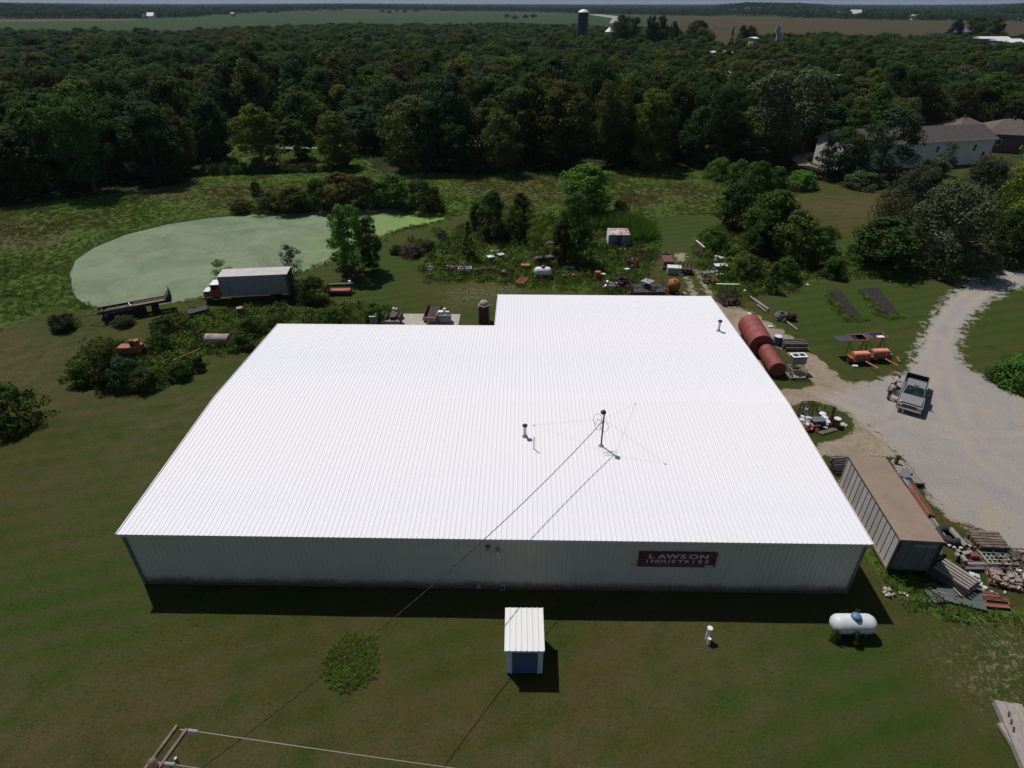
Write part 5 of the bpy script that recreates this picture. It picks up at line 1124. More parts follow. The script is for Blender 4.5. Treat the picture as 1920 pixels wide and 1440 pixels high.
# ------------------------------------------------------------------ pickup truck and two people
tf_, tb_ = G(1700, 787), G(1718, 716, .0); PA = math.atan2(G(1699, 778).y-G(1717, 712).y, G(1699, 778).x-G(1717, 712).x)
cpos = (G(1678, 770)+G(1722, 782))/2
pk = thing('pickup_truck', 'silver pickup truck parked on the gravel with its passenger door open', 'pickup truck', (cpos.x, cpos.y, 0), PA)
def arch(cx, r, n=8): return [(cx+r*cos(a), .42+r*sin(a)) for a in np.linspace(0, pi, n)]
XF, XB = 0.0, -6.1
prof_ = [(XB, .55), (XB, 1.12), (-3.5, 1.12), (-3.5, 1.08), (-1.6, 1.06), (-.25, .98), (-.04, .86), (XF, .5)]
low_ = [(XF-.05, .42)]+[(-.95+.46*cos(a), .42+.46*sin(a)) for a in np.linspace(0, pi, 8)]+[(-4.45+.46*cos(a), .42+.46*sin(a)) for a in np.linspace(0, pi, 8)]+[(XB, .45)]
side = [(x, z) for x, z in prof_]+low_
bd = MB()
for s in (-1, 1): bd.prism(side, s*.98-(.06 if s > 0 else 0), s*.98+(.06 if s < 0 else 0))
bd.box((-.12, 0, .72), (.2, 1.84, .3)); bd.box((-3.5, 0, .8), (.06, 1.84, .64)); bd.box((XB+.04, 0, .8), (.07, 1.84, .6))
bd.box((-4.8, 0, .62), (2.5, 1.84, .06)); bd.box((-2.5, 0, .5), (2.6, 1.84, .1))
bd.build('body', M_silver, pk)
for s in (-1, 1): MB().box((-4.45, s*.8, .78), (1.1, .25, .3)).build('wheel_well', M_dark, pk)
hd = MB(); hd.add([(-1.62, -.9, 1.07), (-1.62, .9, 1.07), (-.22, .86, .97), (-.22, -.86, .97), (-1.62, -.9, 1.13), (-1.62, .9, 1.13), (-.3, .82, 1.03), (-.3, -.82, 1.03)], [(4, 7, 6, 5), (0, 4, 5, 1), (1, 5, 6, 2), (2, 6, 7, 3), (3, 7, 4, 0)]); hd.build('hood', M_silver, pk, bevel=.03)
cb = MB(); vs = [(-1.6, -.9, 1.08), (-1.6, .9, 1.08), (-3.46, .9, 1.08), (-3.46, -.9, 1.08), (-2.15, -.74, 1.80), (-2.15, .74, 1.80), (-3.38, .74, 1.82), (-3.38, -.74, 1.82)]
cb.add(vs, [(4, 7, 6, 5), (0, 4, 5, 1), (1, 5, 6, 2), (2, 6, 7, 3), (3, 7, 4, 0)]); cb.build('cab', M_silver, pk, bevel=.04)
for k in range(4): MB().box((-2.78, -.48+.32*k, 1.825), (1.1, .05, .02)).build('roof_ridge', M_silver, pk)
MB().box((-2.22, 0, 1.83), (.12, .34, .03)).build('brake_light', M_dark, pk)
def pane(name, a, b, c, d, off, m=M_glass):
    a, b, c, d = map(Vector, (a, b, c, d)); n_ = (b-a).cross(d-a).normalized()*off; cen = (a+b+c+d)/4; q = [cen+(p-cen)*.86+n_ for p in (a, b, c, d)]
    return MB().add(q+[p-n_*.6 for p in q], [(0, 1, 2, 3), (7, 6, 5, 4), (0, 4, 5, 1), (1, 5, 6, 2), (2, 6, 7, 3), (3, 7, 4, 0)]).build(name, m, pk)
pane('windscreen', vs[0], vs[1], vs[5], vs[4], .05, M_wglass); pane('rear_window', vs[2], vs[3], vs[7], vs[6], .05)
for s in (0, 1):
    A_, B2, C_, D_ = (vs[1], vs[2], vs[6], vs[5]) if s else (vs[3], vs[0], vs[4], vs[7])
    pane('side_window', A_, B2, C_, D_, .05)
MB().box((.0, 0, .5), (.16, 1.94, .2)).build('bumper', M_chrome, pk, bevel=.03); MB().box((XB-.05, 0, .52), (.16, 1.9, .18)).build('bumper', M_chrome, pk, bevel=.03)
MB().box((-.02, 0, .76), (.05, 1.1, .2)).build('grille', M_dark, pk)
for s in (-1, 1):
    MB().box((-.03, s*.76, .78), (.08, .34, .18)).build('headlight', M_ins, pk); MB().box((XB-.01, s*.88, .9), (.05, .14, .36)).build('tail_light', M_red, pk)
    m_ = MB().box((-1.95, s*1.16, 1.2), (.14, .22, .22)).build('wing_mirror', M_dark, pk)
MB().box((.085, 0, .5), (.015, .34, .15)).build('licence_plate', M_white, pk)
for x in (-.95, -4.45):
    for s in (-1, 1): wheel(pk, x, s*.86, .4, .26, M_galv)
# open passenger door (on the truck's right)
dh = bpy.data.objects.new('door', None); COL.objects.link(dh); dh.parent = pk; dh.location = (-1.75, -1.0, 0); dh.rotation_euler = (0, 0, R(62))
MB().box((-.58, 0, .78), (1.12, .1, .62)).build('door_panel', M_silver, dh, bevel=.02)
MB().box((-.6, .0, 1.42), (.86, .04, .06)).box((-1.02, .0, 1.25), (.05, .04, .36)).box((-.2, 0, 1.24), (.05, .04, .36)).build('window_frame', M_dark, dh); MB().box((-.6, 0, 1.25), (.78, .012, .3)).build('door_glass', M_glass, dh)
MB().box((-4.8, 0, .66), (2.45, 1.78, .03)).box((XB+.1, 0, .86), (.04, 1.76, .42)).box((-3.56, 0, .86), (.04, 1.76, .42)).box((-4.8, .89, .86), (2.4, .03, .42)).box((-4.8, -.89, .86), (2.4, .03, .42)).build('bed_inner', M_black, pk)  # near-black boxes over the bed floor and inner sides
bb = thing('toolbox', 'pale board load lying in the open bed of the silver pickup', 'boards', (0, 0, 0)); bb.matrix_world = Matrix.Translation((cpos.x, cpos.y, .66)) @ Matrix.Rotation(PA, 4, 'Z')
for k in range(4): MB().box((-4.6, -.62+.16*k, .06), (1.5, .1, .1)).build('board', M_wood, bb)
t2 = thing('gas_can', 'small red can standing in the open pickup bed', 'can', (0, 0, 0)); t2.matrix_world = Matrix.Translation((cpos.x, cpos.y, .66)) @ Matrix.Rotation(PA, 4, 'Z')
MB().box((-4.4, .3, .2), (.35, .22, .36)).build('can_body', M_red, t2, bevel=.03); MB().cyl((-4.3, .3, .38), (-4.2, .3, .5), .03, n=6).build('spout', M_dark, t2)

M_skin = mat('skin', (.36, .2, .14), None, rough=.6); M_shirt = mat('pale_blue_shirt', (.46, .5, .58), (.4, .44, .52), 6, .9); M_shirt2 = mat('white_shirt', (.6, .6, .6), (.52, .52, .52), 6, .9)
M_jeans = mat('dark_jeans', (.035, .045, .09), (.05, .065, .12), 6, .9); M_hair = mat('dark_hair', (.02, .015, .012), None, rough=.8); M_boot = mat('brown_boot', (.05, .03, .02), None, rough=.8)
def skin_obj(name, joints, edges, m, parent, sub=1):
    me = bpy.data.meshes.new(name); me.from_pydata([j[0] for j in joints], edges, []); me.materials.append(m); o = obj(name, me, parent)
    sk_ = o.modifiers.new('skin', 'SKIN'); sk_.use_smooth_shade = True; lay = me.skin_vertices[0] if me.skin_vertices else None
    if lay is None:
        bpy.context.view_layer.update(); lay = me.skin_vertices[0]
    for i, j in enumerate(joints): lay.data[i].radius = (j[1], j[1] if len(j) < 3 else j[2])
    lay.data[0].use_root = True
    ss = o.modifiers.new('sub', 'SUBSURF'); ss.levels = sub; ss.render_levels = sub; return o
def person(label, loc, rz, shirt, lean, hands, feet):
    """lean: forward bend of the torso; x is forward"""
    t = thing('person', label, 'person', loc, rz)
    pel = Vector((0, 0, .93)); ax = Vector((sin(lean), 0, cos(lean)))
    ab, ch, sh, nk = pel+ax*.18, pel+ax*.36, pel+ax*.48, pel+ax*.56; hd_ = nk+Vector((.04, 0, .12))*1.0+ax*.06
    J, E_ = [], []
    def add(p, r, par=None, r2=None):
        J.append((tuple(p), r, r2 or r)); 
        if par is not None: E_.append((par, len(J)-1))
        return len(J)-1
    p0 = add(pel, .13, r2=.11); a1 = add(ab, .125, p0, .1); c1 = add(ch, .15, a1, .11); s1_ = add(sh, .09, c1); n1 = add(nk, .055, s1_); h0 = add(nk+(hd_-nk)*.6, .075, n1); h1 = add(hd_+Vector((.0, 0, .03)), .095, h0); add(hd_+ax*.11, .07, h1); add(hd_+Vector((.1, 0, -.02)), .025, h1)
    for s in (-1, 1): add(hd_+Vector((0, s*.1, 0)), .018, h1)
    arms, legs = [], []
    for k, s in enumerate((-1, 1)):
        sp_ = sh+Vector((0, s*.19, -.02)); hnd = Vector(hands[k]); el = (sp_+hnd)/2+Vector((-.04, s*.06, -.08))
        i1 = add(sp_, .062, s1_); i2 = add(el, .044, i1); i3 = add(hnd, .03, i2); dh_ = (hnd-el).normalized(); pm_ = add(hnd+dh_*.07, .034, i3, .02)
        for f in range(4):
            b_ = hnd+dh_*.09+Vector((0, (f-1.5)*.02, 0)); i5 = add(b_+dh_*.04, .0095, pm_); add(b_+dh_*(.07+.008*(f in (1, 2)))+Vector((0, 0, -.02)), .008, i5)
        i6 = add(hnd+dh_*.05+Vector((0, -s*.04, .01)), .011, i3); add(hnd+dh_*.09+Vector((0, -s*.055, 0)), .009, i6)
        arms.append((sp_, el, hnd))
        hp = pel+Vector((0, s*.1, -.05)); ft_ = Vector(feet[k]); kn = (hp+ft_)/2+Vector((.07, s*.01, .02))
        j1 = add(hp, .095, p0); j2 = add(kn, .06, j1); j3 = add(ft_+Vector((0, 0, .09)), .042, j2); add(ft_+Vector((.15, 0, .04)), .035, j3); legs.append((hp, kn, ft_))
    skin_obj('body', J, E_, M_skin, t)
    J2 = [(tuple(ab-ax*.06), .15, .13), (tuple(ch), .172, .135), (tuple(sh), .11, .11), (tuple(sh+ax*.04), .075, .075)]; E2 = [(0, 1), (1, 2), (2, 3)]
    for (a_, e_, h_2) in arms: J2 += [(tuple(a_), .085, .085), (tuple(a_.lerp(e_, .75)), .064, .064)]; E2 += [(2, len(J2)-2), (len(J2)-2, len(J2)-1)]
    skin_obj('shirt', J2, E2, shirt, t)
    J3 = [(tuple(pel+ax*.06), .15, .13), (tuple(pel), .15, .13)]; E3 = [(0, 1)]
    for (h3, k3, f3) in legs: J3 += [(tuple(h3), .11, .11), (tuple(k3), .08, .08), (tuple(f3+Vector((0, 0, .1))), .062, .062)]; n_ = len(J3); E3 += [(1, n_-3), (n_-3, n_-2), (n_-2, n_-1)]
    skin_obj('trousers', J3, E3, M_jeans, t)
    for (h3, k3, f3) in legs: MB().box(tuple(f3+Vector((.06, 0, .05))), (.29, .11, .1)).build('shoe', M_boot, t, bevel=.03)
    MB().lathe([(.105, -.02), (.108, .05), (.09, .1), (.02, .135)], tuple(hd_+Vector((-.015, 0, .03))), n=12).build('hair', M_hair, t, smooth=True)
    return t
g = G(1664, 748); fwd = ANG((1664, 748), (1690, 736))
person('person in pale blue shirt and dark jeans leaning into the open pickup door', g, fwd, M_shirt, .5, ((.75, -.12, 1.12), (.78, .14, 1.15)), ((-.12, -.12, 0), (.12, .1, 0)))
g = G(1672, 735); fwd = ANG((1672, 735), (1692, 733))
person('person in white shirt standing behind the open pickup door', g, fwd, M_shirt2, .3, ((.48, -.2, 1.15), (.5, .2, 1.2)), ((0, -.1, 0), (.08, .12, 0)))
g = G(1748, 782); 

# ------------------------------------------------------------------ orange trailers with solar panels
def solar_trailer(px, py, ang, label, panel_right):
    g = G(px, py); t = thing('equipment_trailer', label, 'trailer', g, ang)
    MB().box((0, 0, .5), (1.7, .08, .1)).box((0, 1.0, .5), (1.7, .08, .1)).box((-.85, .5, .5), (.08, 1.0, .1)).box((.85, .5, .5), (.08, 1.0, .1)).build('chassis', M_orange, t)
    b_ = MB().box((0, .45, .85), (1.75, .8, .62)).build('engine_box', M_orange, t, bevel=.05)
    MB().box((0, .45, 1.19), (1.5, .5, .05)).build('top_cover', mat('pale_orange', (.62, .3, .2), (.5, .2, .12), 4, .6), b_)
    MB().box((.45, .04, .9), (.12, .02, .14)).build('latch', M_galv, b_)
    for s in (-1, 1): wheel(t, s*1.08, .5, .34, .2, M_trimw).rotation_euler = (0, 0, pi/2); MB().box((s*1.08, .5, .74), (.26, .8, .05)).build('mudguard', M_orange, t)
    MB().beam((.15, .1, .5), (.75, -1.55, .42), .1, .1).build('tongue', mat('pale_orange', (.62, .3, .2)), t)
    MB().cyl((.75, -1.5, 0), (.75, -1.5, .5), .04, n=6).build('jack', M_galv, t)
    MB().cyl((.0, 1.05, .5), (.0, 1.05, 1.9), .07, n=8).build('mast', M_orange, t)
    pn = bpy.data.objects.new('solar_array', None); COL.objects.link(pn); pn.parent = t; pn.location = (.1, 2.15, 1.9)
    MB().box((-1.3, 0, 0), (1.5, 1.2, .06)).build('panel', mat('slate_panel', (.05, .055, .07), (.07, .075, .09), 3, .4), pn)
    MB().box((.35, 0, 0), (1.5, 1.15, .06)).build('panel', M_solar, pn)
    for y in (-.62, .62): MB().box((.35, y, .02), (1.7, .07, .12)).build('frame_rail', M_orange, pn)
    for x in (-.48, 1.18): MB().box((x, 0, .02), (.07, 1.3, .12)).build('frame_rail', M_orange, pn)
    if panel_right: MB().box((.5, -.3, .05), (.75, .4, .03)).build('white_plate', M_white, pn)
    for x in (-.4, 1.1):
        MB().cyl((x+.1, 2.2, 0), (x+.1, 2.2, 1.87), .05, n=6).build('post', M_orange, t)
        MB().beam((x+.1, 1.0, .55), (x+.1, 2.2, 1.6), .05, .05).build('brace', M_orange, t)
    return t
solar_trailer(1614, 684, .12, 'left of two orange equipment trailers with raised dark solar panels', False)
solar_trailer(1650, 679, .12, 'right of two orange equipment trailers, with a white plate on its solar panel', True)
pole(1681, 671, 1687, 681, .07, M_orange2, 'short orange bar lying in the grass by the right orange trailer', name='bar', cat='bar')

# ------------------------------------------------------------------ red tanks and things by the right wall
a_, b_ = G(1425, 668), G(1402, 627); rz = math.atan2(b_.y-a_.y, b_.x-a_.x); c_ = (a_+b_)/2
htank('storage_tank', 'larger red cylindrical storage tank lying beside the right warehouse wall', (b_-a_).length*1.02, 1.2, M_red, c_+Vector((-.05, .1, 0)), rz, 'flat', False, strap=3)
a_, b_ = G(1455, 707), G(1431, 668); rz = math.atan2(b_.y-a_.y, b_.x-a_.x)
t = htank('storage_tank', 'smaller red cylindrical storage tank in front of the larger one', (b_-a_).length, .8, M_red, (a_+b_)/2, rz, 'flat', False, strap=2)
pole(1437, 700, 1447, 694, .05, M_galv, 'thin pale pipe leaning at the near end of the smaller red tank', z=.5, zb=1.3, name='pipe', cat='pipe')
barrel(1456, 645, .95, .45, M_blue, 'blue and white barrel at the left end of the log pile', lid=M_white)
bars('log_pile', 'pile of dark old logs lying beside the blue and white barrel', 'logs', (1466, 652), (1509, 652), 4, .42, .34, M_log, 1.0, 2, round_=True, part='log', base=False)
cage(1491, 705, (1.5, 1.1, 1.0), mat('pale_pallet', (.3, .22, .18), (.38, .3, .26), 4, .8), 'wooden crate stand with a grey machine on top by the dirt track', .1, fill=M_rustd, nb=7, fl=20, name='crate')
g = G(1491, 698); t = thing('machine', 'grey machine with white top frame standing on the wooden crate', 'machine', (g.x, g.y+.1, 1.05), .1)
MB().box((0, 0, .35), (1.35, .8, .7)).build('body', M_steel, t, bevel=.04); MB().box((0, .1, .78), (1.45, .9, .06)).build('top_frame', M_white, t)
for s in (-1, 1): MB().box((s*.32, .1, .82), (.5, .5, .03)).build('opening', M_black, t)
# grass island with scrap
cage(1508, 782, (1.0, .5, 1.5), M_black, 'tall black metal cabinet frame standing on the grass island', .1, fill=M_steel, nb=3, fl=14, name='metal_rack', cat='rack')
g = G(1544, 785); t = thing('barrel_rack', 'black rack holding a row of round white lids on the grass island', 'rack', g, 1.45)
MB().box((0, 0, .06), (2.4, .7, .1)).build('base', M_black, t)
for k in range(4): MB().lathe([(.05, .1), (.3, .12), (.32, .22), (.26, .28), (.1, .3)], (-.8+.6*k, 0, .05), n=14).build('lid', M_trimw if k < 3 else M_dark, t, smooth=True)
for x in (-1.15, 1.15):
    for y in (-.33, .33): MB().box((x, y, .4), (.06, .06, .8)).build('upright', M_black, t)
pole(1557, 790, 1557, 786, .17, M_dark, 'dark upright post at the right of the white lids', z=0, zb=1.3, name='post', cat='post')
barrel(1566, 799, .8, .32, M_red, 'red barrel with white rim on the right of the grass island', lid=M_white)
heap('bag_heap', 'heap of white sacks near the warehouse edge on the grass island', 'sacks', 1515, 795, .7, .5, .7, 34, .34, [M_white, M_trimw, M_pink], part='sack')
chest(1531, 797, (1.1, .7, .6), mat('dark_blue_box', (.03, .045, .1), None), 'dark blue chest with grey lid among the island scrap', 0.05, lid=M_steel)
heap('red_scrap', 'red and rusty scrap in front of the white sacks', 'scrap', 1517, 806, .6, .3, .4, 24, .25, [M_rust, M_red])
bars('white_pipes', 'white pipes lying on the grass right of the dark blue chest', 'pipes', (1541, 798), (1552, 801), 4, .14, .14, M_trimw, 2.0, 1, round_=True, part='pipe')
heap('white_bits', 'pale torn scrap on the right end of the grass island', 'scrap', 1580, 797, .35, .25, .1, 9, .18, M_rubble)
heap('dark_scrap', 'dark rusty scrap along the warehouse edge of the island', 'scrap', 1500, 785, .5, .7, .5, 26, .25, [M_rustd, M_dark])
bars('lying_bars', 'thin bars lying in the grass in front of the red barrel', 'bars', (1535, 815), (1566, 806), 3, .05, .05, M_wood, 2.6, 1, part='bar')
# poles and reel left of garden lawn
pole(1406, 558, 1441, 582, .16, M_wood, 'long grey utility pole lying left of the garden beds')
pole(1420, 573, 1436, 586, .09, M_wood, 'shorter pale pole below the long grey one')
pole(1470, 601, 1495, 620, .1, M_wood, 'pale pole lying below the dark wire reel')
g = G(1468, 600); t = thing('wire_reel', 'dark heap of coiled wire and rusty drum between two lying poles', 'reel', g)
MB().torus((-.3, .2, .5), .55, .14, n=20, m=6).torus((-.2, .1, .75), .5, .1, n=20, m=6).build('coil', M_steel, t); MB().cyl((.5, 0, .5), (1.3, .1, .5), .45, n=14).build('drum', M_rustd, t); MB().cyl((-.9, -.3, .1), (-.3, .4, .9), .04, n=5).build('rod', M_galv, t)
cage(1366, 568, (2.2, 1.6, 1.3), M_rustd, 'rusty basket crate near the right rear corner of the warehouse', .2, fill=M_rustd, nb=8, fl=24, fs=.3)
pole(1341, 545, 1382, 553, .08, M_galv, 'long thin metal bar resting across the rusty basket', z=.9, zb=1.4, name='bar', cat='bar')
for k, (x, y, c) in enumerate(((1444, 614, 0), (1396, 546, 0), (1513, 535, 1), (1603, 688, 0), (1864, 715, 1), (1405, 590, 1))): chest(x, y, (.5, .3, .18), M_trimw, ['white bit of litter left of the blue barrel', 'white litter above the long grey pole', 'white speck on the garden lawn edge', 'white litter below the left orange trailer', 'white bucket at the gravel edge by the leafy bush', 'small white litter on the dirt track'][k], k, name='litter', cat='litter')
# garden beds
for k, (q, lab) in enumerate((([(1551, 545), (1576, 544), (1614, 592), (1596, 599)], 'left dark soil garden bed with weeds along its edge'), ([(1616, 540), (1645, 538), (1685, 588), (1662, 594)], 'right dark soil garden bed with weeds along its edge'))):
    P_ = [G(*p) for p in q]; c_ = sum(P_, Vector())/4; t = thing('garden_bed', lab, 'garden bed', (c_.x, c_.y, 0))
    top = []; ny_, nx_ = 24, 8; vs = []
    for i in range(ny_+1):
        for j in range(nx_+1):
            u, v = j/nx_, i/ny_; p = (P_[0].lerp(P_[1], u)).lerp(P_[3].lerp(P_[2], u), v)-Vector((c_.x, c_.y, 0)); e = min(u, 1-u, v, 1-v)
            vs.append((p.x, p.y, .0 if e <= 0 else .1+random.uniform(-.05, .06)))
    fs = [(i*(nx_+1)+j, i*(nx_+1)+j+1, (i+1)*(nx_+1)+j+1, (i+1)*(nx_+1)+j) for i in range(ny_) for j in range(nx_)]
    MB().add(vs, fs).build('soil', M_soil, t)
rb = np.random.default_rng(8); bpt = []
for a, b, wd in (((1548, 548), (1592, 604), .5), ((1592, 602), (1622, 597), .55), ((1612, 544), (1658, 598), .5), ((1658, 597), (1692, 591), .55)):
    A_, B2 = G(*a), G(*b); n_ = int((B2-A_).length*5)
    for i in range(n_): p = A_.lerp(B2, rb.random()); bpt.append((p.x+rb.normal()*wd*.5, p.y+rb.normal()*wd*.5, 0))
n = len(bpt); scatter('garden_weeds', bpt, rb.uniform(.3, .7, n), rb.uniform(0, 6, n), rb.choice([0, 2, 5], n), wp)
o = bpy.data.objects
# ------------------------------------------------------------------ junkyard behind the warehouse
g = G(1137, 464); rzs = ANG((1141, 463), (1179, 463)); wS = (G(1179, 463)-G(1140, 463)).length
t = thing('tool_shed', 'small blue grey metal shed with rusty pale roof in the junkyard', 'shed', G(1140, 464), rzs)
hS = HZ(1160, 464, 441)
M_bg = mat('blue_grey_sheet', (.15, .18, .24), (.2, .24, .3), 2, .6)
for k in range(5): 
    if k == 2: MB().box((wS*(k+.5)/5, 0, hS/2), (wS/5-.02, .04, hS)).build('door', mat('dark_door', (.05, .055, .07), None), t)
    else: MB().box((wS*(k+.5)/5, 0, hS/2), (wS/5-.02, .06, hS)).build('wall_panel', M_bg, t)
MB().box((0, 1.1, hS/2), (.06, 2.1, hS)).build('side_wall', M_white, t); MB().box((wS, 1.1, hS/2), (.06, 2.1, hS)).build('side_wall', M_bg, t); MB().box((wS/2, 2.2, hS/2), (wS, .06, hS)).build('rear_wall', M_bg, t)
M_rroof = mat('pale_rusty_roof', (.48, .44, .42), (.25, .1, .07), 1.2, .7, lo=.45, hi=.6)
for k in range(5): MB().beam((wS*(k+.5)/5, -.15, hS+.06), (wS*(k+.5)/5, 2.35, hS+.3), wS/5-.01, .05).build('roof_panel', M_rroof, t)
a, b = G(1001, 520), G(1034, 520)
htank('propane_tank', 'white propane tank with red valve dome in the junkyard behind the warehouse', (b-a).length, .6, M_white, (a+b)/2, 0, dome=M_red)
t = htank('rusty_tank', 'half pale half rusty tank lying in weeds near the left roof corner', (G(434, 645)-G(390, 645)).length, .62, mat('pale_rusty_tank', (.32, .28, .29), (.26, .14, .09), .6, .8, lo=.45, hi=.55), G(412, 646), -.02, 'flat', False)
rack(979, 532, 1.0, 2.0, M_orange2, 'red and white striped ladder-like frame left of the white propane tank', -.35, 5, 2, .5, name='striped_frame')
barrel(943, 519, 1.0, .35, M_log, 'brown log-like drum lying left of the striped frame', lie=True, rz=1.4, name='drum')
pole(893, 513, 934, 506, .08, M_wood, 'long pale pole lying in weeds left of the brown drum', z=.5)
pole(888, 513, 908, 507, .1, M_wood, 'short bleached branch left of the long pale pole', name='branch', cat='branch', z=.5)
chest(872, 511, (1.8, .9, .7), M_white, 'white lidded trough beside a dark red machine in the junkyard', .1, name='trough', cat='trough', open_=True)
heap('red_machine', 'dark red rusty machine behind the white trough', 'machine', 862, 506, 1.0, .5, .8, 20, .45, [M_red, M_rustd], part='machine_part')
g = G(807, 520); t = thing('wheel_post', 'white and rust coloured disc wheel standing on a pale post', 'machine wheel', g)
MB().cyl((0, 0, 0), (0, 0, 1.1), .06, n=6).build('post', M_white, t); MB().torus((0, 0, 1.5), .5, .07, 'Y', 20, 6).build('rim', M_pink, t); MB().cyl((0, -.06, 1.5), (0, .06, 1.5), .16, n=12).build('hub', M_white, t)
for k in range(8): a_ = k*pi/4; MB().cyl((0, 0, 1.5), (cos(a_)*.5, 0, 1.5+sin(a_)*.5), .03, n=5).build('spoke', M_white, t)
heap('stone_stack', 'pinkish stone-like lump left of the dark red machine', 'stones', 844, 507, .35, .3, 1.0, 14, .35, M_pink)
chest(920, 491, (.9, .8, .8), M_blue, 'dark blue tub with white lid, left of the teal one', .4, lid=M_white, name='tub', cat='tub'); chest(939, 487, (.9, .8, .8), M_tbarrel, 'teal blue tub with pale lid, right of the dark blue one', .5, lid=mat('pale_teal', (.35, .5, .52), None), name='tub', cat='tub')
barrel(948, 489, .7, .35, M_rust, 'small rust red drum right of the teal tub')
chest(928, 474, (1.2, .8, .4), mat('pale_teal', (.35, .5, .52), None), 'pale greenish sheet box behind the two tubs', .1, name='sheet_box'); bars('white_bars', 'white bars lying behind the pale greenish box', 'bars', (920, 472), (934, 472), 2, .12, .1, M_white, 2.5, 1, part='bar')
bars('rail_stack', 'rusty beams and planks stacked behind the white propane tank', 'beams', (1003, 492), (1036, 488), 4, .25, .2, M_rustd, 1.3, 3, mats=[M_rustd, M_wood2, M_steel], part='beam')
chest(985, 505, (1.2, .8, .7), M_orange2, 'orange machine box left of the propane tank behind weeds', .05, name='machine_box', cat='machine')
chest(1040, 488, (.8, .5, .4), mat('pale_teal', (.35, .5, .52), None), 'pale greenish tray right of the rusty beam stack', .1, name='tray', cat='tray')
chest(1061, 508, (.9, .6, .6), M_blue, 'bright blue box right of the white propane tank', .05, lid=M_tbarrel); chest(1071, 509, (.8, .7, .5), M_steel, 'grey box with pale lid right of the bright blue one', .1, lid=M_galv); chest(1077, 518, (1.1, .4, .3), M_white, 'white slab lying in front of the grey box', .05, name='slab', cat='slab')
heap('dark_scrap', 'dark scrap between the propane tank and the blue box', 'scrap', 1062, 522, .9, .4, .5, 26, .28, [M_rustd, M_dark])
barrel(1120, 522, 1.0, .4, M_orange2, 'orange drum standing at the left of the scrap row behind the roof'); chest(1129, 519, (.8, .5, .4), M_black, 'black tray with white lid right of the orange drum', 0, lid=M_white, name='tray', cat='tray')
g = G(1144, 538); t = cage(1144, 540, (1.9, 1.5, .9), M_rustd, 'low rusty crate filled with silver scrap behind the roof', .1, fill=M_galv, nb=4, fl=22, fs=.35, fh=1.2)
bars('crate_rails', 'two pale rails meeting in front of the low rusty crate', 'rails', (1133, 537), (1145, 541), 1, .08, .08, M_pink, part='rail', base=False)
cage(1165, 538, (2.2, 2.2, 1.3), M_dark, 'large dark crate with white bits on top behind the roof edge', .05, fill=M_rustd, nb=5, fl=30, fs=.4)
chest(1174, 523, (.6, .4, .15), M_white, 'white panel lying on the large dark crate', .3, z=1.3, name='panel', cat='panel')
g = G(1212, 548); t = cage(1212, 552, (4.2, 3.0, 1.6), M_rustd, 'biggest rusty steel bin with a pale diamond plate on top', .05, fill=M_rustd, nb=9, fl=60, fs=.5, fh=.8, name='steel_bin', cat='bin')
MB().box((0, 0, .5), (3.9, 2.7, .8)).build('bin_wall', M_dark, t); MB().box((0, .2, 1.72), (1.3, 1.3, .04), rz=.78).build('plate', mat('pale_plate', (.3, .27, .29), None), t); MB().cyl((0, .2, 1.5), (0, .2, 2.9), .04, n=5).build('rod', M_dark, t)
cage(1184, 498, (1.7, 1.4, 1.5), M_rust, 'rusty tall bin among reddish weeds', .1, nb=6, name='rusty_bin', cat='bin', fill=M_rust, fl=16, fs=.4)
bars('rod_rack', 'dark flat bin with pale rods right of the biggest rusty bin', 'rods', (1236, 548), (1248, 541), 3, .12, .1, M_wood, 2, 1, part='rod')
g = G(1261, 548); t = thing('cement_mixer', 'round orange machine standing at the rear right roof edge', 'machine', g)
MB().lathe([(.1, -.75), (.7, -.55), (.85, 0), (.7, .5), (.45, .75)], (0, 0, 1.0), 'X', 16).build('drum', M_orange2, t, smooth=True); MB().box((0, 0, .3), (1.3, .9, .2)).build('base', M_rust, t); MB().cyl((-.1, -.4, .4), (-.1, -.4, 1.9), .06, n=6).build('lever', M_rustd, t)
heap('pale_scrap', 'pale rubble scraps right of the orange round machine', 'scrap', 1276, 553, .6, .4, .2, 14, .25, [M_conc, M_rubble])
g = G(1250, 497); t = thing('rusty_hopper', 'long dark rusty hopper body lying at the left of the track', 'hopper', g, ANG((1257, 515), (1244, 478)))
MB().box((-.2, 0, .55), (3.2, 1.6, 1.0), taper=.8).build('body', M_rust, t); MB().box((1.9, 0, .6), (1.1, 1.5, 1.0), taper=.7).build('hood', M_dark, t); MB().cyl((1.9, 0, 1.0), (1.9, 0, 1.25), .2, n=10).build('cap', M_black, t)
chest(1263, 512, (1.8, 1.2, .9), M_conc, 'tan covered box with white sheet on top beside the track', -.1, lid=M_white, name='crate', cat='crate')
g = G(1283, 512); t = thing('stake_cart', 'dark red cart with upright stakes beside the track', 'cart', g, -.1)
MB().box((0, 0, .55), (1.9, 1.2, .35)).build('bed', M_rustd, t)
for k in range(8): MB().cyl((-.9+.26*k, .5 if k % 2 else -.5, .7), (-.9+.26*k, .5 if k % 2 else -.5, 1.6), .035, n=5).build('stake', M_rustd, t)
for s in (-1, 1): wheel(t, .0, s*.7, .3, .15, M_rust)
chest(1277, 516, (.6, .3, .2), M_white, 'white can in front of the stake cart', .3, name='can', cat='can'); pole(1236, 508, 1252, 506, .04, M_galv, 'thin pale pipe left of the tan covered box', name='pipe', cat='pipe', z=.5)
g = G(1310, 472); t = thing('loading_ramp', 'rusty red sheet ramp with a white top rail right of the track', 'ramp', g, ANG((1303, 462), (1317, 474)))
MB().box((0, 0, .6), (2.8, .1, 1.1)).build('plate', M_rust, t); MB().box((0, .05, 1.2), (3.0, .14, .12)).build('rail', M_white, t)
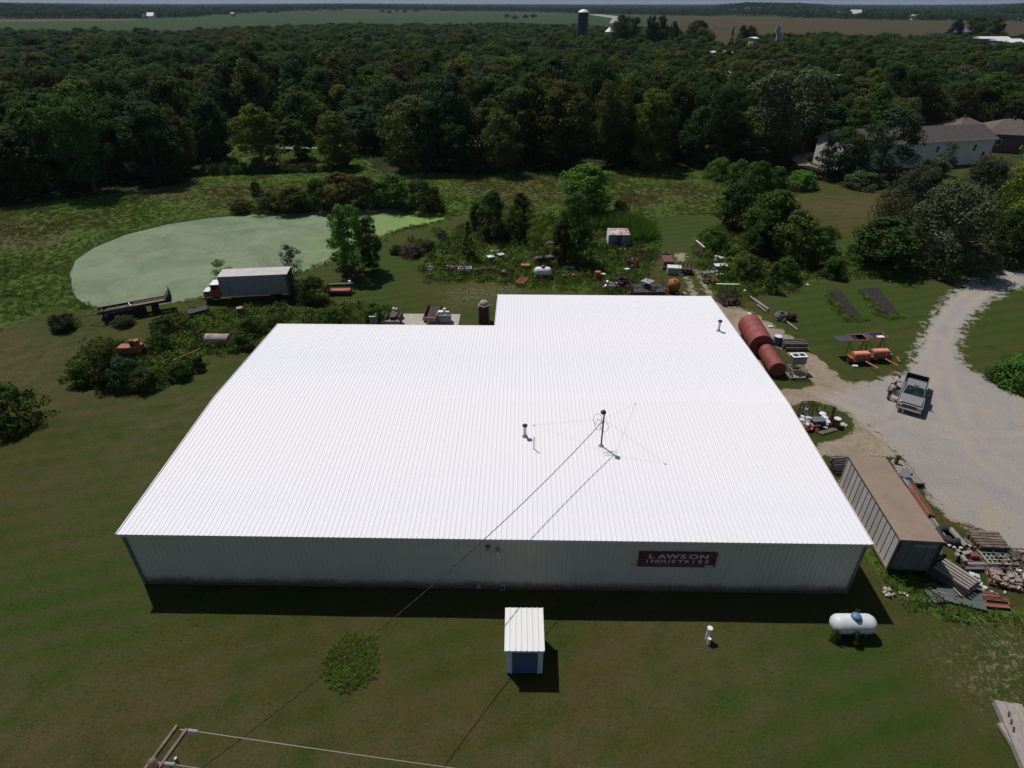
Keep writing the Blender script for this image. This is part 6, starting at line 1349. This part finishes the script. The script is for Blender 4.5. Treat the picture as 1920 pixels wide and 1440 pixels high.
chest(1334, 474, (1.0, .8, .6), M_blue, 'dull blue tub half hidden in weeds right of the red ramp', .1, name='tub', cat='tub')
chest(1344, 489, (.7, .6, .7), M_white, 'tilted white cabinet in the right junk row, left one', .4, name='cabinet', cat='cabinet'); chest(1352, 491, (.7, .6, .6), mat('pale_teal', (.35, .5, .52), None), 'white and greenish cabinet right of the tilted one', .2, lid=M_white, name='cabinet', cat='cabinet')
chest(1350, 506, (1.7, 1.0, .7), M_blue, 'blue chest with white edges in the right junk row', .1, lid=M_trimw); pole(1336, 498, 1346, 494, .08, M_orange2, 'orange bar left of the tilted white cabinet', name='bar', cat='bar', z=.5)
heap('white_junk', 'white broken appliances below the blue chest', 'junk', 1341, 517, .7, .6, .6, 20, .4, [M_white, M_trimw]); 
chest(1324, 518, (1.2, .9, .6), M_steel, 'dark grey box left of the rusty beam in the right junk row', .3, name='box')
pole(1328, 519, 1346, 533, .14, M_rust, 'rusty beam with a pale edge below the white appliances', name='beam', cat='beam', z=.4, square=True); heap('red_scrap', 'rust red scrap in front of the rusty beam', 'scrap', 1330, 530, .8, .5, .4, 20, .3, [M_rust, M_rustd])
chest(1166, 471, (1.0, .6, .4), M_orange, 'bright orange box in weeds in front of the blue shed', .1, name='orange_box'); chest(1204, 473, (1.2, .6, .4), M_orange2, 'duller orange box right of the bright one', .1, name='orange_box')
heap('brick_heap', 'pinkish brick heap under the column-shaped tree', 'bricks', 1031, 463, .8, .5, .8, 26, .25, M_pink, part='brick_rubble')
pole(1062, 497, 1098, 492, .06, M_wood, 'thin grey pole lying under the column-shaped tree', z=.4)

# behind the left roof edge
struct(MB().box(tuple((G(750, 596)+G(842, 596))/2+Vector((0, -1, -.02))), (8.2, 4.0, .12)).build('concrete_pad', M_conc))
g = G(741, 603); t = thing('tractor', 'small dark tractor with red and white parts on the concrete pad', 'tractor', g, pi/2)
MB().box((.0, 0, .75), (1.9, .8, .6)).build('hood', M_dark, t, bevel=.05); MB().box((-.9, 0, 1.0), (.5, .6, .3)).build('seat', M_rust, t); MB().box((.8, -.1, 1.15), (.6, .25, .25)).build('air_cleaner', M_pink, t); MB().box((.95, .25, 1.15), (.25, .2, .25)).build('battery', M_white, t)
for s in (-1, 1): wheel(t, -.7, s*.75, .6, .3, M_steel); wheel(t, .9, s*.65, .35, .2, M_galv)
MB().box((-1.2, 0, .5), (.5, 1.7, .5)).build('rear_box', M_steel, t)
g = G(811, 604); t = thing('dump_trailer', 'dark brown tilted dump trailer standing on the concrete pad', 'trailer', g, pi/2-.15)
MB().box((.3, 0, .9), (2.6, 1.5, .1), rot=(0, -.25, 0)).build('bed', M_rustd, t)
for s in (-1, 1): MB().box((.3, s*.75, 1.1), (2.6, .06, .4), rot=(0, -.25, 0)).build('side_board', M_rustd, t); wheel(t, 0, s*.85, .35, .2, M_rust)
MB().box((-1.1, 0, .9), (.1, 1.5, .45)).build('tailgate', M_pink, t)
g = G(833, 604); t = thing('generator', 'white and grey greenish engine unit right of the dump trailer', 'engine', g, .05)
MB().box((0, 0, .6), (1.6, .9, .9)).build('housing', mat('grey_green_unit', (.2, .24, .22), (.27, .3, .28), 4, .6), t, bevel=.04); MB().box((-.35, .1, 1.2), (.6, .5, .3)).build('cover', M_white, t); MB().box((.4, .1, 1.2), (.45, .5, .35)).build('cover', M_trimw, t); MB().cyl((.1, .3, 1.1), (.1, .3, 1.6), .15, n=10).build('filter', M_white, t); MB().box((.45, .35, 1.45), (.3, .3, .2)).build('cap', M_black, t)
g = G(908, 602); t = thing('water_slide', 'curved pinkish grey metal chute with rounded top beside the roof notch', 'chute', g, pi/2)
MB().box((0, 0, 1.0), (.8, 1.2, 2.0)).build('body', M_rustd, t); MB().torus((.2, 0, 1.9), .55, .12, 'Z', 18, 8).build('top_ring', M_pink, t); MB().box((-.1, .6, 1.0), (.9, .1, 2.0)).build('side_rail', mat('pink_grey_rail', (.3, .24, .24), None), t); MB().box((-.1, -.6, .9), (.9, .1, 1.8)).build('side_rail', M_steel, t); MB().lathe([(.5, 1.6), (.55, 2.1), (.4, 2.35), (.1, 2.45)], (.35, 0, 0), n=14).build('hood', mat('pink_grey_rail', (.3, .24, .24), None), t, smooth=True)
chest(702, 605, (.9, .8, .9), M_steel, 'grey blue box behind the left roof edge in weeds', .1, lid=M_galv); bars('white_boards', 'two pale boards lying between the grey box and the tractor', 'boards', (714, 604), (729, 605), 2, .2, .1, M_wood, 2, 1)

# ------------------------------------------------------------------ left side: box truck, flatbed, cart, machines
pa, pb = G(420, 566), G(552, 560); rzt = math.atan2(pb.y-pa.y, pb.x-pa.x)
bt = thing('box_truck', 'old box truck with red and white cab and grey cargo box parked by the pond', 'truck', G(385, 572)+Vector((0, .1, 0)), rzt)
Lb = (G(548, 563)-G(385, 572)).length; hx0 = 2.15
M_gbox = mat('grey_cargo_box', (.19, .21, .23), (.24, .26, .28), .8, .7); M_boxroof = mat('pale_box_roof', (.42, .39, .38), (.5, .47, .45), 1, .7)
MB().box(((hx0+Lb)/2, 1.25, 2.2), (Lb-hx0, 2.5, 2.45)).build('cargo_box', M_gbox, bt); MB().box(((hx0+Lb)/2, 1.25, 3.45), (Lb-hx0+.04, 2.54, .06)).build('roof', M_boxroof, bt)
for x in np.linspace(hx0+.05, Lb-.05, 9): MB().box((x, -.02, 2.2), (.04, .04, 2.4)).build('side_rib', M_gbox, bt)
MB().box((Lb-.1, 1.25, 2.1), (.3, 2.56, 2.5)).build('rear_frame', M_rustd, bt); MB().box(((hx0+Lb)/2-.3, 1.25, .75), (Lb-hx0+1, .9, .3)).build('chassis', M_rustd, bt)
M_cabred = mat('truck_cab_red', (.2, .05, .04), (.26, .08, .06), 2, .6)
cm = MB().box((1.35, 1.2, 1.25), (1.2, 1.9, .8)).build('cab', M_cabred, bt); MB().box((1.4, 1.2, 1.95), (1.0, 1.7, .65), taper=.88).build('cab_upper', M_cabred, cm); MB().box((1.4, 1.2, 2.32), (1.05, 1.65, .1)).build('cab_roof', M_white, cm, bevel=.03)
MB().box((1.4, .33, 1.95), (.7, .04, .4)).build('window', M_glass, cm); MB().box((.88, 1.2, 1.95), (.04, 1.4, .45)).build('windscreen', M_glass, cm)
hd = MB().box((.35, 1.2, 1.1), (.95, 1.5, .6), taper=.92).build('hood', M_cabred, bt, bevel=.04); MB().box((.35, 1.2, 1.44), (.9, 1.36, .08)).build('hood_top', M_white, hd)
MB().box((-.18, 1.2, .7), (.16, 2.0, .25)).build('bumper', M_pink, bt)
for s in (.35, 2.05): MB().cyl((-.14, s, 1.05), (-.18, s, 1.05), .12, n=10).build('headlight', M_ins, bt)
for x in (.55, Lb-2.2):
    for y in (.2, 2.25): wheel(bt, x, y, .45, .3, M_rust)
a, b = G(185, 600), G(320, 590); rzf = math.atan2(G(322, 580).y-G(190, 605).y, G(322, 580).x-G(190, 605).x); Lf = (G(322, 588)-G(190, 607)).length
t = thing('flatbed_trailer', 'long dark rusty conveyor-like flatbed trailer with curved end plate by the pond', 'trailer', G(190, 607), rzf)
for y in (0, 1.5): MB().box((Lf/2, y, 1.25), (Lf, .12, .3)).build('side_rail', M_rustd, t)
for k in range(9): MB().box((Lf*(k+.5)/9, .75, 1.2), (.14, 1.4, .12)).build('cross_member', M_rustd, t)
MB().box((Lf*.72, .4, 1.3), (Lf*.45, .5, .08)).build('floor_plate', M_pink if False else mat('brown_plate', (.16, .1, .09), (.22, .15, .13), 2, .8), t); MB().box((Lf*.72, 1.1, 1.3), (Lf*.45, .5, .08)).build('floor_plate', M_rustd, t)
MB().box((Lf*.45, .75, 1.42), (.08, 1.2, .08), rz=.2).build('white_bar', M_white, t)
MB().prism([(Lf, 1.0), (Lf+.3, 1.1), (Lf+.45, 1.7), (Lf+.3, 2.6), (Lf+.2, 2.1), (Lf-.3, 1.5)], 0, 1.5).build('end_plate', M_dark, t)
MB().beam((-1.2, .75, 1.1), (.1, .0, 1.25), .1, .1).beam((-1.2, .75, 1.1), (.1, 1.5, 1.25), .1, .1).build('hitch', M_wood2, t)
MB().box((Lf*.35, .75, .6), (Lf*.6, 1.2, .8)).build('underframe', M_rustd, t)
for x in (.6, Lf-1.6): 
    for y in (.1, 1.4): wheel(t, x, y, .42, .25, M_rustd)
P('bush', 235, 608, 592, 50, 'dark green', 'weeds grown up under the long rusty flatbed', 'weed', var=1)
g = G(352, 604); rz_ = ANG((352, 604), (392, 598)); t = thing('farm_cart', 'small black cart with pale frame left of the box truck', 'cart', g, rz_)
MB().box((1.3, .6, .95), (2.2, 1.2, .3), rot=(0, -.12, 0)).build('bed', M_black, t); MB().box((1.2, -.05, .72), (2.4, .08, .1)).build('frame_rail', M_pink, t); MB().beam((-.1, -.05, 1.2), (.3, .3, .6), .06, .06).build('drawbar', M_pink, t)
for x in (.5, 2.1): wheel(t, x, 0, .35, .14, M_rust); wheel(t, x, 1.2, .35, .14, M_rust)
barrel(452, 590, .9, .4, M_rust, 'round rusty drum top sticking out of weeds in front of the box truck', lid=mat('tan_lid', (.3, .2, .16), None))
g = G(252, 668); t = thing('crawler_loader', 'old orange machine half hidden in the bush thicket on the left', 'machine', g, .05)
MB().box((-.5, 0, .9), (1.4, 1.0, .7)).build('body', M_orange2, t, bevel=.04); MB().box((.5, 0, 1.0), (1.1, 1.0, .6)).build('body_rear', M_orange2, t); MB().cyl((.25, 0, 1.1), (.25, 0, 1.9), .28, n=12).build('exhaust', M_rust, t); MB().cyl((.7, 0, 1.1), (.7, 0, 1.9), .28, n=12).build('stack', M_orange2, t)
for s in (-1, 1): MB().box((0, s*.6, .4), (2.2, .25, .6)).build('track', M_rustd, t)
pole(328, 686, 378, 664, .09, M_rust, 'long rusty beam lying on top of the left thicket', name='beam', cat='beam', z=.6, square=True)
g = G(637, 552); t = thing('harrow', 'red and rusty farm implement left of the cottonwoods', 'farm implement', g, .05)
MB().box((0, 0, .5), (2.8, .8, .35)).build('frame', mat('implement_red', (.26, .06, .045), (.34, .1, .07), 3, .7), t); MB().box((0, .9, .9), (3.0, .5, .3)).build('top_beam', M_rustd, t); MB().cyl((-1.7, .6, 1.1), (1.7, .7, 1.2), .06, n=6).build('pipe', M_galv, t); MB().cyl((1.2, 1.0, 1.0), (1.2, 1.0, 1.4), .18, n=10).build('pot', M_white, t)
for k in range(7): MB().cyl((-1.3+.43*k, .9, 0), (-1.3+.43*k, 1.0, .9), .05, n=5).build('tine', M_rustd, t)
for s in (-1, 1): wheel(t, s*1.1, -.1, .35, .2, M_rust)

# ------------------------------------------------------------------ farmhouse and other buildings
hA, hB = G(1574, 322), G(1849, 306); hr = math.atan2(hB.y-hA.y, hB.x-hA.x); HL = (hB-hA).length; hh = HZ(1686, 318, 268)
t = thing('farmhouse', 'long two storey white farmhouse with brown shingle roof behind the willows', 'house', hA, hr)
HD = 9.5
MB().box((HL/2, .1, hh/2), (HL, .2, hh)).build('wall', M_hwall, t); MB().box((HL/2, HD-.1, hh/2), (HL, .2, hh)).build('wall', M_hwall, t)
for x in (.1, HL-.1): MB().add([(x-.1, .2, 0), (x-.1, HD-.2, 0), (x-.1, HD-.2, hh), (x-.1, HD/2, hh+1.9), (x-.1, .2, hh), (x+.1, .2, 0), (x+.1, HD-.2, 0), (x+.1, HD-.2, hh), (x+.1, HD/2, hh+1.9), (x+.1, .2, hh)], [(0, 1, 2, 3, 4), (9, 8, 7, 6, 5), (0, 5, 6, 1), (1, 6, 7, 2), (2, 7, 8, 3), (3, 8, 9, 4), (4, 9, 5, 0)]).build('gable_wall', M_white, t)
for s in (0, 1):
    y0, y1 = (-.5, HD/2) if not s else (HD+.5, HD/2)
    rf = MB().add([(-.4, y0, hh-.25), (HL+.4, y0, hh-.25), (HL+.4, y1, hh+2.05), (-.4, y1, hh+2.05), (-.4, y0, hh-.05), (HL+.4, y0, hh-.05), (HL+.4, y1, hh+2.25), (-.4, y1, hh+2.25)], [(0, 3, 2, 1), (4, 5, 6, 7), (0, 1, 5, 4), (1, 2, 6, 5), (2, 3, 7, 6), (3, 0, 4, 7)]).build('roof', M_shingle, t)
MB().box((HL/2, -.52, hh-.17), (HL+.8, .05, .2)).build('gutter', M_trimw, t)
for x in (HL*.52, HL*.545): MB().cyl((x, HD/2-.3, hh+1.9), (x, HD/2-.3, hh+3.4), .16, n=8).build('vent_pipe', M_trimw, t)
wm = mat('house_window', (.03, .03, .035), None, rough=.15); 
for px_, py_ in ((1690, 302), (1762, 276), (1791, 277), (1832, 276), (1842, 290), (1763, 301), (1600, 300), (1625, 276)):
    u = 0
    lo, hi = 0, HL
    for _ in range(30):
        m_ = (lo+hi)/2; P3 = hA+Vector((cos(hr), sin(hr), 0))*m_
        if PX((P3.x, P3.y, 2 if py_ > 285 else 5))[0] < px_: lo = m_
        else: hi = m_
    z = 1.9 if py_ > 285 else hh-1.9
    w_ = MB().box((lo, -.02, z), (.95, .06, 1.5)).build('window', M_trimw, t); MB().box((lo, -.06, z), (.75, .03, 1.3)).build('pane', wm, w_); MB().box((lo, -.085, z), (.75, .02, .06)).build('sash', M_trimw, w_)
chest(1776, 312, (3.2, 1.6, 1.3), M_black, 'dark covered grill or shrub box against the farmhouse wall', hr, name='covered_machine', cat='machine')
def hip(pxc, pyc, w_, d_, h, rise, label, rz):
    g = G(pxc, pyc); t = thing('house', label, 'house', g, rz)
    for y in (0, d_): MB().box((0, y, h/2), (w_, .2, h)).build('wall', M_brick, t)
    for x in (-w_/2, w_/2): MB().box((x, d_/2, h/2), (.2, d_-.2, h)).build('wall', M_brick, t)
    e = .6; r_ = max(.5, (w_-d_)/2)
    MB().add([(-w_/2-e, -e, h), (w_/2+e, -e, h), (w_/2+e, d_+e, h), (-w_/2-e, d_+e, h), (-r_, d_/2, h+rise), (r_, d_/2, h+rise)], [(0, 1, 5, 4), (1, 2, 5), (2, 3, 4, 5), (3, 0, 4), (3, 2, 1, 0)]).build('roof', mat('tan_shingle', (.085, .062, .052), (.115, .085, .072), 1.5, .9), t)
    for x in (-w_*.25, w_*.25): q = MB().box((x, -.12, h*.55), (1.2, .08, 1.4)).build('window', M_trimw, t); MB().box((x, -.18, h*.55), (1.0, .03, 1.2)).build('pane', wm, q)
    MB().cyl((0, d_/2, h+rise-.3), (0, d_/2, h+rise+.6), .25, n=8).build('chimney', M_brick, t)
    return t
hip(1832, 274, 14, 12, HZ(1832, 268, 221)-3.0, 3.0, 'brown house with pyramid-like hipped roof behind the farmhouse right end', hr+.1)
hip(1895, 286, 14, 11, HZ(1895, 280, 224)-2.8, 2.8, 'brown hipped roof house cut by the right picture edge', hr-.5)
dp = [(1480, 296), (1500, 289), (1530, 285), (1545, 290), (1510, 296), (1520, 310), (1560, 322), (1640, 326), (1740, 330), (1740, 336), (1600, 333), (1540, 324), (1500, 312)]
sheet('farmhouse_drive', pts_of(dp), .075, mat('drive_gravel', (.2, .16, .135), (.26, .21, .18), .6, .95))
g = G(1765, 492); rz_ = ANG((1762, 492), (1832, 490)); wS = (G(1832, 490)-G(1762, 492)).length; hS = HZ(1790, 492, 462)
t = thing('old_shed', 'old dark shed with rusty and shiny patched roof under the big willow', 'shed', G(1762, 492), rz_)
for k in range(8): MB().box((wS*(k+.5)/8, 0, hS/2), (wS/8-.03, .06, hS)).build('wall_board', mat('dark_board', (.05, .035, .03), (.08, .055, .045), 3, .9), t)
for x in (0, wS): MB().box((x, 2.0, hS/2), (.08, 3.9, hS)).build('side_wall', M_rustd, t)
MB().box((wS/2, 4.0, hS/2), (wS, .08, hS)).build('rear_wall', M_rustd, t)
for k in range(8): MB().beam((wS*(k+.5)/8, -.3, hS+.05), (wS*(k+.5)/8, 4.3, hS+.9), wS/8-.02, .05).build('roof_panel', [M_galv, mat('painted_reflection_sheet', (.4, .44, .52), (.12, .13, .16), 2, .5), M_galv, M_steel, M_rustd, M_rust, mat('orange_rust', (.35, .15, .1), (.2, .08, .05), 2, .8), M_rust][k], t)  # white-blue reflection on the roof is painted into one panel's colour
P('broad', 862, 323, 210, 90, 'dark green', 'dark tree standing before the left half of the hidden house', var=2)
P('broad', 940, 323, 205, 84, 'olive green', 'olive tree standing before the right end of the hidden house', var=4)
P('bush', 900, 325, 300, 60, 'dark green', 'dark bush below the hidden house wall', 'bush', var=1)
# half hidden house in the woods, with clearing light
g = G(905, 300); t = thing('hidden_house', 'grey roofed house mostly hidden by trees behind the pond thicket', 'house', g, .1)
MB().box((0, 3, 1.5), (14, 6, 3)).build('wall', M_brick, t); MB().add([(-7.4, -.4, 3), (7.4, -.4, 3), (7.4, 6.4, 3), (-7.4, 6.4, 3), (-7.4, 3, 5), (7.4, 3, 5)], [(0, 1, 5, 4), (2, 3, 4, 5), (1, 2, 5), (3, 0, 4)]).build('roof', mat('grey_shingle', (.16, .15, .16), (.22, .21, .22), 1, .9), t)
q = MB().box((-3, -.05, 1.6), (1.6, .1, 1.2)).build('window', M_trimw, t)
# silo and farm buildings far off
gs = Vector((CAM[0]+ray(1092, 60)[0]/math.hypot(*ray(1092, 60)[:2])*525, CAM[1]+ray(1092, 60)[1]/math.hypot(*ray(1092, 60)[:2])*525, 0))
t = thing('silo', 'tall dark blue silo with pale domed cap beyond the woods', 'silo', gs); sr = 3.9; shh = 25.6
ms_ = mat('silo_blue', (.022, .028, .06), (.03, .037, .075), .6, .4)
for k in range(8): MB().lathe([(sr, shh*k/8+.04), (sr, shh*(k+1)/8-.04), (sr-.04, shh*(k+1)/8)], n=28).build('ring', ms_, t)
MB().lathe([(sr+.1, shh), (sr*.8, shh+.9), (sr*.4, shh+1.6), (.1, shh+1.9)], n=28).build('roof', M_white, t)
def at_dist(px, d): v = ray(px, 60); k = math.hypot(v[0], v[1]); return Vector((CAM[0]+v[0]/k*d, CAM[1]+v[1]/k*d, 0))
t = thing('grain_bin', 'little white cone-roofed grain bin right of the silo', 'grain bin', at_dist(1143, 520)); MB().lathe([(3.4, 0), (3.4, 13.5)], n=20).build('wall', M_galv, t); MB().lathe([(3.6, 13.5), (.2, 16.5)], n=20).build('roof', M_white, t)
def barn(px, py, wpx, h, d_, mw, mr, label, rz=0, z=0, dist=None, ridge=1.6):
    g = at_dist(px, dist) if dist else G(px, py); g.z = z; w_ = wpx*(dist*1.18/F if dist else MPP(px, py)); t = thing('barn', label, 'barn', g, rz-YAW)
    MB().box((0, d_/2, h/2), (w_, d_, h)).build('wall', mw, t)
    MB().add([(-w_/2-.5, -.6, h), (w_/2+.5, -.6, h), (w_/2+.5, d_+.6, h), (-w_/2-.5, d_+.6, h), (-w_/2-.5, d_/2, h+d_*.28*ridge), (w_/2+.5, d_/2, h+d_*.28*ridge)], [(0, 1, 5, 4), (2, 3, 4, 5), (1, 2, 5), (3, 0, 4), (3, 2, 1, 0)]).build('roof', mr, t)
    MB().box((-w_*.15, -.08, h*.4), (w_*.2, .12, h*.75)).build('door', M_dark, t); return t
barn(278, 34.5, 20, 5, 16, M_white, M_white, 'long low white barn at the far end of the left green field')
barn(316, 27, 8, 8, 14, M_white, M_white, 'small white barn among the far left trees')
barn(436, 31, 6, 6, 10, M_conc, M_conc, 'tiny tan shed at the right end of the far left trees')
barn(695, 17.5, 8, 10, 20, M_white, M_trimw, 'small pale barn on the far tan field'); barn(844, 22, 5, 7, 10, M_hwall, M_trimw, 'white farmhouse in the far farmyard clump', 0); barn(928, 17, 3, 14, 14, M_conc, M_conc, 'tiny pale building on the horizon right of the farmyard')
barn(1606, 33.5, 20, 9, 20, M_hwall, M_white, 'large white roofed barn behind the brown field', .15); barn(1573, 32.5, 4, 9, 9, M_white, M_white, 'small white shed left of the large white barn'); barn(1523, 31.5, 7, 5, 12, M_white, M_white, 'low white building at the left behind the brown field'); barn(1410, 27, 6, 6, 12, M_white, M_white, 'tiny white building at the far edge of the brown field'); barn(1714, 37.5, 7, 5, 12, M_white, M_white, 'low white building at the right behind the brown field')
barn(1811, 0, 26, 9, 14, M_brick, M_steel, 'grey brown barn between dark trees right of the brown field', .1, dist=760, ridge=1.2); barn(1762, 0, 20, 5, 10, M_brick, mat('tan_shingle', (.085, .062, .052)), 'low brown building left of the grey brown barn', .1, dist=760)
for k, (px, w_, dd) in enumerate(((1872, 34, 560), (1902, 30, 545), (1925, 26, 540))):
    barn(px, 0, w_, 11.5-k*.5, 8, M_steel, M_white, ['long white roofed shed at the right picture edge, left one', 'long white roofed shed at the right picture edge, middle one', 'white roofed shed cut by the right picture edge'][k], .05, dist=dd, ridge=.5)
t = thing('grain_elevator', 'pale grey grain elevator leg rising from the trees before the brown field', 'elevator', at_dist(1460, 500)); MB().box((0, 0, 9), (1.6, 1.6, 18)).build('tower', M_conc, t); MB().box((-1.6, 0, 17), (1.2, 1.2, 5)).build('head', M_galv, t); MB().cyl((2.2, 0, 0), (2.2, 0, 15), 1.3, n=12).build('bin', M_galv, t)
t = thing('radio_mast', 'hair-thin radio mast on the horizon above the fields', 'mast', G(738, 18)); MB().cyl((0, 0, 0), (0, 0, 60), .9, .5, 5).build('lattice', M_steel, t)
for k, (px, w_, dd, h) in enumerate(((1362, 26, 330, 12), (1372, 14, 250, 10.5), (1420, 5, 440, 13.5), (1588, 30, 225, 12.2))):
    barn(px, 0, w_, h, 7, M_conc, M_white, ['white flat roof glimpsed among the trees left of the elevator', 'smaller white roof glimpsed nearer in the same gap', 'white gable rising from the trees left of the elevator', 'white roof shining through leaves above the farmhouse'][k], .2, dist=dd, ridge=.3)
wt = mat('far_pond_scum', (.25, .3, .2), (.3, .35, .24), .1, .6)
sheet('pond_water', pts_of([(515, 276), (560, 273), (610, 271), (650, 268), (655, 273), (600, 279), (530, 281)]), .09, wt)
for k in range(14):
    px = 388+k*18; P('bush', px, 327-k*.5, 309-(k % 3)*2, 30, ['dark green', 'mid green', 'dark green'][k % 3], f'{"dark" if k % 3 != 1 else "mid green"} bush in the hedge row below the small clearing, {["first", "second", "third", "fourth", "fifth", "sixth", "seventh", "eighth", "ninth", "tenth", "eleventh", "twelfth", "thirteenth", "last"][k]} from the left', 'bush', var=k, group='hedge bushes below the clearing')
